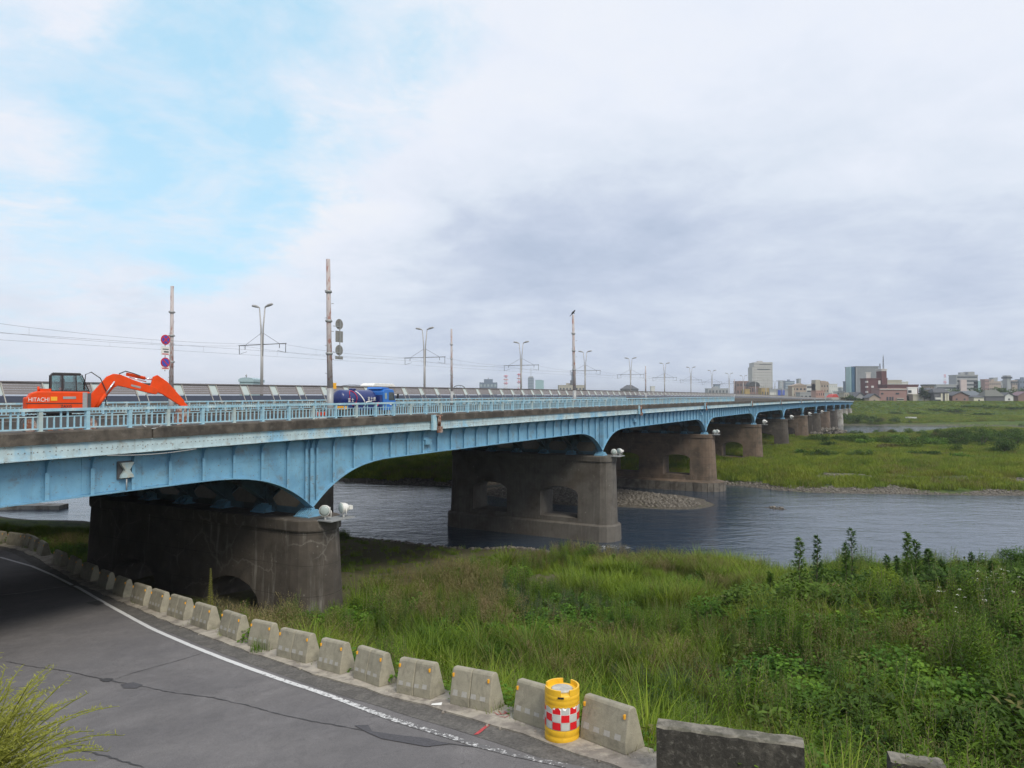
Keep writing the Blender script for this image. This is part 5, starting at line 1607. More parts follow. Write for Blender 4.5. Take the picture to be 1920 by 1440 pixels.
# sheeting: checked squares on a white sheet
RS = RD * 0.972
MB().lathe([(RS, 0.238), (RS, 0.632)], n=40).build('sheet', m_sheetline, dr)
nc = 12; rows = 3; z0 = 0.245; dz = 0.127
for rr_ in range(rows):
    for cc in range(nc):
        red = (rr_ + cc) % 2 == 0
        a0 = 360 / nc * cc + 1.2; a1 = 360 / nc * (cc + 1) - 1.2
        zb_, zt_ = z0 + dz * rr_ + 0.004, z0 + dz * (rr_ + 1) - 0.004
        mb = MB(); vs = []
        for j in range(5):
            a = R(a0 + (a1 - a0) * j / 4)
            top = zt_
            if rr_ == 2: top = zt_ - (0.03 if (cc * 3 + j) % 4 in (0, 1) else 0.0) - 0.012 * ((cc * 5 + j) % 3)
            vs += [((RS + 0.0035) * math.cos(a), (RS + 0.0035) * math.sin(a), zb_), ((RS + 0.0035) * math.cos(a), (RS + 0.0035) * math.sin(a), top)]
        mb.add(vs, [(2 * j, 2 * j + 2, 2 * j + 3, 2 * j + 1) for j in range(4)], 0, True)
        mb.build('red_square' if red else 'white_square', m_red if red else m_whitesheet, dr)
# torn top edge showing yellow
mb = MB()
for k in range(80):
    a0, a1 = 2 * math.pi * k / 80, 2 * math.pi * (k + 1) / 80
    def low(a): return 0.612 - 0.045 * max(0, math.sin(a * 2.0 + 0.3)) * (0.6 + 0.4 * math.sin(a * 11)) - 0.008 * math.sin(a * 23)
    rr_ = RS + 0.006
    mb.add([(rr_ * math.cos(a0), rr_ * math.sin(a0), low(a0)), (rr_ * math.cos(a1), rr_ * math.sin(a1), low(a1)), (rr_ * math.cos(a1), rr_ * math.sin(a1), 0.64), (rr_ * math.cos(a0), rr_ * math.sin(a0), 0.64)], [(0, 1, 2, 3)], 0, True)
mb.build('torn_edge', m_yellow, dr)
MB().box(-0.05, 0.05, -RD * 1.03, -RD * 0.95, 0.765, 0.79).build('handle_slot', m_black, dr)

# paper scrap
pc = ground_pix(818, 1326)
MB().add([(pc.x - 0.1, pc.y, pc.z + 0.05), (pc.x + 0.1, pc.y - 0.02, pc.z + 0.055), (pc.x + 0.11, pc.y + 0.05, pc.z + 0.075), (pc.x - 0.09, pc.y + 0.06, pc.z + 0.05),
          (pc.x - 0.1, pc.y, pc.z + 0.046), (pc.x + 0.1, pc.y - 0.02, pc.z + 0.051), (pc.x + 0.11, pc.y + 0.05, pc.z + 0.071), (pc.x - 0.09, pc.y + 0.06, pc.z + 0.046)], [(0, 1, 2, 3), (7, 6, 5, 4), (0, 4, 5, 1), (1, 5, 6, 2), (2, 6, 7, 3), (3, 7, 4, 0)])
mb = MB().add([(-0.1, 0, 0.0), (0.1, -0.02, 0.006), (0.11, 0.05, 0.03), (-0.09, 0.06, 0.0), (-0.1, 0, -0.004), (0.1, -0.02, 0.002), (0.11, 0.05, 0.026), (-0.09, 0.06, -0.004)], [(0, 1, 2, 3), (7, 6, 5, 4), (0, 4, 5, 1), (1, 5, 6, 2), (2, 6, 7, 3), (3, 7, 4, 0)])
o = mb.build('paper_scrap', m_whitepaint); o.location = (pc.x, pc.y, pc.z + 0.045)
tag(o, 'scrap of white paper on the kerb at the foot of a barrier', 'litter')
# concrete crumbs on the kerb under the barriers
mb = MB(); r_ = random.Random(5)
for k in range(0, 150):
    i = r_.randint(8, 175); e = r_.uniform(-0.35, 0.12); p = LINE[i] + NRM[i] * e + TAN[i] * r_.uniform(-0.3, 0.3)
    z = float(road_h(p[0], p[1])) + 0.035; sz = r_.uniform(0.01, 0.03)
    mb.hexa([(p[0] - sz, p[1] - sz, z - 0.02), (p[0] + sz, p[1] - sz * .7, z - 0.02), (p[0] + sz * .8, p[1] + sz, z - 0.02), (p[0] - sz, p[1] + sz, z - 0.02)],
            [(p[0] - sz * .6, p[1] - sz * .5, z + sz * .7), (p[0] + sz * .5, p[1] - sz * .5, z + sz * .5), (p[0] + sz * .5, p[1] + sz * .6, z + sz * .8), (p[0] - sz * .5, p[1] + sz * .5, z + sz * .6)])
tag(mb.build('concrete_crumbs', m_kerb), 'crumbled concrete bits scattered along the kerb', 'rubble', kind='stuff')

# dark walls at the bottom
def roadside_wall(pa, pb, Ya, Yb, hgt, label):
    A = at(*pa, Ya); B = at(*pb, Yb)
    d = B - A; ang = math.atan2(d.y, d.x); L = math.hypot(d.x, d.y)
    r = thing('roadside_wall', label, 'wall', (A.x, A.y, A.z - hgt), ang)
    r.rotation_euler = (0, -math.atan2(d.z, L), ang)
    pr = [(-0.02, 0), (0.34, 0), (0.28, hgt - 0.03), (0.25, hgt), (0.03, hgt), (0.0, hgt - 0.03)]
    sl = MB(); nseg = 16; rr = random.Random(2)
    o = len(sl.v)
    for k in range(nseg + 1):
        x = L * k / nseg
        for (y, z) in pr: sl.v.append((x + rr.uniform(-.006, .006) * (0 < k < nseg), y + rr.uniform(-.006, .006), z + (rr.uniform(-.01, .008) if z > 0 else 0)))
    n = len(pr)
    for k in range(nseg):
        for j in range(n):
            j2 = (j + 1) % n
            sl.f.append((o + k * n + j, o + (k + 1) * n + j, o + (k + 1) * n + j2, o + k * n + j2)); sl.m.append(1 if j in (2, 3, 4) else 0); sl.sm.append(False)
    sl.f.append(tuple(o + j for j in range(n))); sl.m.append(0); sl.sm.append(False)
    e = o + nseg * n; sl.f.append(tuple(e + j for j in range(n))[::-1]); sl.m.append(0); sl.sm.append(False)
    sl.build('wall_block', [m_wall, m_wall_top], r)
    return r


roadside_wall((1231, 1361), (1509, 1398), 10.35, 9.75, 0.95, 'dark mossy concrete wall block with a rough pale top, right of the barriers')
roadside_wall((1670, 1425), (1775, 1440), 9.5, 9.3, 0.9, 'low end of a second concrete wall at the bottom edge, mostly out of frame')

# low concrete groyne at the left and the revetment below it
gA, gB = at(-30, 953, 75.5), at(111, 946, 75.5)
g = thing('concrete_groyne', 'low pale concrete groyne in the river beyond the bridge at far left', 'groyne', (gB.x, gB.y, 0), 0)
MB().box(-26, 0, 0.0, 1.6, -1.0, 0.42).build('groyne_top', m_pier_d, g)
# ------------------------------------------------------------------ the town beyond the far levee
CITY_Z = EYE - 4.7


def wallmat(name, c, c2=None): return pmat(name, c, 0.85, var=0.06, scale=0.3, color2=c2, mix_scale=0.08)


m_win = glassy('far_window_glass', (0.045, 0.055, 0.065), 0.2, 0.5)
m_winpale = glassy('pale_window_band', (0.30, 0.36, 0.38), 0.3, 0.5)
m_roofgrey = pmat('grey_tile_roof', (0.075, 0.080, 0.090), 0.7, var=0.2, scale=2.0)
m_roofred = pmat('red_sheet_roof', (0.50, 0.05, 0.035), 0.6, var=0.1)
m_trim = pmat('pale_trim', (0.55, 0.54, 0.52), 0.8, var=0.05)


def block(name, label, x0, x1, ytop, Y, mat, nx=0, nz=0, win=(0.55, 0.45), depth=None, yaw=0.0, wmat=None, base=None, cat='building', parts=(), band=False, group=None):
    """box building whose front face spans the columns x0..x1 of the photograph at distance Y"""
    c = at((x0 + x1) / 2, 745, Y); wd = (x1 - x0) / FPX * Y; hgt = (745 - ytop) / FPX * Y + EYE
    zb = CITY_Z if base is None else base
    r = thing(name, label, cat, (c.x, c.y, zb), yaw, group)
    h = hgt - zb; dp_ = depth or max(8, wd * 0.6)
    wall = MB().box(-wd / 2, wd / 2, 0, dp_, 0, h)
    wo = wall.build('wall', mat, r)
    MB().box(-wd / 2 - 0.25, wd / 2 + 0.25, -0.25, dp_ + 0.25, h + 0.002, h + 0.7).build('roof_parapet', mat, r)
    wmat = wmat or m_win
    if nx and nz:
        fw, fh = wd / nx, h / nz
        if band:
            me_ = MB().box(-wd / 2 * 0.94, wd / 2 * 0.94, -0.12, -0.002, -fh * win[1] / 2, fh * win[1] / 2).mesh('window_band', wmat)
            for j in range(nz): link('window_band', me_, r, (0, 0, fh * (j + 0.55)))
        else:
            me_ = MB().box(-fw * win[0] / 2, fw * win[0] / 2, -0.10, -0.002, -fh * win[1] / 2, fh * win[1] / 2).mesh('window', wmat)
            for i in range(nx):
                for j in range(nz):
                    link('window', me_, r, (-wd / 2 + fw * (i + 0.5), 0, fh * (j + 0.55)))
    for (nm, a, b, za, zb2, ya, yb, mt) in parts:   # fractions of width and height
        MB().box(-wd / 2 + wd * a, -wd / 2 + wd * b, ya, yb, h * za, h * zb2).build(nm, mt, r)
    # roof clutter
    if wd > 12 and nx:
        MB().box(-wd * 0.2, wd * 0.05, dp_ * 0.3, dp_ * 0.6, h + 0.7, h + 3.2).build('roof_plant', mat, r)
    return r, wd, h, dp_


m_hotel = wallmat('hotel_pale_cladding', (0.42, 0.41, 0.40))
m_tan = wallmat('tan_render', (0.34, 0.27, 0.22)); m_white = wallmat('white_render', (0.55, 0.55, 0.54)); m_grey = wallmat('grey_render', (0.30, 0.31, 0.32))
m_brick = wallmat('dark_red_brick_tile', (0.110, 0.045, 0.045)); m_pink = wallmat('pink_brick_tile', (0.27, 0.16, 0.145)); m_greyg = wallmat('grey_tower_panels', (0.20, 0.215, 0.235))
m_bluegl = glassy('blue_tower_glass', (0.02, 0.09, 0.17), 0.25); m_beige = wallmat('beige_render', (0.38, 0.35, 0.29)); m_dkblue = wallmat('slate_blue_cladding', (0.12, 0.16, 0.22))
m_yel = wallmat('yellow_ochre_cladding', (0.36, 0.26, 0.11)); m_redbr = wallmat('reddish_brown_render', (0.20, 0.13, 0.115)); m_teal = glassy('pale_teal_glass', (0.25, 0.40, 0.42), 0.3)
m_bill = wallmat('blue_billboard', (0.03, 0.08, 0.42)); m_orangew = wallmat('salmon_render', (0.40, 0.24, 0.20)); m_dkroof = wallmat('dark_vaulted_roof', (0.06, 0.065, 0.07))

# tall hotel
block('hotel_tower', 'tall pale grey hotel tower standing above the far end of the bridge', 1414, 1449, 681, 900, m_hotel, 9, 14, (0.35, 0.22), 18, 0.0,
      parts=[('roof_box', 0.1, 1.0, 1.0, 1.03, 1, 16, m_hotel), ('dark_window_row', 0.18, 0.86, 0.825, 0.85, -0.2, -0.12, m_win), ('sign_band', 0.3, 0.95, 0.955, 0.975, -0.2, -0.12, m_darkgrey), ('side_fin', -0.08, 0.0, 0, 0.90, 0.5, 17, m_hotel)])
MBx = None
block('shop_building', 'reddish brown stepped building left of the pale hotel tower', 1381, 1404, 716, 640, m_redbr, 4, 3, (0.4, 0.4), parts=[('pale_top', 0.3, 1.0, 1.0, 1.05, 0, 6, m_trim)])
vr, wd, h, dp_ = block('vaulted_hall', 'small hall with a dark arched roof in front of the pale hotel', 1404, 1424, 724, 600, m_redbr, 4, 2, (0.5, 0.5))
MB().prism([(-wd / 2 - 0.5, h)] + [(-(wd / 2 + 0.5) * math.cos(R(a)), h + 4.0 * math.sin(R(a))) for a in (20, 40, 60, 80, 100, 120, 140, 160)] + [(wd / 2 + 0.5, h)], 1, -0.4, dp_).build('arched_roof', m_dkroof, vr)
block('yellow_shop', 'ochre yellow shop building behind the noise wall below the hotel', 1428, 1442, 729, 560, m_yel, 3, 1, (0.4, 0.5))
block('ochre_shed', 'small ochre building left below the vaulted hall', 1397, 1406, 731, 560, m_yel)
block('warehouse', 'low pale grey shed with two blue billboards on its front', 1443, 1484, 731, 600, m_grey, parts=[('billboard', 0.38, 0.50, 0.55, 0.98, -0.5, -0.1, m_bill), ('billboard', 0.55, 0.68, 0.60, 1.0, -0.5, -0.1, m_bill), ('billboard_panel', 0.0, 0.3, 0.3, 0.8, -0.4, -0.1, m_trim)])
block('office_tower', 'distant slim grey tower right of the hotel', 1462, 1473, 714, 1300, m_grey, 2, 8, (0.5, 0.5), wmat=m_winpale)
block('office_block', 'distant blue grey office block with pale window bands', 1473, 1490, 715, 1200, m_dkblue, 4, 7, (0.6, 0.4), wmat=m_winpale, band=True)
gb, wd, h, dp_ = block('gabled_building', 'tan building with a low gabled front and dark side windows', 1485, 1512, 725, 560, m_tan, 4, 3, (0.5, 0.35), parts=[('stair_wing', 0.0, 0.12, 0, 0.96, -0.6, 0, m_beige), ('canopy', 0.35, 0.75, 0.52, 0.57, -1.5, -0.2, m_trim)])
MB().prism([(-wd / 2 - 0.4, h + 0.7), (wd / 2 + 0.4, h + 0.7), (wd * 0.1, h + 2.6)], 1, -0.5, dp_).build('gable_roof', m_tan, gb)
block('chimney_tower', 'slim grey tower rising behind the gabled tan building', 1498, 1502, 711, 900, m_grey, cat='tower')
block('office_block', 'low white building with dark window bands right of the gabled tan building', 1513, 1529, 722, 640, m_white, 3, 4, (0.6, 0.4), band=True)
block('dome_building', 'low grey green hall in front of the white building', 1500, 1530, 737, 520, m_grey, 4, 1, (0.5, 0.4))
br, wd, h, dp_ = block('apartment_block', 'grey brown apartment block with a square stair tower and curved roof', 1529, 1554, 720, 600, m_tan, 5, 4, (0.4, 0.4), parts=[('stair_tower', 0.0, 0.34, 0, 1.22, -0.5, 8, m_beige)])
MB().prism([(-wd * 0.12, h + 0.7), (wd / 2, h + 0.7), (wd * 0.45, h + 1.9), (wd * 0.2, h + 2.6), (-wd * 0.1, h + 2.8)], 1, -0.3, dp_).build('curved_roof', m_tan, br)
block('salmon_house', 'small salmon coloured building below the grey brown apartment block', 1530, 1546, 734, 500, m_orangew, 4, 2, (0.35, 0.4))
block('office_block', 'pale building with two small dark windows near its top, left of the grey tower', 1555, 1570, 721, 700, m_white, 4, 4, (0.3, 0.3), wmat=m_winpale)
rh, wd, h, dp_ = block('red_roof_house', 'little house with a bright red roof at the far bridge end', 1559, 1572, 747, 480, m_trim)
MB().prism([(-wd / 2 - 0.3, h + 0.7), (wd / 2 + 0.3, h + 0.7), (wd * 0.2, h + 3.0), (-wd * 0.2, h + 2.6)], 1, -0.4, dp_).build('red_roof', m_roofred, rh)
for i, (a, b, yt, Y, mm, lab) in enumerate([(1545, 1560, 738, 560, m_grey, 'low grey building left of the little red roofed house'), (1570, 1583, 735, 620, m_white, 'low white building right of the little red roofed house'), (1578, 1590, 728, 800, m_grey, 'hazy grey building left of the blue glass office'),
                                           (1583, 1600, 738, 520, m_beige, 'low beige building below the blue glass office'), (1602, 1616, 737, 500, m_grey, 'low grey building below the big grey tower'), (1520, 1533, 733, 800, m_white, 'small white building between the gabled hall and the apartment block'),
                                           (1566, 1580, 726, 1000, m_white, 'hazy white block behind the low buildings')]):
    block('town_building', lab, a, b, yt, Y, mm, 4, 3, (0.5, 0.35), wmat=m_win if i % 2 else m_winpale)
block('glass_office', 'blue glass office building left beside the big grey tower', 1588, 1600, 716, 700, m_dkblue, 4, 6, (0.6, 0.5), wmat=m_winpale)
gt, wd, h, dp_ = block('grey_tower', 'big windowless grey tower block with a blue glass edge on its left', 1606, 1648, 688, 600, m_greyg, depth=20, parts=[('glass_side', -0.17, -0.01, 0.0, 1.0, 1.5, 12, m_bluegl), ('pale_corner', -0.01, 0.03, 0.0, 0.99, -0.1, 0.6, m_grey), ('blue_fin', -0.22, -0.17, 0.0, 1.01, 2, 10, m_teal)])
mb = MB()
for k in range(1, 14): mb.box(-wd / 2 + wd * k / 14 - 0.05, -wd / 2 + wd * k / 14 + 0.05, -0.06, -0.002, 0, h)
mb.build('panel_joint', m_grey, gt)
# dark red brick building with tower
rb, wd, h, dp_ = block('brick_building', 'dark red brick building with a tall square tower carrying antennas', 1625, 1664, 711, 470, m_brick, parts=[('balcony', -0.01, 0.05, 0.86, 0.93, -0.8, 1.5, m_trim), ('balcony', -0.01, 0.05, 0.66, 0.73, -0.8, 1.5, m_trim), ('balcony', -0.01, 0.05, 0.46, 0.53, -0.8, 1.5, m_trim),
     ('window', 0.22, 0.34, 0.66, 0.74, -0.3, -0.05, m_trim), ('window', 0.22, 0.34, 0.52, 0.60, -0.3, -0.05, m_trim), ('window', 0.22, 0.34, 0.40, 0.47, -0.3, -0.05, m_trim), ('window', 0.56, 0.66, 0.80, 0.95, -0.3, -0.05, m_trim)])
tw = block('roof_sign', 'white square frame on the roof of the dark red brick building', 1625, 1633, 700, 478, m_trim, base=EYE + (745 - 710) / FPX * 478, depth=1.0, cat='sign')[0]
tx0 = -wd / 2 + wd * 0.70; tx1 = -wd / 2 + wd * 0.94
ht = (745 - 691) / FPX * 470 + EYE - CITY_Z
tb = MB().box(tx0, tx1, -0.8, 6, 0, ht * 0.965).build('tower', m_brick, rb)
MB().box(tx0 - 0.1, tx1 + 0.1, -0.9, 6.1, ht * 0.93, ht * 0.955).build('white_band', m_trim, tb)
MB().box(tx0 - 0.3, tx1 + 0.3, -1.1, 6.3, ht * 0.966, ht * 0.99).build('tower_cap', m_trim, tb)
an = MB(); tz_ = ht * 0.99; hh2 = (745 - 668) / FPX * 470 + EYE - CITY_Z - tz_
for dx, hf in ((tx1 - 0.7, 1.0), (tx0 + 0.4, 0.45)):
    for a, b in ((-.3, -.3), (.3, -.3), (.3, .3), (-.3, .3)): an.tube([(dx + a, 2 + b, tz_), (dx + a * .3, 2 + b * .3, tz_ + hh2 * hf)], 0.08, 4)
    for k in range(8): z = tz_ + hh2 * hf * k / 8; an.box(dx - 0.35, dx + 0.35, 1.95, 2.05, z, z + 0.12)
an.tube([(tx1 - 0.7, 2, tz_ + hh2), (tx1 - 0.7, 2, tz_ + hh2 + 1.2)], 0.1, 4)
an.build('antenna_mast', m_darkgrey, rb)
block('pink_building', 'pink brick two storey building at the top of the grassy levee', 1649, 1700, 730, 430, m_pink, parts=[('roof_edge', 0, 1, 0.985, 1.03, -0.6, 0, m_trim), ('window', 0.06, 0.14, 0.68, 0.78, -0.2, -0.02, m_win), ('window', 0.60, 0.72, 0.68, 0.78, -0.2, -0.02, m_win), ('window', 0.26, 0.32, 0.30, 0.52, -0.2, -0.02, m_win),
     ('window', 0.36, 0.42, 0.30, 0.52, -0.2, -0.02, m_win), ('window', 0.45, 0.51, 0.30, 0.52, -0.2, -0.02, m_win), ('balcony', 0.62, 0.88, 0.10, 0.45, -0.6, -0.02, m_beige), ('window', 0.63, 0.87, 0.32, 0.40, -0.7, -0.62, m_win)])
block('brown_warehouse', 'long dark brown flat roofed building behind the pink one', 1664, 1722, 723, 450, m_brick, parts=[('window_band', 0.1, 0.55, 0.80, 0.88, -0.2, -0.02, m_win)])
bw = block('white_sign_wall', 'white angular wall panel at the right end of the brown building', 1703, 1720, 728, 440, m_whitepaint, base=EYE + (745 - 741) / FPX * 440, depth=1.0, cat='wall', parts=[('dark_opening', 0.0, 0.35, 0.35, 0.72, -0.2, -0.02, m_win)])
block('beige_office', 'cream flat roofed office with rooftop tanks behind the brown building', 1664, 1691, 714, 560, m_beige, 6, 3, (0.5, 0.2), wmat=m_winpale)
block('beige_office', 'smaller white office with tanks right of the cream one', 1691, 1703, 717, 560, m_white, 3, 3, (0.4, 0.4))
block('garage_wall', 'low beige wall building on the levee right of the brown building', 1712, 1746, 741, 430, m_beige, parts=[('gate', 0.3, 0.45, 0.0, 0.6, -0.2, -0.02, m_grey)])
block('tan_house', 'tan flat house behind trees right of the white wall panel', 1738, 1752, 723, 560, m_tan, 3, 3, (0.4, 0.4), parts=[('dark_roof', -0.1, 1.1, 1.0, 1.07, -1, 8, m_roofgrey)])
block('long_factory', 'long pale factory with a dark window band', 1756, 1805, 722, 700, m_grey, parts=[('window_band', 0.02, 0.98, 0.78, 0.88, -0.2, -0.02, m_win), ('window_band', 0.3, 0.98, 0.5, 0.58, -0.2, -0.02, m_win)])
ap, wd, h, dp_ = block('apartment_block', 'stepped apartment block with pale balconies, tallest on the right skyline', 1794, 1834, 704, 700, m_grey, 1, 7, (0.9, 0.4), band=True, parts=[('stair_tower', 0.55, 0.85, 1.0, 1.14, 0, 8, m_grey), ('pink_wing', 0.12, 0.40, 0.0, 0.84, -2.5, -0.2, wallmat('pale_pink_render', (0.48, 0.40, 0.39)))])
MB().box(wd * 0.3, wd * 0.62, 0, dp_, 0, h * 0.8).build('step_wing', m_teal, ap)
for a, b, yt, Y, mm, lab, nx, nz in [(1847, 1855, 712, 800, m_pink, 'slim pinkish tower house on the right skyline', 2, 6), (1855, 1877, 716, 850, m_tan, 'wide tan building right of the slim pinkish one', 6, 4), (1863, 1871, 709, 900, m_grey, 'round grey tank tower behind the wide tan building', 0, 0),
                                (1875, 1905, 718, 900, m_grey, 'long low grey building on the right skyline', 7, 2), (1889, 1896, 705, 850, m_grey, 'small control tower with a dark top on the right skyline', 0, 0), (1898, 1908, 714, 850, m_tan, 'low tan block right of the control tower', 3, 3), (1912, 1932, 712, 900, m_dkblue, 'blue grey building at the right edge', 4, 4)]:
    rr_, wd, h, dp_ = block('town_building', lab, a, b, yt, Y, mm, nx, nz, (0.5, 0.35))
    if 'control' in lab: MB().box(-wd * .75, wd * .75, -0.8, dp_ + 0.8, h * 0.90, h * 0.97).build('dark_cabin', m_win, rr_)


# gabled houses on the levee
def house(label, x0, x1, yeave, yridge, Y, wmat_, rmat, wins=0, gable_front=False, hip=0.25):
    c = at((x0 + x1) / 2, 745, Y); wd = (x1 - x0) / FPX * Y
    ze = (745 - yeave) / FPX * Y + EYE - CITY_Z; zr = (745 - yridge) / FPX * Y + EYE - CITY_Z
    r = thing('gabled_house', label, 'house', (c.x, c.y, CITY_Z), 0)
    dp_ = max(7, wd * 0.7)
    MB().box(-wd / 2, wd / 2, 0, dp_, 0, ze).build('wall', wmat_, r)
    if gable_front:
        MB().prism([(-wd / 2, ze), (wd / 2, ze), (0, zr - 0.3)], 1, 0.0, 0.3).build('gable_wall', wmat_, r)
        MB().prism([(-wd / 2 - 0.6, ze - 0.2), (0, zr), (wd / 2 + 0.6, ze - 0.2), (wd / 2 + 0.6, ze + 0.15), (0, zr + 0.4), (-wd / 2 - 0.6, ze + 0.15)][::-1], 1, -0.6, dp_ + 0.6).build('roof', rmat, r)
    else:
        e = 0.6; vs = [(-wd / 2 - e, -e, ze), (wd / 2 + e, -e, ze), (wd / 2 + e, dp_ + e, ze), (-wd / 2 - e, dp_ + e, ze), (-wd / 2 + wd * hip, dp_ / 2, zr), (wd / 2 - wd * hip, dp_ / 2, zr)]
        MB().add(vs, [(0, 1, 5, 4), (1, 2, 5), (2, 3, 4, 5), (3, 0, 4), (3, 2, 1, 0)]).build('roof', rmat, r)
    if wins:
        me_ = MB().box(-0.5, 0.5, -0.1, -0.002, -0.5, 0.5).mesh('window', m_win)
        for i in range(wins): link('window', me_, r, (-wd / 2 + wd * (i + 0.5) / wins, 0, ze * 0.62))
    return r


m_hwhite = wallmat('house_cream_wall', (0.55, 0.52, 0.42)); m_hdark = wallmat('house_dark_wall', (0.10, 0.10, 0.11))
hs = house('two storey house with a big dark roof and cream wall pillars on the levee', 1752, 1778, 736, 728, 425, m_hdark, m_roofgrey, 2, hip=0.1)
for dx in (-0.5, 1.9, 3.3): MB().box(dx, dx + 0.9, -0.6, -0.02, 0, 7.0).build('cream_pillar', m_hwhite, hs)
MB().box(-3.9, -0.6, -0.8, -0.02, 3.4, 4.6).build('balcony', m_trim, hs)
house('brown house with a wide front gable and two pale windows on the levee', 1786, 1816, 742, 735, 425, wallmat('brown_house_wall', (0.22, 0.14, 0.12)), m_roofgrey, 2, True)
house('long low house with blue grey tiled roof right of the brown gabled house', 1806, 1842, 742, 733, 445, m_hdark, pmat('blue_grey_roof', (0.11, 0.13, 0.15), 0.7, var=0.15, scale=2), 0, hip=0.15)
house('small house with a pale eave among the levee houses', 1826, 1845, 745, 741, 425, m_hwhite, m_roofgrey, 1)
house('house with a broad grey green tiled roof right of the small pale one', 1848, 1883, 743, 731, 430, m_hdark, pmat('grey_green_roof', (0.12, 0.125, 0.11), 0.8, var=0.15, scale=2), 0, hip=0.2)
house('low house with a dark roof and white gable at the right', 1884, 1900, 742, 737, 430, m_white, m_roofgrey, 1, True)
house('white flat shed between trees at far right', 1900, 1915, 735, 734, 450, m_white, m_trim, 0)
house('reddish house with a pink wall at the right edge', 1909, 1935, 742, 735, 430, m_redbr, pmat('mauve_roof', (0.18, 0.12, 0.14), 0.8), 1, True)
house('little brown house under the dark red brick building', 1630, 1649, 746, 739, 425, m_tan, m_roofgrey, 1, True)
house('grey house with a curved pale eave left of the little brown house', 1604, 1623, 745, 736, 470, m_grey, m_roofgrey, 2, True)
house('dark hall with a dark low roof behind the levee trees', 1738, 1752, 731, 727, 500, m_tan, m_roofgrey, 2)
# skyline over the noise wall on the left
hut, wd, h, dp_ = block('domed_pavilion', 'pale blue vaulted roof with a finial peeping over the noise wall', 449, 474, 716, 190, pmat('pale_blue_roof', (0.33, 0.44, 0.48), 0.6, var=0.1), base=EYE - 8.5, cat='building')
MB().prism([(-wd / 2 - 0.1, h + 0.7)] + [(-(wd / 2 + 0.1) * math.cos(R(a)) , h + 0.7 + 0.5 * math.sin(R(a))) for a in (30, 60, 90, 120, 150)] + [(wd / 2 + 0.1, h + 0.7)], 1, -0.2, dp_).build('vault_roof', MATS['pale_blue_roof'], hut)
MB().lathe([(0.12, h + 0.9), (0.12, h + 1.5), (0.3, h + 1.6), (0.08, h + 1.9), (0.0, h + 2.2)], n=8).build('finial', m_greymetal, hut)
block('grey_office', 'dark blue grey office block with a stepped top above the noise wall', 899, 932, 718, 1100, m_dkblue, 5, 3, (0.5, 0.4), wmat=m_winpale, parts=[('roof_tower', 0.25, 0.75, 1.0, 1.22, 2, 12, m_dkblue), ('mast', 0.48, 0.52, 1.22, 1.3, 4, 5, m_grey)])
block('slim_tower', 'slim dark tower with spires in the distance right of the lattice masts', 990, 1001, 709, 1500, m_dkblue, 3, 8, (0.5, 0.5), wmat=m_winpale, parts=[('spire', 0.48, 0.55, 1.0, 1.5, 3, 4, m_grey), ('roof_box', 0.1, 0.9, 1.0, 1.08, 2, 8, m_grey)])
tg, wd, h, dp_ = block('teal_glass_building', 'pale teal glass building with a slanted side above the noise wall', 1004, 1016, 713, 1300, m_teal)
MB().prism([(wd / 2 - 0.01, 0), (wd / 2 + 4, 0), (wd / 2 + 3.4, h), (wd / 2 - 0.01, h)], 1, 0.2, dp_).build('slanted_wing', m_teal, tg)
block('flat_building', 'low beige flat building left of the pole with the crow', 1048, 1097, 723, 900, m_beige, 8, 2, (0.5, 0.3), parts=[('roof_tank', 0.45, 0.6, 1.0, 1.35, 2, 8, m_darkgrey), ('water_tower', 0.49, 0.53, 1.35, 1.9, 2, 5, m_dkblue)])
tr_, wd, h, dp_ = block('temple', 'dark tiled temple roof peeping over the noise wall', 1166, 1197, 730, 800, m_hdark)
MB().add([(-wd / 2 - 1, -1, h), (wd / 2 + 1, -1, h), (wd / 2 + 1, dp_, h), (-wd / 2 - 1, dp_, h), (-wd * .15, dp_ / 2, h + 5), (wd * .15, dp_ / 2, h + 5)], [(0, 1, 5, 4), (1, 2, 5), (2, 3, 4, 5), (3, 0, 4)]).build('temple_roof', m_roofgrey, tr_)
block('white_chapel', 'small white pointed building right of the temple roof', 1221, 1228, 725, 900, m_white)
block('grey_office', 'small hazy grey office left of the ochre buildings', 1340, 1350, 721, 1100, m_dkblue, 3, 3, (0.5, 0.5), wmat=m_winpale)
block('grey_office', 'hazy pale office beside it with a flat long roof', 1328, 1366, 729, 1000, m_grey, 6, 2, (0.5, 0.4))
# arched steel bridge tops showing over the noise wall
for a, b, yt, Y, lab in ((629, 694, 722, 700, 'flat dark steel arch peeping over the noise wall left of the tanker'), (850, 872, 722.5, 700, 'small dark steel arch peeping over the noise wall right of the tanker')):
    c = at((a + b) / 2, 745, Y); wd = (b - a) / FPX * Y; hz = (745 - yt) / FPX * Y
    o = MB().tube([(-wd / 2 * math.cos(R(t_)) , 0, hz * (0.7 + 0.3 * math.sin(R(t_)))) for t_ in range(0, 181, 20)], 0.35, 5)
    for t_ in range(20, 180, 40): o.tube([(-wd / 2 * math.cos(R(t_)), 0, 0), (-wd / 2 * math.cos(R(t_)), 0, hz * (0.7 + 0.3 * math.sin(R(t_))))], 0.12, 4)
    o = o.tube([(-wd / 2, 0, -hz * 0.6), (-wd / 2, 0, hz * 0.7)], 0.3, 4).tube([(wd / 2, 0, -hz * 0.6), (wd / 2, 0, hz * 0.7)], 0.3, 4).build('steel_arch', m_dkroof)
    o.location = (c.x, c.y, EYE); tag(o, lab, 'bridge')


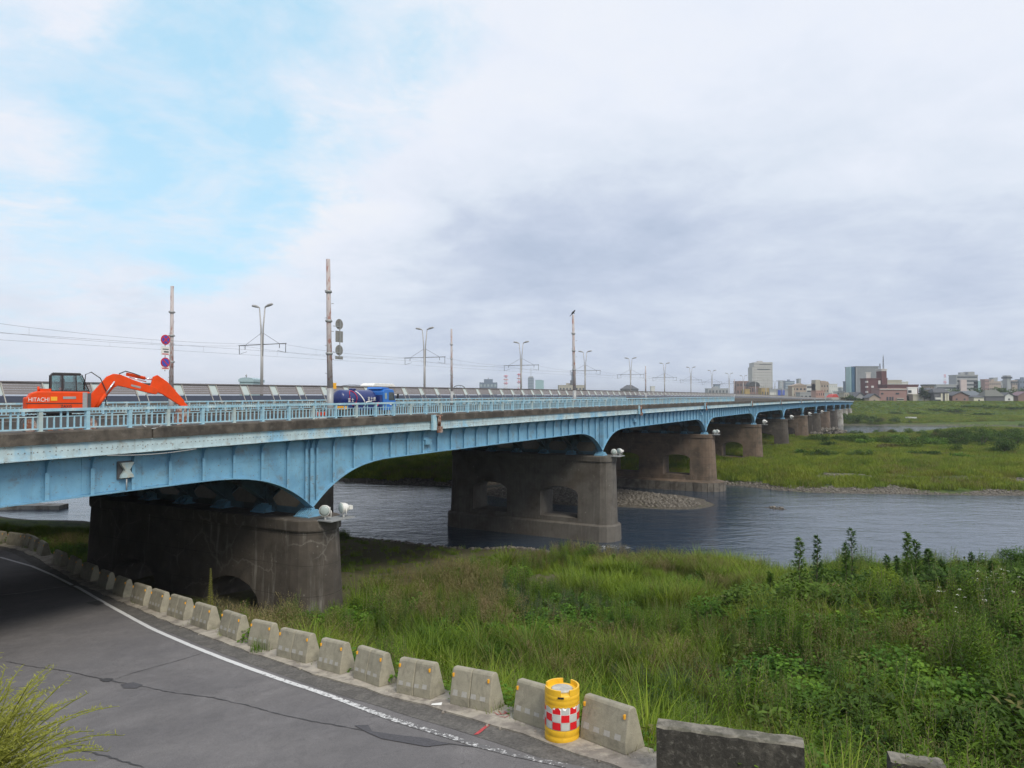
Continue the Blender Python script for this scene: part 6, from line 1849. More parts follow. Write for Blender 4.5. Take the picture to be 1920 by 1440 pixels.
def lattice(label, x, ytop, Y, wpx, bands):
    c = at(x, 745, Y); H_ = (745 - ytop) / FPX * Y + 8; w0 = wpx / FPX * Y / 2
    r = thing('lattice_mast', label, 'mast', (c.x, c.y, EYE - 8), 0, 'red and white lattice masts on the skyline')
    mr = MB(); mw = MB()
    N_ = 8
    for k in range(N_):
        z0, z1 = H_ * k / N_, H_ * (k + 1) / N_; a, b = w0 * (1 - 0.5 * k / N_), w0 * (1 - 0.5 * (k + 1) / N_)
        m_ = mr if k % 2 else mw
        for sx, sy in ((-1, -1), (1, -1), (1, 1), (-1, 1)): m_.tube([(sx * a, sy * a, z0), (sx * b, sy * b, z1)], 0.28, 4)
        m_.tube([(-a, -a, z0), (b, -b, z1)], 0.2, 4).tube([(a, -a, z0), (-b, -b, z1)], 0.2, 4)
    for f in bands: mr.lathe([(w0 * 1.5, H_ * f), (w0 * 1.5, H_ * f + 0.8)], n=8)
    mr.build('red_section', m_signred, r); mw.build('white_section', m_whitepaint, r)
    return r


lattice('red and white lattice mast left of the slim dark tower, first of the pair', 948.5, 703, 1100, 6, (0.95, 0.82, 0.69))
lattice('red and white lattice mast just left of a street lamp mast, second of the pair', 973.5, 700, 1100, 6, (0.95, 0.82, 0.69))
lattice('hazy red and white mast on the right skyline above the long factory', 1772, 702, 1600, 4, (0.7,))


# ------------------------------------------------------------------ concrete tetrapods round the far piers
def tetra_mesh():
    mb = MB()
    for d in ((0, 0, 1), (0.943, 0, -0.333), (-0.471, 0.816, -0.333), (-0.471, -0.816, -0.333)):
        v = Vector(d); mb.tube([(0, 0, 0), v * 0.55, v * 0.98, v * 1.05], [0.42, 0.34, 0.25, 0.19], 8)
    return mb.mesh('tetrapod', m_pier_c2)


m_pier_c2 = pmat('tetrapod_concrete', (0.17, 0.155, 0.13), 0.95, var=0.3, scale=1.5, color2=(0.08, 0.07, 0.06), mix_scale=0.9)
tm = tetra_mesh(); rt_ = random.Random(4)
for k in range(74):
    u = rt_.random()
    px = 1518 + 66 * u; Y = 212 + rt_.uniform(-5, 9) + 8 * u
    p = at(px, 745, Y)
    zt = float(land(np.array([p.x]), np.array([Y]))[0])
    o = link('tetrapod', tm, None, (p.x, Y, max(zt, 0.0) + 0.55 + rt_.choice([0, 0, 0.9]) * (0.25 < u < 0.8)), (rt_.uniform(0, 6), rt_.uniform(-0.5, 0.5), rt_.uniform(0, 6)), rt_.uniform(0.85, 1.1))
    tag(o, 'dark concrete tetrapod in the pile around the far bridge piers', 'tetrapod', 'tetrapods piled around the far piers')
# white bag or boat on the far bank
pb = at(1708, 782, 315)
bt = thing('white_boat', 'small white boat lying on the grassy far river bank', 'boat', (pb.x, 315, float(land(np.array([pb.x]), np.array([315.0]))[0]) + 0.5), R(150))
MB().add([(-2.2, -0.7, 0.6), (1.2, -0.75, 0.6), (2.4, 0, 0.8), (1.2, 0.75, 0.6), (-2.2, 0.7, 0.6), (-2.0, -0.4, 0), (1.0, -0.4, 0), (1.9, 0, 0.1), (1.0, 0.4, 0), (-2.0, 0.4, 0)],
         [(0, 1, 2, 3, 4), (5, 9, 8, 7, 6), (0, 5, 6, 1), (1, 6, 7, 2), (2, 7, 8, 3), (3, 8, 9, 4), (4, 9, 5, 0)]).build('hull', m_whitepaint, bt)
for c in bt.children: c.rotation_euler = (R(25), 0, 0)
# ------------------------------------------------------------------ vegetation


def leafmat(name, ca, cb, cc, dead=(0.16, 0.12, 0.05), dead_amt=0.15, patch=0.12, transl=0.25, inst=True, rnd=1.0):
    m = bpy.data.materials.new(name); m.use_nodes = True
    t = NT(m.node_tree); t.n.clear()
    oi = t.node('ShaderNodeObjectInfo'); geo = t.node('ShaderNodeNewGeometry')
    n = t.noise(geo.outputs['Position'], patch, 4, 0.6, 0.6); n2 = t.noise(geo.outputs['Position'], patch * 7, 3, 0.6)
    f = t.math('ADD', t.math('MULTIPLY', n, 1.1), t.math('ADD', t.math('MULTIPLY', t.math('SUBTRACT', oi.outputs['Random'], 0.5), 0.45 * rnd), t.math('MULTIPLY', t.math('SUBTRACT', n2, 0.5), 0.7)))
    col = t.ramp(f, [(0.28, ca), (0.55, cb), (0.82, cc)])
    rn = t.node('ShaderNodeTexWhiteNoise', noise_dimensions='1D', inp={'W': t.math('MULTIPLY', oi.outputs['Random'], 57.3)})
    dd = t.node('ShaderNodeMapRange', inp={0: rn.outputs['Value'], 1: 1 - dead_amt, 2: 1 - dead_amt * 0.4}).outputs[0]
    col = t.mix(t.math('MULTIPLY', dd, 0.7), col, dead)
    ri = t.node('ShaderNodeTexWhiteNoise', noise_dimensions='1D', inp={'W': geo.outputs['Random Per Island']})
    col = t.mix(1.0, col, t.node('ShaderNodeMapRange', inp={0: ri.outputs['Value'], 3: 0.72, 4: 1.28}).outputs[0], 'MULTIPLY')
    df = t.node('ShaderNodeBsdfDiffuse', inp={0: col}); tl = t.node('ShaderNodeBsdfTranslucent', inp={0: t.mix(1.0, col, (1.2, 1.25, 0.6), 'MULTIPLY')})
    gl = t.node('ShaderNodeBsdfGlossy', inp={0: (0.9, 0.95, 0.9, 1), 1: 0.55})
    mx1 = t.node('ShaderNodeMixShader', inp={0: transl, 1: df.outputs[0], 2: tl.outputs[0]})
    mx2 = t.node('ShaderNodeMixShader', inp={0: 0.018, 1: mx1.outputs[0], 2: gl.outputs[0]})
    t.node('ShaderNodeOutputMaterial', inp={0: mx2.outputs[0]})
    return m


G_grass = leafmat('leaf_tall_grass', (0.071, 0.126, 0.009), (0.122, 0.191, 0.013), (0.189, 0.251, 0.021), dead_amt=0.12)
G_weed = leafmat('leaf_weed', (0.057, 0.121, 0.009), (0.097, 0.177, 0.012), (0.151, 0.233, 0.018), dead_amt=0.08)
G_broad = leafmat('leaf_broad', (0.049, 0.119, 0.014), (0.080, 0.172, 0.018), (0.130, 0.233, 0.021), dead_amt=0.04)
G_dry = leafmat('leaf_dry_seed_grass', (0.13, 0.125, 0.045), (0.19, 0.165, 0.065), (0.24, 0.20, 0.09), dead=(0.22, 0.15, 0.09), dead_amt=0.3)
G_dark = leafmat('leaf_shrub_dark', (0.030, 0.067, 0.009), (0.052, 0.102, 0.012), (0.084, 0.140, 0.016), dead_amt=0.05)
G_willow = leafmat('leaf_willow', (0.039, 0.091, 0.015), (0.063, 0.130, 0.020), (0.092, 0.167, 0.023), dead_amt=0.0)
G_yell = leafmat('leaf_yellow_green', (0.20, 0.22, 0.040), (0.30, 0.31, 0.05), (0.40, 0.40, 0.07), dead_amt=0.1)
m_stem = pmat('plant_stem', (0.16, 0.15, 0.07), 0.9, var=0.2)
m_bark = pmat('bark', (0.10, 0.08, 0.06), 0.95, var=0.3, scale=8)

hidden = bpy.data.collections.new('plant_sources')   # never linked to the scene: only sources of instances


def raw_mesh(name, V, F, mats, mi=None):
    me = bpy.data.meshes.new(name); me.from_pydata(V, [], F)
    for m in (mats if isinstance(mats, (list, tuple)) else [mats]): me.materials.append(m)
    if mi is not None: me.polygons.foreach_set('material_index', mi)
    return me


def blade(V, F, base, az, length, wd, lean, curl, nseg=3):
    """one arched grass blade"""
    o = len(V); ca, sa = math.cos(az), math.sin(az); th = lean
    x = y = 0.0; L = length / nseg; z = 0.0; r = 0.0
    for k in range(nseg + 1):
        ww = wd * (1 - (k / nseg) ** 1.6) * 0.5
        px, py = base[0] + ca * r, base[1] + sa * r
        if k == nseg: V.append((px, py, base[2] + z))
        else: V += [(px - sa * ww, py + ca * ww, base[2] + z), (px + sa * ww, py - ca * ww, base[2] + z)]
        r += math.sin(th) * L; z += math.cos(th) * L; th += curl / nseg
    for k in range(nseg - 1): a = o + 2 * k; F.append((a, a + 1, a + 3, a + 2))
    a = o + 2 * (nseg - 1); F.append((a, a + 1, a + 2))


def leaf(V, F, p, az, pitch, L, W, droop=0.3):
    ca, sa = math.cos(az), math.sin(az); cp, sp = math.cos(pitch), math.sin(pitch)
    m = (p[0] + ca * cp * L * 0.5, p[1] + sa * cp * L * 0.5, p[2] + sp * L * 0.5)
    t = (p[0] + ca * cp * L, p[1] + sa * cp * L, p[2] + sp * L - droop * L * 0.4)
    o = len(V)
    V += [p, (m[0] - sa * W / 2, m[1] + ca * W / 2, m[2]), t, (m[0] + sa * W / 2, m[1] - ca * W / 2, m[2])]
    F.append((o, o + 1, o + 2, o + 3))


def grass_tuft(seed, n=55, h=0.8, spread=0.22, wd=0.016):
    r = random.Random(seed); V = []; F = []
    for _ in range(n):
        a = r.uniform(0, 6.283); d = spread * math.sqrt(r.random())
        blade(V, F, (d * math.cos(a), d * math.sin(a), 0), r.uniform(0, 6.283), h * r.uniform(0.55, 1.15), wd * r.uniform(0.7, 1.3), r.uniform(0.0, 0.35), r.uniform(0.2, 1.5))
    return raw_mesh('tuft', V, F, G_grass)


def reed_tuft(seed):
    r = random.Random(seed); V = []; F = []
    for _ in range(46):
        a = r.uniform(0, 6.283); d = 0.16 * math.sqrt(r.random())
        blade(V, F, (d * math.cos(a), d * math.sin(a), 0), a + r.uniform(-.6, .6), r.uniform(0.9, 1.7), 0.026 * r.uniform(0.7, 1.2), r.uniform(0.05, 0.45), r.uniform(0.6, 1.8), 5)
    return raw_mesh('reed', V, F, G_grass)


def dry_tuft(seed):
    r = random.Random(seed); V = []; F = []
    for _ in range(26):
        a = r.uniform(0, 6.283); d = 0.22 * math.sqrt(r.random()); az = r.uniform(0, 6.283); L = r.uniform(0.7, 1.25)
        b = (d * math.cos(a), d * math.sin(a), 0)
        blade(V, F, b, az, L, 0.008, 0.08, 0.5)
        for k in range(7):
            u = 0.72 + 0.04 * k; x = b[0] + math.cos(az) * L * 0.28 * u * u; y = b[1] + math.sin(az) * L * 0.28 * u * u
            leaf(V, F, (x, y, L * u * 0.95), r.uniform(0, 6.283), r.uniform(0.5, 1.1), 0.07, 0.016)
    return raw_mesh('dry', V, F, G_dry)


def weed(seed, h=1.2, n=4, mat=None):
    """goldenrod like: upright stems with narrow leaves all round"""
    r = random.Random(seed); V = []; F = []; MI = []
    for _ in range(n):
        a = r.uniform(0, 6.283); d = 0.18 * r.random(); hh = h * r.uniform(0.7, 1.1); lx, ly = r.uniform(-.12, .12), r.uniform(-.12, .12)
        bx, by = d * math.cos(a), d * math.sin(a)
        k = 0; z = 0.1
        while z < hh:
            u = z / hh; L = 0.16 * (1 - 0.65 * u ** 2) * r.uniform(0.7, 1.2)
            leaf(V, F, (bx + lx * u, by + ly * u, z), k * 2.4 + r.uniform(-.3, .3), 0.35 + 0.5 * u + r.uniform(-.2, .2), L, L * 0.22, 0.6); MI.append(0)
            z += 0.026; k += 1
        o = len(V); wd = 0.006
        V += [(bx - wd, by, 0), (bx + wd, by, 0), (bx + lx + wd * .5, by + ly, hh), (bx + lx - wd * .5, by + ly, hh)]; F.append((o, o + 1, o + 2, o + 3)); MI.append(1)
    return raw_mesh('weed', V, F, [mat or G_weed, m_stem], MI)


def broad(seed, rad=0.5, hh=0.55, n=150, L=0.12, mat=None):
    """low mound of broad leaves (vines, mugwort)"""
    r = random.Random(seed); V = []; F = []
    for _ in range(n):
        a = r.uniform(0, 6.283); d = rad * math.sqrt(r.random()); z = hh * (1 - (d / rad) ** 2) * r.uniform(0.25, 1.05) + 0.04
        s = L * r.uniform(0.6, 1.25)
        az = r.uniform(0, 6.283); cx_, cy_ = d * math.cos(a), d * math.sin(a); p = r.uniform(-0.5, 0.9)
        # six-sided leaf, slightly folded
        ca, sa = math.cos(az), math.sin(az); cp, sp = math.cos(p), math.sin(p)
        o = len(V)
        for (u, v) in ((0, 0), (0.35, 0.42), (0.75, 0.30), (1.0, 0), (0.75, -0.30), (0.35, -0.42)):
            x, y = u * s, v * s
            V.append((cx_ + ca * cp * x - sa * y, cy_ + sa * cp * x + ca * y, z + sp * x - 0.25 * s * u * u + 0.15 * abs(y)))
        F.append((o, o + 1, o + 2, o + 3)); F.append((o, o + 3, o + 4, o + 5))
    return raw_mesh('broad', V, F, mat or G_broad)


def clump(seed, rad=1.0, hh=1.1, n=330, L=0.22, mat=None, W=0.45):
    """rounded shrub mass for middle distance"""
    r = random.Random(seed); V = []; F = []
    lob = [(r.uniform(-.5, .5) * rad, r.uniform(-.5, .5) * rad, r.uniform(0.25, 0.75) * hh, r.uniform(0.35, 0.6) * rad) for _ in range(6)]
    for _ in range(n):
        lx, ly, lz, lr = r.choice(lob); a = r.uniform(0, 6.283); c = r.uniform(-0.5, 1); s = math.sqrt(1 - c * c); q = lr * r.uniform(0.6, 1.08)
        p = (lx + q * s * math.cos(a), ly + q * s * math.sin(a), max(0.02, lz + q * c * hh / rad))
        leaf(V, F, p, r.uniform(0, 6.283), r.uniform(-0.4, 1.0), L * r.uniform(0.6, 1.3), L * W, 0.4)
    return raw_mesh('clump', V, F, mat or G_dark)


def meadow(seed, rad=1.3, n=210, h=0.9, mat=None, wd=0.05):
    r = random.Random(seed); V = []; F = []
    for _ in range(n):
        a = r.uniform(0, 6.283); d = rad * math.sqrt(r.random())
        blade(V, F, (d * math.cos(a), d * math.sin(a), 0), r.uniform(0, 6.283), h * r.uniform(0.4, 1.15), wd * r.uniform(0.6, 1.4), r.uniform(0, .4), r.uniform(.2, 1.2), 2)
    return raw_mesh('meadow', V, F, mat or G_grass)


def source(name, meshes):
    c = bpy.data.collections.new(name)
    for i, me in enumerate(meshes): c.objects.link(bpy.data.objects.new(name + '_%d' % i, me))
    return c


def scatter(name, label, coll, nvar, pts, scl, cat='plants', seed=0, tilt=0.12):
    r = np.random.default_rng(seed); n = len(pts)
    me = bpy.data.meshes.new(name); me.from_pydata(pts.tolist(), [], [])
    a = me.attributes.new('scl', 'FLOAT', 'POINT'); a.data.foreach_set('value', scl.astype(np.float32))
    a = me.attributes.new('idx', 'INT', 'POINT'); a.data.foreach_set('value', r.integers(0, nvar, n).astype(np.int32))
    rot = np.column_stack([r.normal(0, tilt, n), r.normal(0, tilt, n), r.uniform(0, 6.283, n)]).astype(np.float32)
    a = me.attributes.new('rot', 'FLOAT_VECTOR', 'POINT'); a.data.foreach_set('vector', rot.ravel())
    o = link(name, me)
    ng = bpy.data.node_groups.new('scatter_' + name, 'GeometryNodeTree')
    ng.interface.new_socket('Geometry', in_out='INPUT', socket_type='NodeSocketGeometry'); ng.interface.new_socket('Geometry', in_out='OUTPUT', socket_type='NodeSocketGeometry')
    N = ng.nodes; Lk = ng.links
    gi = N.new('NodeGroupInput'); go = N.new('NodeGroupOutput'); ip = N.new('GeometryNodeInstanceOnPoints'); ci = N.new('GeometryNodeCollectionInfo')
    ci.inputs['Collection'].default_value = coll; ci.inputs['Separate Children'].default_value = True; ci.inputs['Reset Children'].default_value = True
    ip.inputs['Pick Instance'].default_value = True

    def na(nm, typ):
        x = N.new('GeometryNodeInputNamedAttribute'); x.data_type = typ; x.inputs['Name'].default_value = nm; return x.outputs['Attribute']
    Lk.new(gi.outputs[0], ip.inputs['Points']); Lk.new(ci.outputs[0], ip.inputs['Instance']); Lk.new(na('idx', 'INT'), ip.inputs['Instance Index'])
    Lk.new(na('rot', 'FLOAT_VECTOR'), ip.inputs['Rotation']); Lk.new(na('scl', 'FLOAT'), ip.inputs['Scale']); Lk.new(ip.outputs[0], go.inputs[0])
    md = o.modifiers.new('scatter', 'NODES'); md.node_group = ng
    return tag(o, label, cat, kind='stuff')


def sample(n, x0, x1, y0, y1, seed, fov=0.86):
    r = np.random.default_rng(seed)
    X = r.uniform(x0, x1, n); Y = r.uniform(y0, y1, n)
    k = np.abs(X) < Y * fov + 4
    return X[k], Y[k], r


def piers_free(s, q):
    ok = np.ones(s.shape, bool)
    for p in PIERS: ok &= ~((np.abs(s - p) < 1.9) & (q > Q0 - 2.2) & (q < Q0 + 17))
    for p in (46.7, 120): ok &= ~((np.abs(s - p) < 2) & (q > 43) & (q < 72))
    return ok


def place(n, box, seed, keep, zoffs=-0.03):
    X, Y, r = sample(n, *box, seed)
    dat = land(X, Y, True); z, s, q, e, ds, d1, d2, d3, di = dat
    g, d, b = masks(X, Y, dat)
    k = keep(X, Y, z - EYE, s, q, e, ds, d1, d2, d3, di, g, d, b, r) & piers_free(s, q) & (z > 0.06)
    return np.column_stack([X[k], Y[k], z[k] + zoffs]), r, (s[k], q[k], e[k], b[k])


C_tuft = source('tuft', [grass_tuft(i) for i in range(4)])
C_short = source('short', [grass_tuft(20 + i, 50, 0.34, 0.26, 0.013) for i in range(3)])
C_reed = source('reed', [reed_tuft(i) for i in range(3)])
C_dry = source('dry', [dry_tuft(i) for i in range(3)])
C_weed = source('weed', [weed(i) for i in range(4)])
C_broad = source('broad', [broad(i, 0.5, 0.55, 260, 0.085) for i in range(4)])
C_clump = source('clump', [clump(i) for i in range(4)])
G_mead = leafmat('leaf_meadow', (0.088, 0.144, 0.011), (0.147, 0.205, 0.016), (0.218, 0.260, 0.025), dead=(0.185, 0.158, 0.035), dead_amt=0.25, patch=0.05)
C_meadow = source('meadow', [meadow(i, mat=G_mead) for i in range(4)])
C_dmead = source('dmeadow', [meadow(10 + i, 1.4, 180, 0.9, G_dry) for i in range(2)])
C_vine = source('vine', [broad(40 + i, 1.3, 0.9, 1000, 0.12) for i in range(3)])

NEAR = (-60, 60, 6, 66)


def nearbank(e, s, h, q=None): return (e > 0.35) & (s < 70) & (h < -5)


def patchn(X, Y, f, sd): return bumps(X, Y, 1.0, f, sd)


def under(q): return (q > 22.5) & (q < 39)


pts, r, ex_ = place(95000, (-58, 58, 8, 60), 1, lambda X, Y, h, s, q, e, ds, d1, d2, d3, di, g, d, b, r: nearbank(e, s, h) & (r.random(X.size) > d * 1.15) & (g < 0.5) & ~(under(q) & (r.random(X.size) < 0.72)))
sc_ = r.uniform(0.55, 1.15, len(pts)) * np.where(ex_[2] < 1.6, 0.55, 1.0) * np.where((ex_[1] > 4), 0.85, 1.0) * np.where((ex_[1] > 22) & (ex_[1] < 39), 0.5, 1.0)
sc_ = sc_ * np.where(ex_[1] > 4, 0.85, 1.0) * np.clip(0.95 + 0.35 * patchn(pts[:, 0], pts[:, 1], 1.6, 81), 0.4, 1.45) * np.where((ex_[0] > 29.5) & (ex_[0] < 36) & (ex_[1] > -6) & (ex_[1] < 19), 0.6, 1.0)
scatter('tall_grass', 'tall green grass covering the near river bank', C_tuft, 4, pts, sc_, 'grass', 1)
pts, r, ex_ = place(60000, (-58, 58, 8, 60), 2, lambda X, Y, h, s, q, e, ds, d1, d2, d3, di, g, d, b, r: (((e > 0.28) & (e < 2.2)) | ((d > 0.2) & (e > 0.28) & (r.random(X.size) < 0.30)) | (e < -7.3)) & (s < 60) & (g < 0.6) & ~(under(q) & (r.random(X.size) < 0.7)))
scatter('short_grass', 'short grass along the kerb and on the worn track', C_short, 3, pts, r.uniform(0.5, 1.2, len(pts)), 'grass', 2)
pts, r, ex_ = place(26000, (-20, 58, 8, 58), 3, lambda X, Y, h, s, q, e, ds, d1, d2, d3, di, g, d, b, r: nearbank(e, s, h) & (e > 1.0) & (patchn(X, Y, 0.5, 31) > 0.25) & (d < 0.3) & (g < 0.3) & ~under(q))
scatter('reed_grass', 'arching reed grass in patches on the near bank', C_reed, 3, pts, r.uniform(0.6, 1.15, len(pts)), 'grass', 3)
pts, r, ex_ = place(42000, (-30, 58, 8, 58), 4, lambda X, Y, h, s, q, e, ds, d1, d2, d3, di, g, d, b, r: nearbank(e, s, h) & (e > 1.2) & (patchn(X, Y, 0.35, 32) > -0.25) & (d < 0.4) & ~((s > 31) & (s < 41) & (q > -5) & (q < 19)) & (g < 0.3) & ~(under(q) & (r.random(X.size) < 0.9)))
scatter('goldenrod_weeds', 'upright leafy weeds standing in the near bank grass', C_weed, 4, pts, r.uniform(0.5, 1.25, len(pts)) * np.where(ex_[1] < 4, 1.15, 0.8) * np.clip(0.95 + 0.4 * patchn(pts[:, 0], pts[:, 1], 1.3, 82), 0.4, 1.5), 'weeds', 4)
pts, r, ex_ = place(15000, (-30, 58, 8, 58), 5, lambda X, Y, h, s, q, e, ds, d1, d2, d3, di, g, d, b, r: nearbank(e, s, h) & (e > 1.0) & (patchn(X, Y, 0.4, 33) > 0.15) & (d < 0.35) & (g < 0.5) & ~under(q))
scatter('dry_seed_grass', 'brownish dry seed heads in the near bank grass', C_dry, 3, pts, r.uniform(0.7, 1.2, len(pts)), 'grass', 5)
pts, r, ex_ = place(30000, (-30, 60, 8, 56), 6, lambda X, Y, h, s, q, e, ds, d1, d2, d3, di, g, d, b, r: nearbank(e, s, h) & (e > 0.5) & ((patchn(X, Y, 0.45, 34) > 0.2) | ((e < 3.5) & (q < 12) & (r.random(X.size) < 0.4))) & (d < 0.3) & (g < 0.4) & ~under(q))
scatter('broadleaf_weeds', 'low mounds of broad leaved weeds on the near bank', C_broad, 4, pts, r.uniform(0.6, 1.3, len(pts)), 'weeds', 6)
V_ = []


def shoot(seed):
    r = random.Random(seed); V = []; F = []; MI = []
    for _ in range(3):
        a = r.uniform(0, 6.283); d = 0.3 * r.random(); hh = r.uniform(1.6, 2.6); lx, ly = r.uniform(-.2, .2), r.uniform(-.2, .2); bx, by = d * math.cos(a), d * math.sin(a)
        z = hh * 0.4; k = 0
        while z < hh:
            u = z / hh; L = 0.30 * (1.15 - u) + 0.07
            for j in range(4):
                w_ = r.random(); az = k * 2.4 + r.uniform(-.6, .6); q = (bx + lx * u + math.cos(az) * L * w_, by + ly * u + math.sin(az) * L * w_, z + L * w_ * 0.9)
                leaf(V, F, q, az + r.uniform(-1, 1), r.uniform(0.0, 1.2), r.uniform(0.09, 0.17), 0.028, 0.5); MI.append(0)
            z += 0.045; k += 1
        o = len(V); wd = 0.009
        V += [(bx - wd, by, 0), (bx + wd, by, 0), (bx + lx + wd * .4, by + ly, hh), (bx + lx - wd * .4, by + ly, hh)]; F.append((o, o + 1, o + 2, o + 3)); MI.append(1)
    return raw_mesh('shoot', V, F, [G_willow, m_stem_pale], MI)


m_stem_pale = pmat('pale_willow_stem', (0.30, 0.25, 0.16), 0.9, var=0.2)
C_shoot = source('shoot', [shoot(i) for i in range(4)])
pts, r, ex_ = place(1500, (6, 40, 10, 36), 71, lambda X, Y, h, s, q, e, ds, d1, d2, d3, di, g, d, b, r: nearbank(e, s, h) & (e > 2.2) & (q < 2) & (Y < 29) & (patchn(X, Y, 0.35, 71) > 0.0) & (r.random(X.size) < 0.45))
scatter('willow_shoots', 'willow shoots with pale stems standing in the right bank thicket', C_shoot, 4, pts, r.uniform(0.5, 0.85, len(pts)), 'shoots', 71)
G_dock = leafmat('leaf_reddish_dock', (0.085, 0.050, 0.022), (0.13, 0.080, 0.030), (0.17, 0.12, 0.045), dead_amt=0.2)
G_mug = leafmat('leaf_blue_green_mugwort', (0.045, 0.085, 0.040), (0.072, 0.125, 0.055), (0.10, 0.165, 0.070), dead_amt=0.05)
C_dock = source('dock', [weed(60 + i, 1.0, 3, G_dock) for i in range(3)])
C_mug = source('mug', [weed(70 + i, 0.8, 7, G_mug) for i in range(3)])
pts, r, ex_ = place(9000, (-24, 58, 8, 58), 72, lambda X, Y, h, s, q, e, ds, d1, d2, d3, di, g, d, b, r: nearbank(e, s, h) & (e > 0.9) & (patchn(X, Y, 0.7, 72) > 0.75) & (d < 0.5) & (g < 0.5) & ~under(q))
scatter('reddish_weeds', 'reddish brown seeding weeds standing in the near bank grass', C_dock, 3, pts, r.uniform(0.6, 1.2, len(pts)), 'weeds', 72)
pts, r, ex_ = place(20000, (-24, 58, 8, 58), 73, lambda X, Y, h, s, q, e, ds, d1, d2, d3, di, g, d, b, r: nearbank(e, s, h) & (e > 0.9) & (patchn(X, Y, 0.55, 73) > 0.62) & (d < 0.5) & (g < 0.5) & ~under(q))
scatter('mugwort_clumps', 'blue green mugwort clumps in the near bank grass', C_mug, 3, pts, r.uniform(0.6, 1.3, len(pts)), 'weeds', 73)
# the high thicket to the right: vines over shrubs
pts, r, ex_ = place(5200, (6, 62, 10, 50), 7, lambda X, Y, h, s, q, e, ds, d1, d2, d3, di, g, d, b, r: nearbank(e, s, h) & (e > 1.6) & (q < 3 + 5 * patchn(X, Y, 0.2, 35)) & (ds > 1.5) & (patchn(X, Y, 0.3, 36) > -0.5))
scatter('vine_thicket', 'leafy vine covered thicket filling the right foreground bank', C_vine, 3, pts, r.uniform(0.6, 1.25, len(pts)), 'thicket', 7)
pts, r, ex_ = place(2600, (4, 62, 14, 52), 8, lambda X, Y, h, s, q, e, ds, d1, d2, d3, di, g, d, b, r: nearbank(e, s, h) & (e > 3) & (q < 4 + 4 * patchn(X, Y, 0.2, 37)) & (ds > 2) & (patchn(X, Y, 0.35, 38) > -0.1))
scatter('bank_shrubs', 'dark low shrubs among the weeds of the right bank', C_clump, 4, pts, r.uniform(0.7, 1.35, len(pts)), 'shrubs', 8)
# island and far banks
ISL = (-140, 300, 68, 360)
pts, r, ex_ = place(90000, (-60, 210, 72, 300), 9, lambda X, Y, h, s, q, e, ds, d1, d2, d3, di, g, d, b, r: (di > 1.5) & (d2 > 24) & (h > -11.55) & (s > 70) & (r.random(X.size) > g * 1.1) & ~(under(q) & (r.random(X.size) < 0.6)) & (r.random(X.size) < 1.4 - Y / 300))
scatter('island_meadow', 'rough green meadow on the grassy river island', C_meadow, 4, pts, r.uniform(0.5, 1.05, len(pts)), 'grass', 9)
pts, r, ex_ = place(16000, (-60, 210, 72, 300), 10, lambda X, Y, h, s, q, e, ds, d1, d2, d3, di, g, d, b, r: (di > 3) & (s > 70) & (g < 0.3) & (patchn(X, Y, 0.09, 41) > 0.35) & ~under(q))
scatter('island_dry_grass', 'yellowish dry grass patches on the river island', C_dmead, 2, pts, r.uniform(0.5, 0.95, len(pts)), 'grass', 10)
pts, r, ex_ = place(15000, (-60, 210, 78, 300), 11, lambda X, Y, h, s, q, e, ds, d1, d2, d3, di, g, d, b, r: (di > 4) & (s > 84) & (g < 0.2) & (patchn(X, Y, 0.07, 42) + 0.35 * patchn(X, Y, 0.5, 43) > 0.42) & (q < 21))
scatter('island_shrubs', 'clumps of dark green shrubs on the river island', C_clump, 4, pts, r.uniform(0.7, 1.7, len(pts)), 'shrubs', 11)
pts, r, ex_ = place(9000, (40, 420, 300, 460), 12, lambda X, Y, h, s, q, e, ds, d1, d2, d3, di, g, d, b, r: (d3 > 2) & (d3 < 52) & (patchn(X, Y, 0.05, 44) + 0.3 * patchn(X, Y, 0.3, 45) > 0.15) & (r.random(X.size) < 0.8))
scatter('far_bank_shrubs', 'shrubs and tall weeds along the far river bank below the levee', C_clump, 4, pts, r.uniform(1.0, 2.4, len(pts)), 'shrubs', 12)
pts, r, ex_ = place(26000, (40, 420, 300, 470), 13, lambda X, Y, h, s, q, e, ds, d1, d2, d3, di, g, d, b, r: (d3 > 2) & (d3 < 110))
scatter('levee_grass', 'grass on the far flood plain and levee slope', C_meadow, 4, pts, r.uniform(0.6, 1.2, len(pts)) * np.where(to_sq(pts[:, 0], pts[:, 1])[0] > 395, 0.6, 1.2), 'grass', 13)

# stones: gravel spit and shore
m_stone = pmat('river_stones', (0.15, 0.135, 0.115), 0.9, var=0.35, scale=3.0, color2=(0.27, 0.25, 0.22), mix_scale=0.7)
sv = []
for sd in range(3):
    rr_ = random.Random(sd); mb = MB(); prf = [(0.0, -0.06), (0.10, -0.03), (0.13, 0.02), (0.09, 0.06), (0.0, 0.075)]
    mb.lathe(prf, n=7); mb.v = [(x * rr_.uniform(.8, 1.2), y * rr_.uniform(.7, 1.1), z * rr_.uniform(.8, 1.2)) for x, y, z in mb.v]
    sv.append(mb.mesh('stone', m_stone))
C_stone = source('stone', sv)
pts, r, ex_ = place(70000, (-30, 75, 46, 125), 14, lambda X, Y, h, s, q, e, ds, d1, d2, d3, di, g, d, b, r: (g > 0.45) & (s > 44) & (h < -9.8), 0.0)
scatter('gravel', 'river stones on the gravel spit and along the shores', C_stone, 3, pts, r.uniform(0.5, 1.7, len(pts)), 'gravel', 14, 0.3)


# individual plants ---------------------------------------------------
def zland(x, y): return float(land(np.array([x]), np.array([y]))[0])


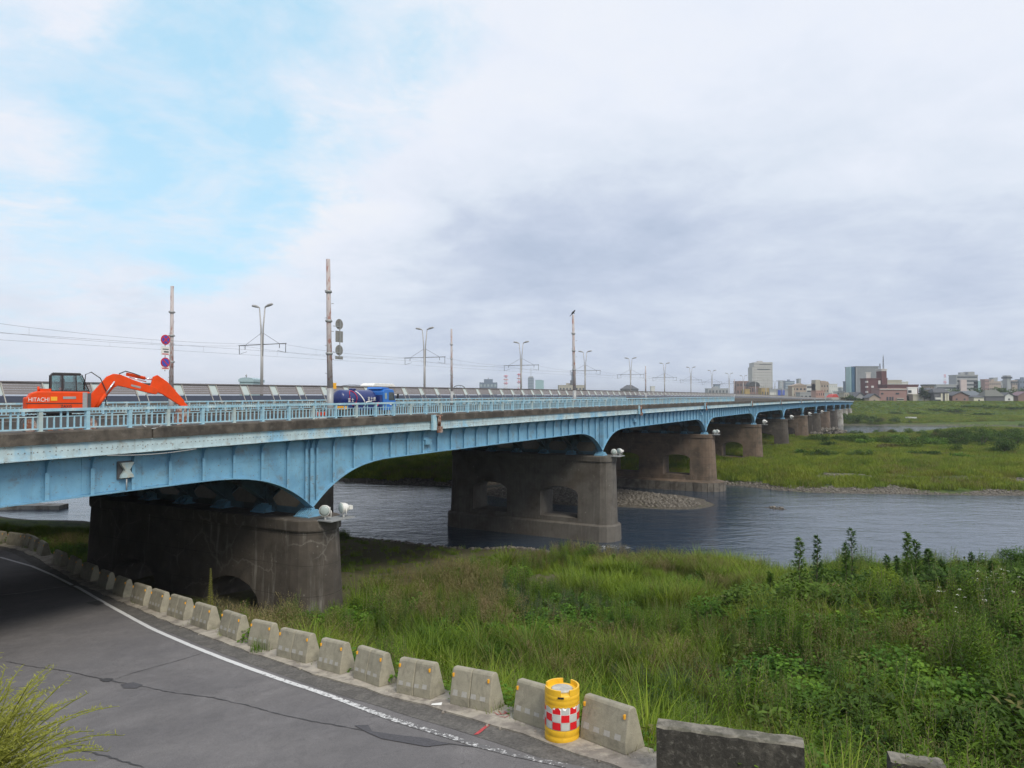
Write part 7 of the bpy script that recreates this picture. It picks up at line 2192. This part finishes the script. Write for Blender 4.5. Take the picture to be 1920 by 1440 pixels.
def sapling(px, Y, ytop, label, seed, wide=0.45, lean=0.0, bare=0.35, mat=None, group='willow saplings above the thicket', dens=260):
    p = at(px, 745, Y); zb = zland(p.x, Y) - 0.1; H_ = (745 - ytop) / FPX * Y + EYE - zb
    r = random.Random(seed); root = thing('willow_sapling', label, 'sapling', (p.x, Y, zb), 0, group)
    tp = [(lean * u * u * H_ + 0.04 * math.sin(u * 7 + seed), 0.03 * math.cos(u * 5 + seed), H_ * u) for u in (0, .2, .4, .6, .8, 1.0)]
    st = MB().tube(tp, [0.035, 0.03, 0.024, 0.018, 0.012, 0.004], 5)
    V = []; F = []
    for k in range(26):
        u = bare + (1 - bare) * k / 26; az = k * 2.4 + r.uniform(-.4, .4); L = wide * (1.15 - u) * 1.5 * r.uniform(0.6, 1.1); up = r.uniform(0.7, 1.15)
        b = (lean * u * u * H_, 0, H_ * u); e = (b[0] + math.cos(az) * math.cos(up) * L, b[1] + math.sin(az) * math.cos(up) * L, b[2] + math.sin(up) * L)
        st.tube([b, e], [0.009, 0.003], 3)
        for j in range(max(8, int(dens / 15))):
            w_ = r.uniform(0.1, 1.05); q = (b[0] + (e[0] - b[0]) * w_, b[1] + (e[1] - b[1]) * w_, b[2] + (e[2] - b[2]) * w_)
            leaf(V, F, q, az + r.uniform(-1.4, 1.4), r.uniform(-0.2, 1.2), r.uniform(0.12, 0.22), 0.05, 0.5)
    st.build('trunk', m_bark, root)
    link('crown', raw_mesh('crown', V, F, mat or G_willow), root)
    return root


sapling(1497, 30, 1008, 'leftmost tall willow sapling, with a bare pale stem', 1, 0.50, dens=360)
sapling(1530, 31, 1004, 'slim willow sapling just right of the leftmost one', 2, 0.34, dens=300)
sapling(1583, 30, 1020, 'willow sapling left beside the tallest airy one', 3, 0.34)
sapling(1594, 31, 990, 'tallest airy willow sapling against the water', 4, 0.46, dens=240)
sapling(1660, 31, 1040, 'small willow sapling left of the dense right pair', 5, 0.22)
sapling(1678, 31, 1042, 'second small sapling left of the dense right pair', 6, 0.2)
sapling(1699, 31, 998, 'dense tall sapling, left one of the right pair', 7, 0.44, dens=520)
sapling(1714, 32, 1012, 'dense sapling behind the left one of the right pair', 8, 0.38, dens=420)
sapling(1738, 31, 1030, 'bushy shorter sapling, right one of the right pair', 9, 0.48, dens=520)
sapling(1762, 32, 1050, 'small sapling right of the bushy shorter one', 10, 0.22)
sapling(1818, 34, 1036, 'lone slim sapling near the white flowers', 11, 0.26)
sapling(1855, 34, 1052, 'short dark sapling left of the round bush at the right edge', 12, 0.24)
sapling(1442, 31, 1072, 'low sapling top left of the leftmost tall one', 13, 0.22)
sapling(1150, 46, 1040, 'small seedling at the water edge in front of the river pier', 14, 0.2)


def shrub(px, Y, ytop, wpx, label, seed, mat=G_dark, group=None, name='shrub', dens=900, cat='shrub', L=0.2, trunk=False, kindw=0.45, zlo=0.35):
    p = at(px, 745, Y); zb = zland(p.x, Y) - 0.1; H_ = max(0.5, (745 - ytop) / FPX * Y + EYE - zb); rad = wpx / FPX * Y / 2
    r = random.Random(seed); root = thing(name, label, cat, (p.x, Y, zb), 0, group)
    V = []; F = []
    lob = [(r.uniform(-.6, .6) * rad, r.uniform(-.5, .5) * rad, H_ * r.uniform(zlo, 0.8 + 0.12 * (zlo > 0.5)), rad * r.uniform(0.3, 0.55)) for _ in range(9)]
    for _ in range(dens):
        lx, ly, lz, lr = r.choice(lob); a = r.uniform(0, 6.283); c = r.uniform(-0.8, 1); s = math.sqrt(1 - c * c); q = lr * r.uniform(0.5, 1.1)
        z = lz + q * c * min(1.0, H_ / rad * 0.6)
        leaf(V, F, (lx + q * s * math.cos(a), ly + q * s * math.sin(a), min(max(0.05, z), H_ * 1.02)), r.uniform(0, 6.283), r.uniform(-0.5, 1.0), L * r.uniform(0.6, 1.4), L * kindw, 0.4)
    st = MB()
    for lx, ly, lz, lr in lob[:5]: st.tube([(0, 0, 0), (lx * 0.4, ly * 0.4, lz * 0.5), (lx, ly, lz)], [0.06 * H_ / 2, 0.04 * H_ / 2, 0.015 * H_ / 2], 5)
    st.build('trunk', m_bark, root); link('crown', raw_mesh('crown', V, F, mat), root)
    return root


shrub(1900, 33, 1020, 62, 'round dark bush overhanging the water at the right edge', 50, G_willow, dens=2600, L=0.13, kindw=0.3, zlo=0.62)
shrub(1660, 27, 1062, 80, 'bright green arching bush below the dense sapling pair', 51, G_grass, dens=1500, L=0.2, kindw=0.16)
shrub(1098, 50, 1018, 50, 'bright green bush at the water edge in front of the river pier', 52, G_broad, dens=900, L=0.14, kindw=0.3)
shrub(1560, 26, 1090, 110, 'dark bush below the tall airy sapling', 53, G_dark, dens=1500, L=0.15)
shrub(1330, 27, 1120, 90, 'leafy green bush where the thicket meets the grass', 54, G_broad, dens=1200, L=0.14)
# broad-leaved vines behind the dark wall
for k, (px, Y, yt, wp, lab) in enumerate([(1440, 11.6, 1352, 90, 'bluish green broad leaved weed bush behind the dark wall, left one'), (1510, 12.2, 1352, 90, 'bluish green broad leaved weed bush behind the dark wall, right one'), (1395, 12.0, 1368, 50, 'small broad leaved plant behind the left half of the dark wall'),
                                          (1560, 12.0, 1400, 80, 'broad leaved weed bush right of the dark wall'), (1770, 12.5, 1385, 110, 'yellow green broad leaved bush at the bottom right')]):
    shrub(px, Y, yt, wp, lab, 60 + k, G_broad if k != 4 else G_weed, dens=330, L=0.10, kindw=0.85, name='broadleaf_bush', cat='bush')
# weed at the foot of the short barrier, tall weed by the pier, bush bottom left
wp_ = ground_pix(490, 1222)
ws_ = thing('kerb_weed', 'feathery weed growing at the foot of the short barrier', 'weed', (wp_.x, wp_.y, wp_.z), 0)
link('leaves', meadow(91, 0.28, 150, 0.42, G_weed, 0.010), ws_)
wp_ = ground_pix(346, 1150)
mu = thing('tall_mullein', 'single tall pale green weed spike standing before the pier arch', 'weed', (wp_.x + 0.5, wp_.y + 0.9, wp_.z - 0.4), 0)
V = []; F = []
rr_ = random.Random(3)
for k in range(170):
    z = 0.15 + 1.55 * k / 170; leaf(V, F, (0, 0, z), k * 2.4, 0.5, 0.17 * (1.1 - z / 1.9), 0.045, 0.6)
link('leaves', raw_mesh('leaves', V, F, G_yell), mu); MB().tube([(0, 0, 0), (0, 0, 1.7)], [0.02, 0.006], 5).build('stem', m_stem, mu)


def goldenrod_bush(loc, hh, n, label, seed, spread):
    r = random.Random(seed); root = thing('yellow_green_bush', label, 'bush', loc, 0)
    V = []; F = []; st = MB()
    for _ in range(n):
        az = r.uniform(0, 6.283); d = spread * math.sqrt(r.random()) * 0.5; L = hh * r.uniform(0.55, 1.1); tilt = r.uniform(0.05, 0.9)
        b = (d * math.cos(az), d * math.sin(az), 0); pts = []
        for k in range(9):
            u = k / 8; t_ = tilt * (0.6 + 0.9 * u)
            pts.append((b[0] + math.cos(az) * L * u * math.sin(t_), b[1] + math.sin(az) * L * u * math.sin(t_), L * u * math.cos(t_)))
        st.tube(pts, [0.006] * 8 + [0.002], 3)
        for k in range(70):
            u = 0.15 + 0.85 * k / 70; i = min(7, int(u * 8)); f = u * 8 - i; q = tuple(pts[i][j] + (pts[i + 1][j] - pts[i][j]) * f for j in range(3))
            leaf(V, F, q, r.uniform(0, 6.283), r.uniform(0.0, 0.9), r.uniform(0.03, 0.075), 0.007, 0.3)
    st.build('stems', G_yell, root); link('leaves', raw_mesh('leaves', V, F, G_yell), root)
    return root


b1 = at(-10, 1360, 5.6)
goldenrod_bush((b1.x - 0.72, 5.6, b1.z - 0.72), 0.95, 520, 'feathery yellow green bush in the bottom left corner', 5, 1.4)
b1 = at(60, 1440, 5.2)
goldenrod_bush((b1.x - 0.98, 5.2, b1.z - 0.60), 0.50, 260, 'smaller feathery bush right of the corner bush at bottom left', 6, 1.1)

# white flower umbels in the thicket at right
m_flower = pmat('white_flower', (0.75, 0.75, 0.68), 0.8)
fm_ = MB(); r_ = random.Random(9)
for k in range(46):
    px = r_.uniform(1760, 1920); py = 1100 + r_.uniform(-18, 45) * (1 if r_.random() < 0.8 else 2); Y = 21.5 + (1150 - py) * 0.09 + r_.uniform(-1, 1)
    p = at(px, py, Y); p.z = zland(p.x, p.y) + r_.uniform(1.0, 1.35)
    for j in range(10):
        a = r_.uniform(0, 6.28); d = 0.07 * r_.random(); x, y, z = p.x + d * math.cos(a), p.y + d * math.sin(a), p.z + r_.uniform(-.01, .02)
        fm_.add([(x - .016, y - .012, z), (x + .014, y - .01, z + .004), (x + .012, y + .016, z), (x - .012, y + .014, z + .006)], [(0, 1, 2, 3)])
    zb = zland(p.x, p.y); pass
tag(fm_.build('white_flowers', m_flower), 'small white flower umbels in the thicket at right', 'flowers', kind='stuff')

# shrubs one can tell apart on the island, and trees between the far houses
ri_ = random.Random(21)
isl = [(1840, 150, 806, 90), (1790, 155, 812, 60), (1750, 150, 818, 60), (1700, 140, 822, 70), (1660, 140, 833, 50), (1880, 130, 820, 80), (1800, 120, 850, 60), (1850, 118, 858, 55), (1620, 150, 822, 44),
       (1590, 130, 850, 40), (1730, 125, 845, 60), (1905, 150, 803, 60), (1555, 150, 828, 34), (1780, 170, 800, 70), (1830, 185, 794, 60), (1680, 170, 812, 44), (1640, 115, 862, 40), (1500, 130, 842, 30)]
ORD = ['first', 'second', 'third', 'fourth', 'fifth', 'sixth', 'seventh', 'eighth', 'ninth', 'tenth', 'eleventh', 'twelfth']
isl.sort()
_c = [0, 0]
ilab = []
for (px, Y, yt, wp) in isl:
    j = 0 if Y < 138 else 1
    ilab.append('dark green shrub on the river island, %s from the bridge in the %s row' % (ORD[_c[j]], ('nearer', 'farther')[j])); _c[j] += 1
for k, (px, Y, yt, wp) in enumerate(isl):
    shrub(px, Y, yt, wp, ilab[k], 100 + k, G_dark if k % 3 else G_broad, 'rounded shrubs on the river island', dens=900, L=0.38)
fb = [(1790, 350, 766, 60), (1830, 355, 764, 60), (1870, 350, 766, 60), (1755, 355, 770, 40), (1905, 345, 768, 50), (1720, 350, 776, 30), (1680, 352, 778, 24), (1650, 345, 782, 26), (1845, 335, 775, 40), (1812, 330, 780, 34)]
fb.sort()
for k, (px, Y, yt, wp) in enumerate(fb):
    shrub(px, Y, yt, wp, 'dark bush on the far flood plain below the levee, %s from the bridge' % ORD[k], 140 + k, G_dark, 'bushes on the far flood plain', dens=700, L=0.9)


def tree(px, Y, ytop, wpx, label, seed, mat=G_dark):
    p = at(px, 745, Y); zb = max(zland(p.x, Y), EYE - 5) - 0.2; H_ = (745 - ytop) / FPX * Y + EYE - zb; rad = wpx / FPX * Y / 2
    r = random.Random(seed); root = thing('broadleaf_tree', label, 'tree', (p.x, Y, zb), 0, 'trees between the houses on the far side')
    st = MB().tube([(0, 0, 0), (0, 0, H_ * 0.6)], [0.3, 0.12], 6)
    V = []; F = []
    lob = [(r.uniform(-.7, .7) * rad, r.uniform(-.5, .5) * rad, H_ * r.uniform(0.4, 0.85), rad * r.uniform(0.28, 0.5)) for _ in range(12)]
    for lx, ly, lz, lr in lob[:5]: st.tube([(0, 0, H_ * 0.3), (lx, ly, lz)], [0.12, 0.04], 4)
    for _ in range(900):
        lx, ly, lz, lr = r.choice(lob); a = r.uniform(0, 6.283); c = r.uniform(-1, 1); s = math.sqrt(1 - c * c); q = lr * r.uniform(0.6, 1.1)
        leaf(V, F, (lx + q * s * math.cos(a), ly + q * s * math.sin(a), min(lz + q * c * 0.8, H_)), r.uniform(0, 6.283), r.uniform(-0.5, 1.0), 1.3 * r.uniform(0.6, 1.3), 0.8, 0.4)
    st.build('trunk', m_bark, root); link('crown', raw_mesh('crown', V, F, mat), root)
    return root


tl = [(1733, 430, 722, 20, 'dark tree right of the brown building, against the tan house'), (1795, 460, 728, 36, 'dark tree between the dark roofed house and the brown gabled house'), (1838, 470, 727, 46, 'wide low tree crown behind the blue grey tiled house'), (1893, 450, 725, 34, 'tree mass right of the grey green roof'),
      (1915, 440, 728, 26, 'tree by the white shed at the right edge'), (1870, 480, 727, 30, 'tree between the skyline block and the grey green roof'), (1596, 440, 742, 20, 'dark tree at the far end of the old bridge'), (1610, 436, 748, 22, 'bush at the far bridge end, right of the dark tree'),
      (1584, 445, 745, 14, 'small tree behind the far bridge end'), (1626, 432, 745, 16, 'bush beside the little brown house'), (1702, 436, 741, 12, 'small bush at the corner of the pink building')]
for k, (px, Y, yt, wp, lab) in enumerate(tl): tree(px, Y, yt, wp, lab, 200 + k)
for k, (px, yt) in enumerate([(520, 727), (560, 728), (900, 727), (1110, 730), (1280, 732), (1320, 733)]):
    pass
# asphalt ramp on the levee slope
rp = [at(1762, 745, 418), at(1776, 745, 418), at(1785, 745, 398), at(1775, 745, 398)]
mb = MB(); mb.add([(p.x, p.y, zland(p.x, p.y) + 0.25) for p in rp], [(0, 1, 2, 3)])
# ------------------------------------------------------------------ thin haze
hz = bpy.data.materials.new('haze_air'); hz.use_nodes = True
t = NT(hz.node_tree); t.n.clear()
pv = t.node('ShaderNodeVolumePrincipled', inp={'Color': (0.86, 0.91, 1.0, 1), 'Density': 0.00024, 'Anisotropy': 0.2})
o_ = t.node('ShaderNodeOutputMaterial'); t.l.new(pv.outputs[0], o_.inputs['Volume'])
tag(MB().box(-9100, 9100, -4100, 12100, -3.2, 75).build('haze', hz), kind='stuff')
scene.cycles.volume_step_rate = 8
scene.cycles.volume_max_steps = 16
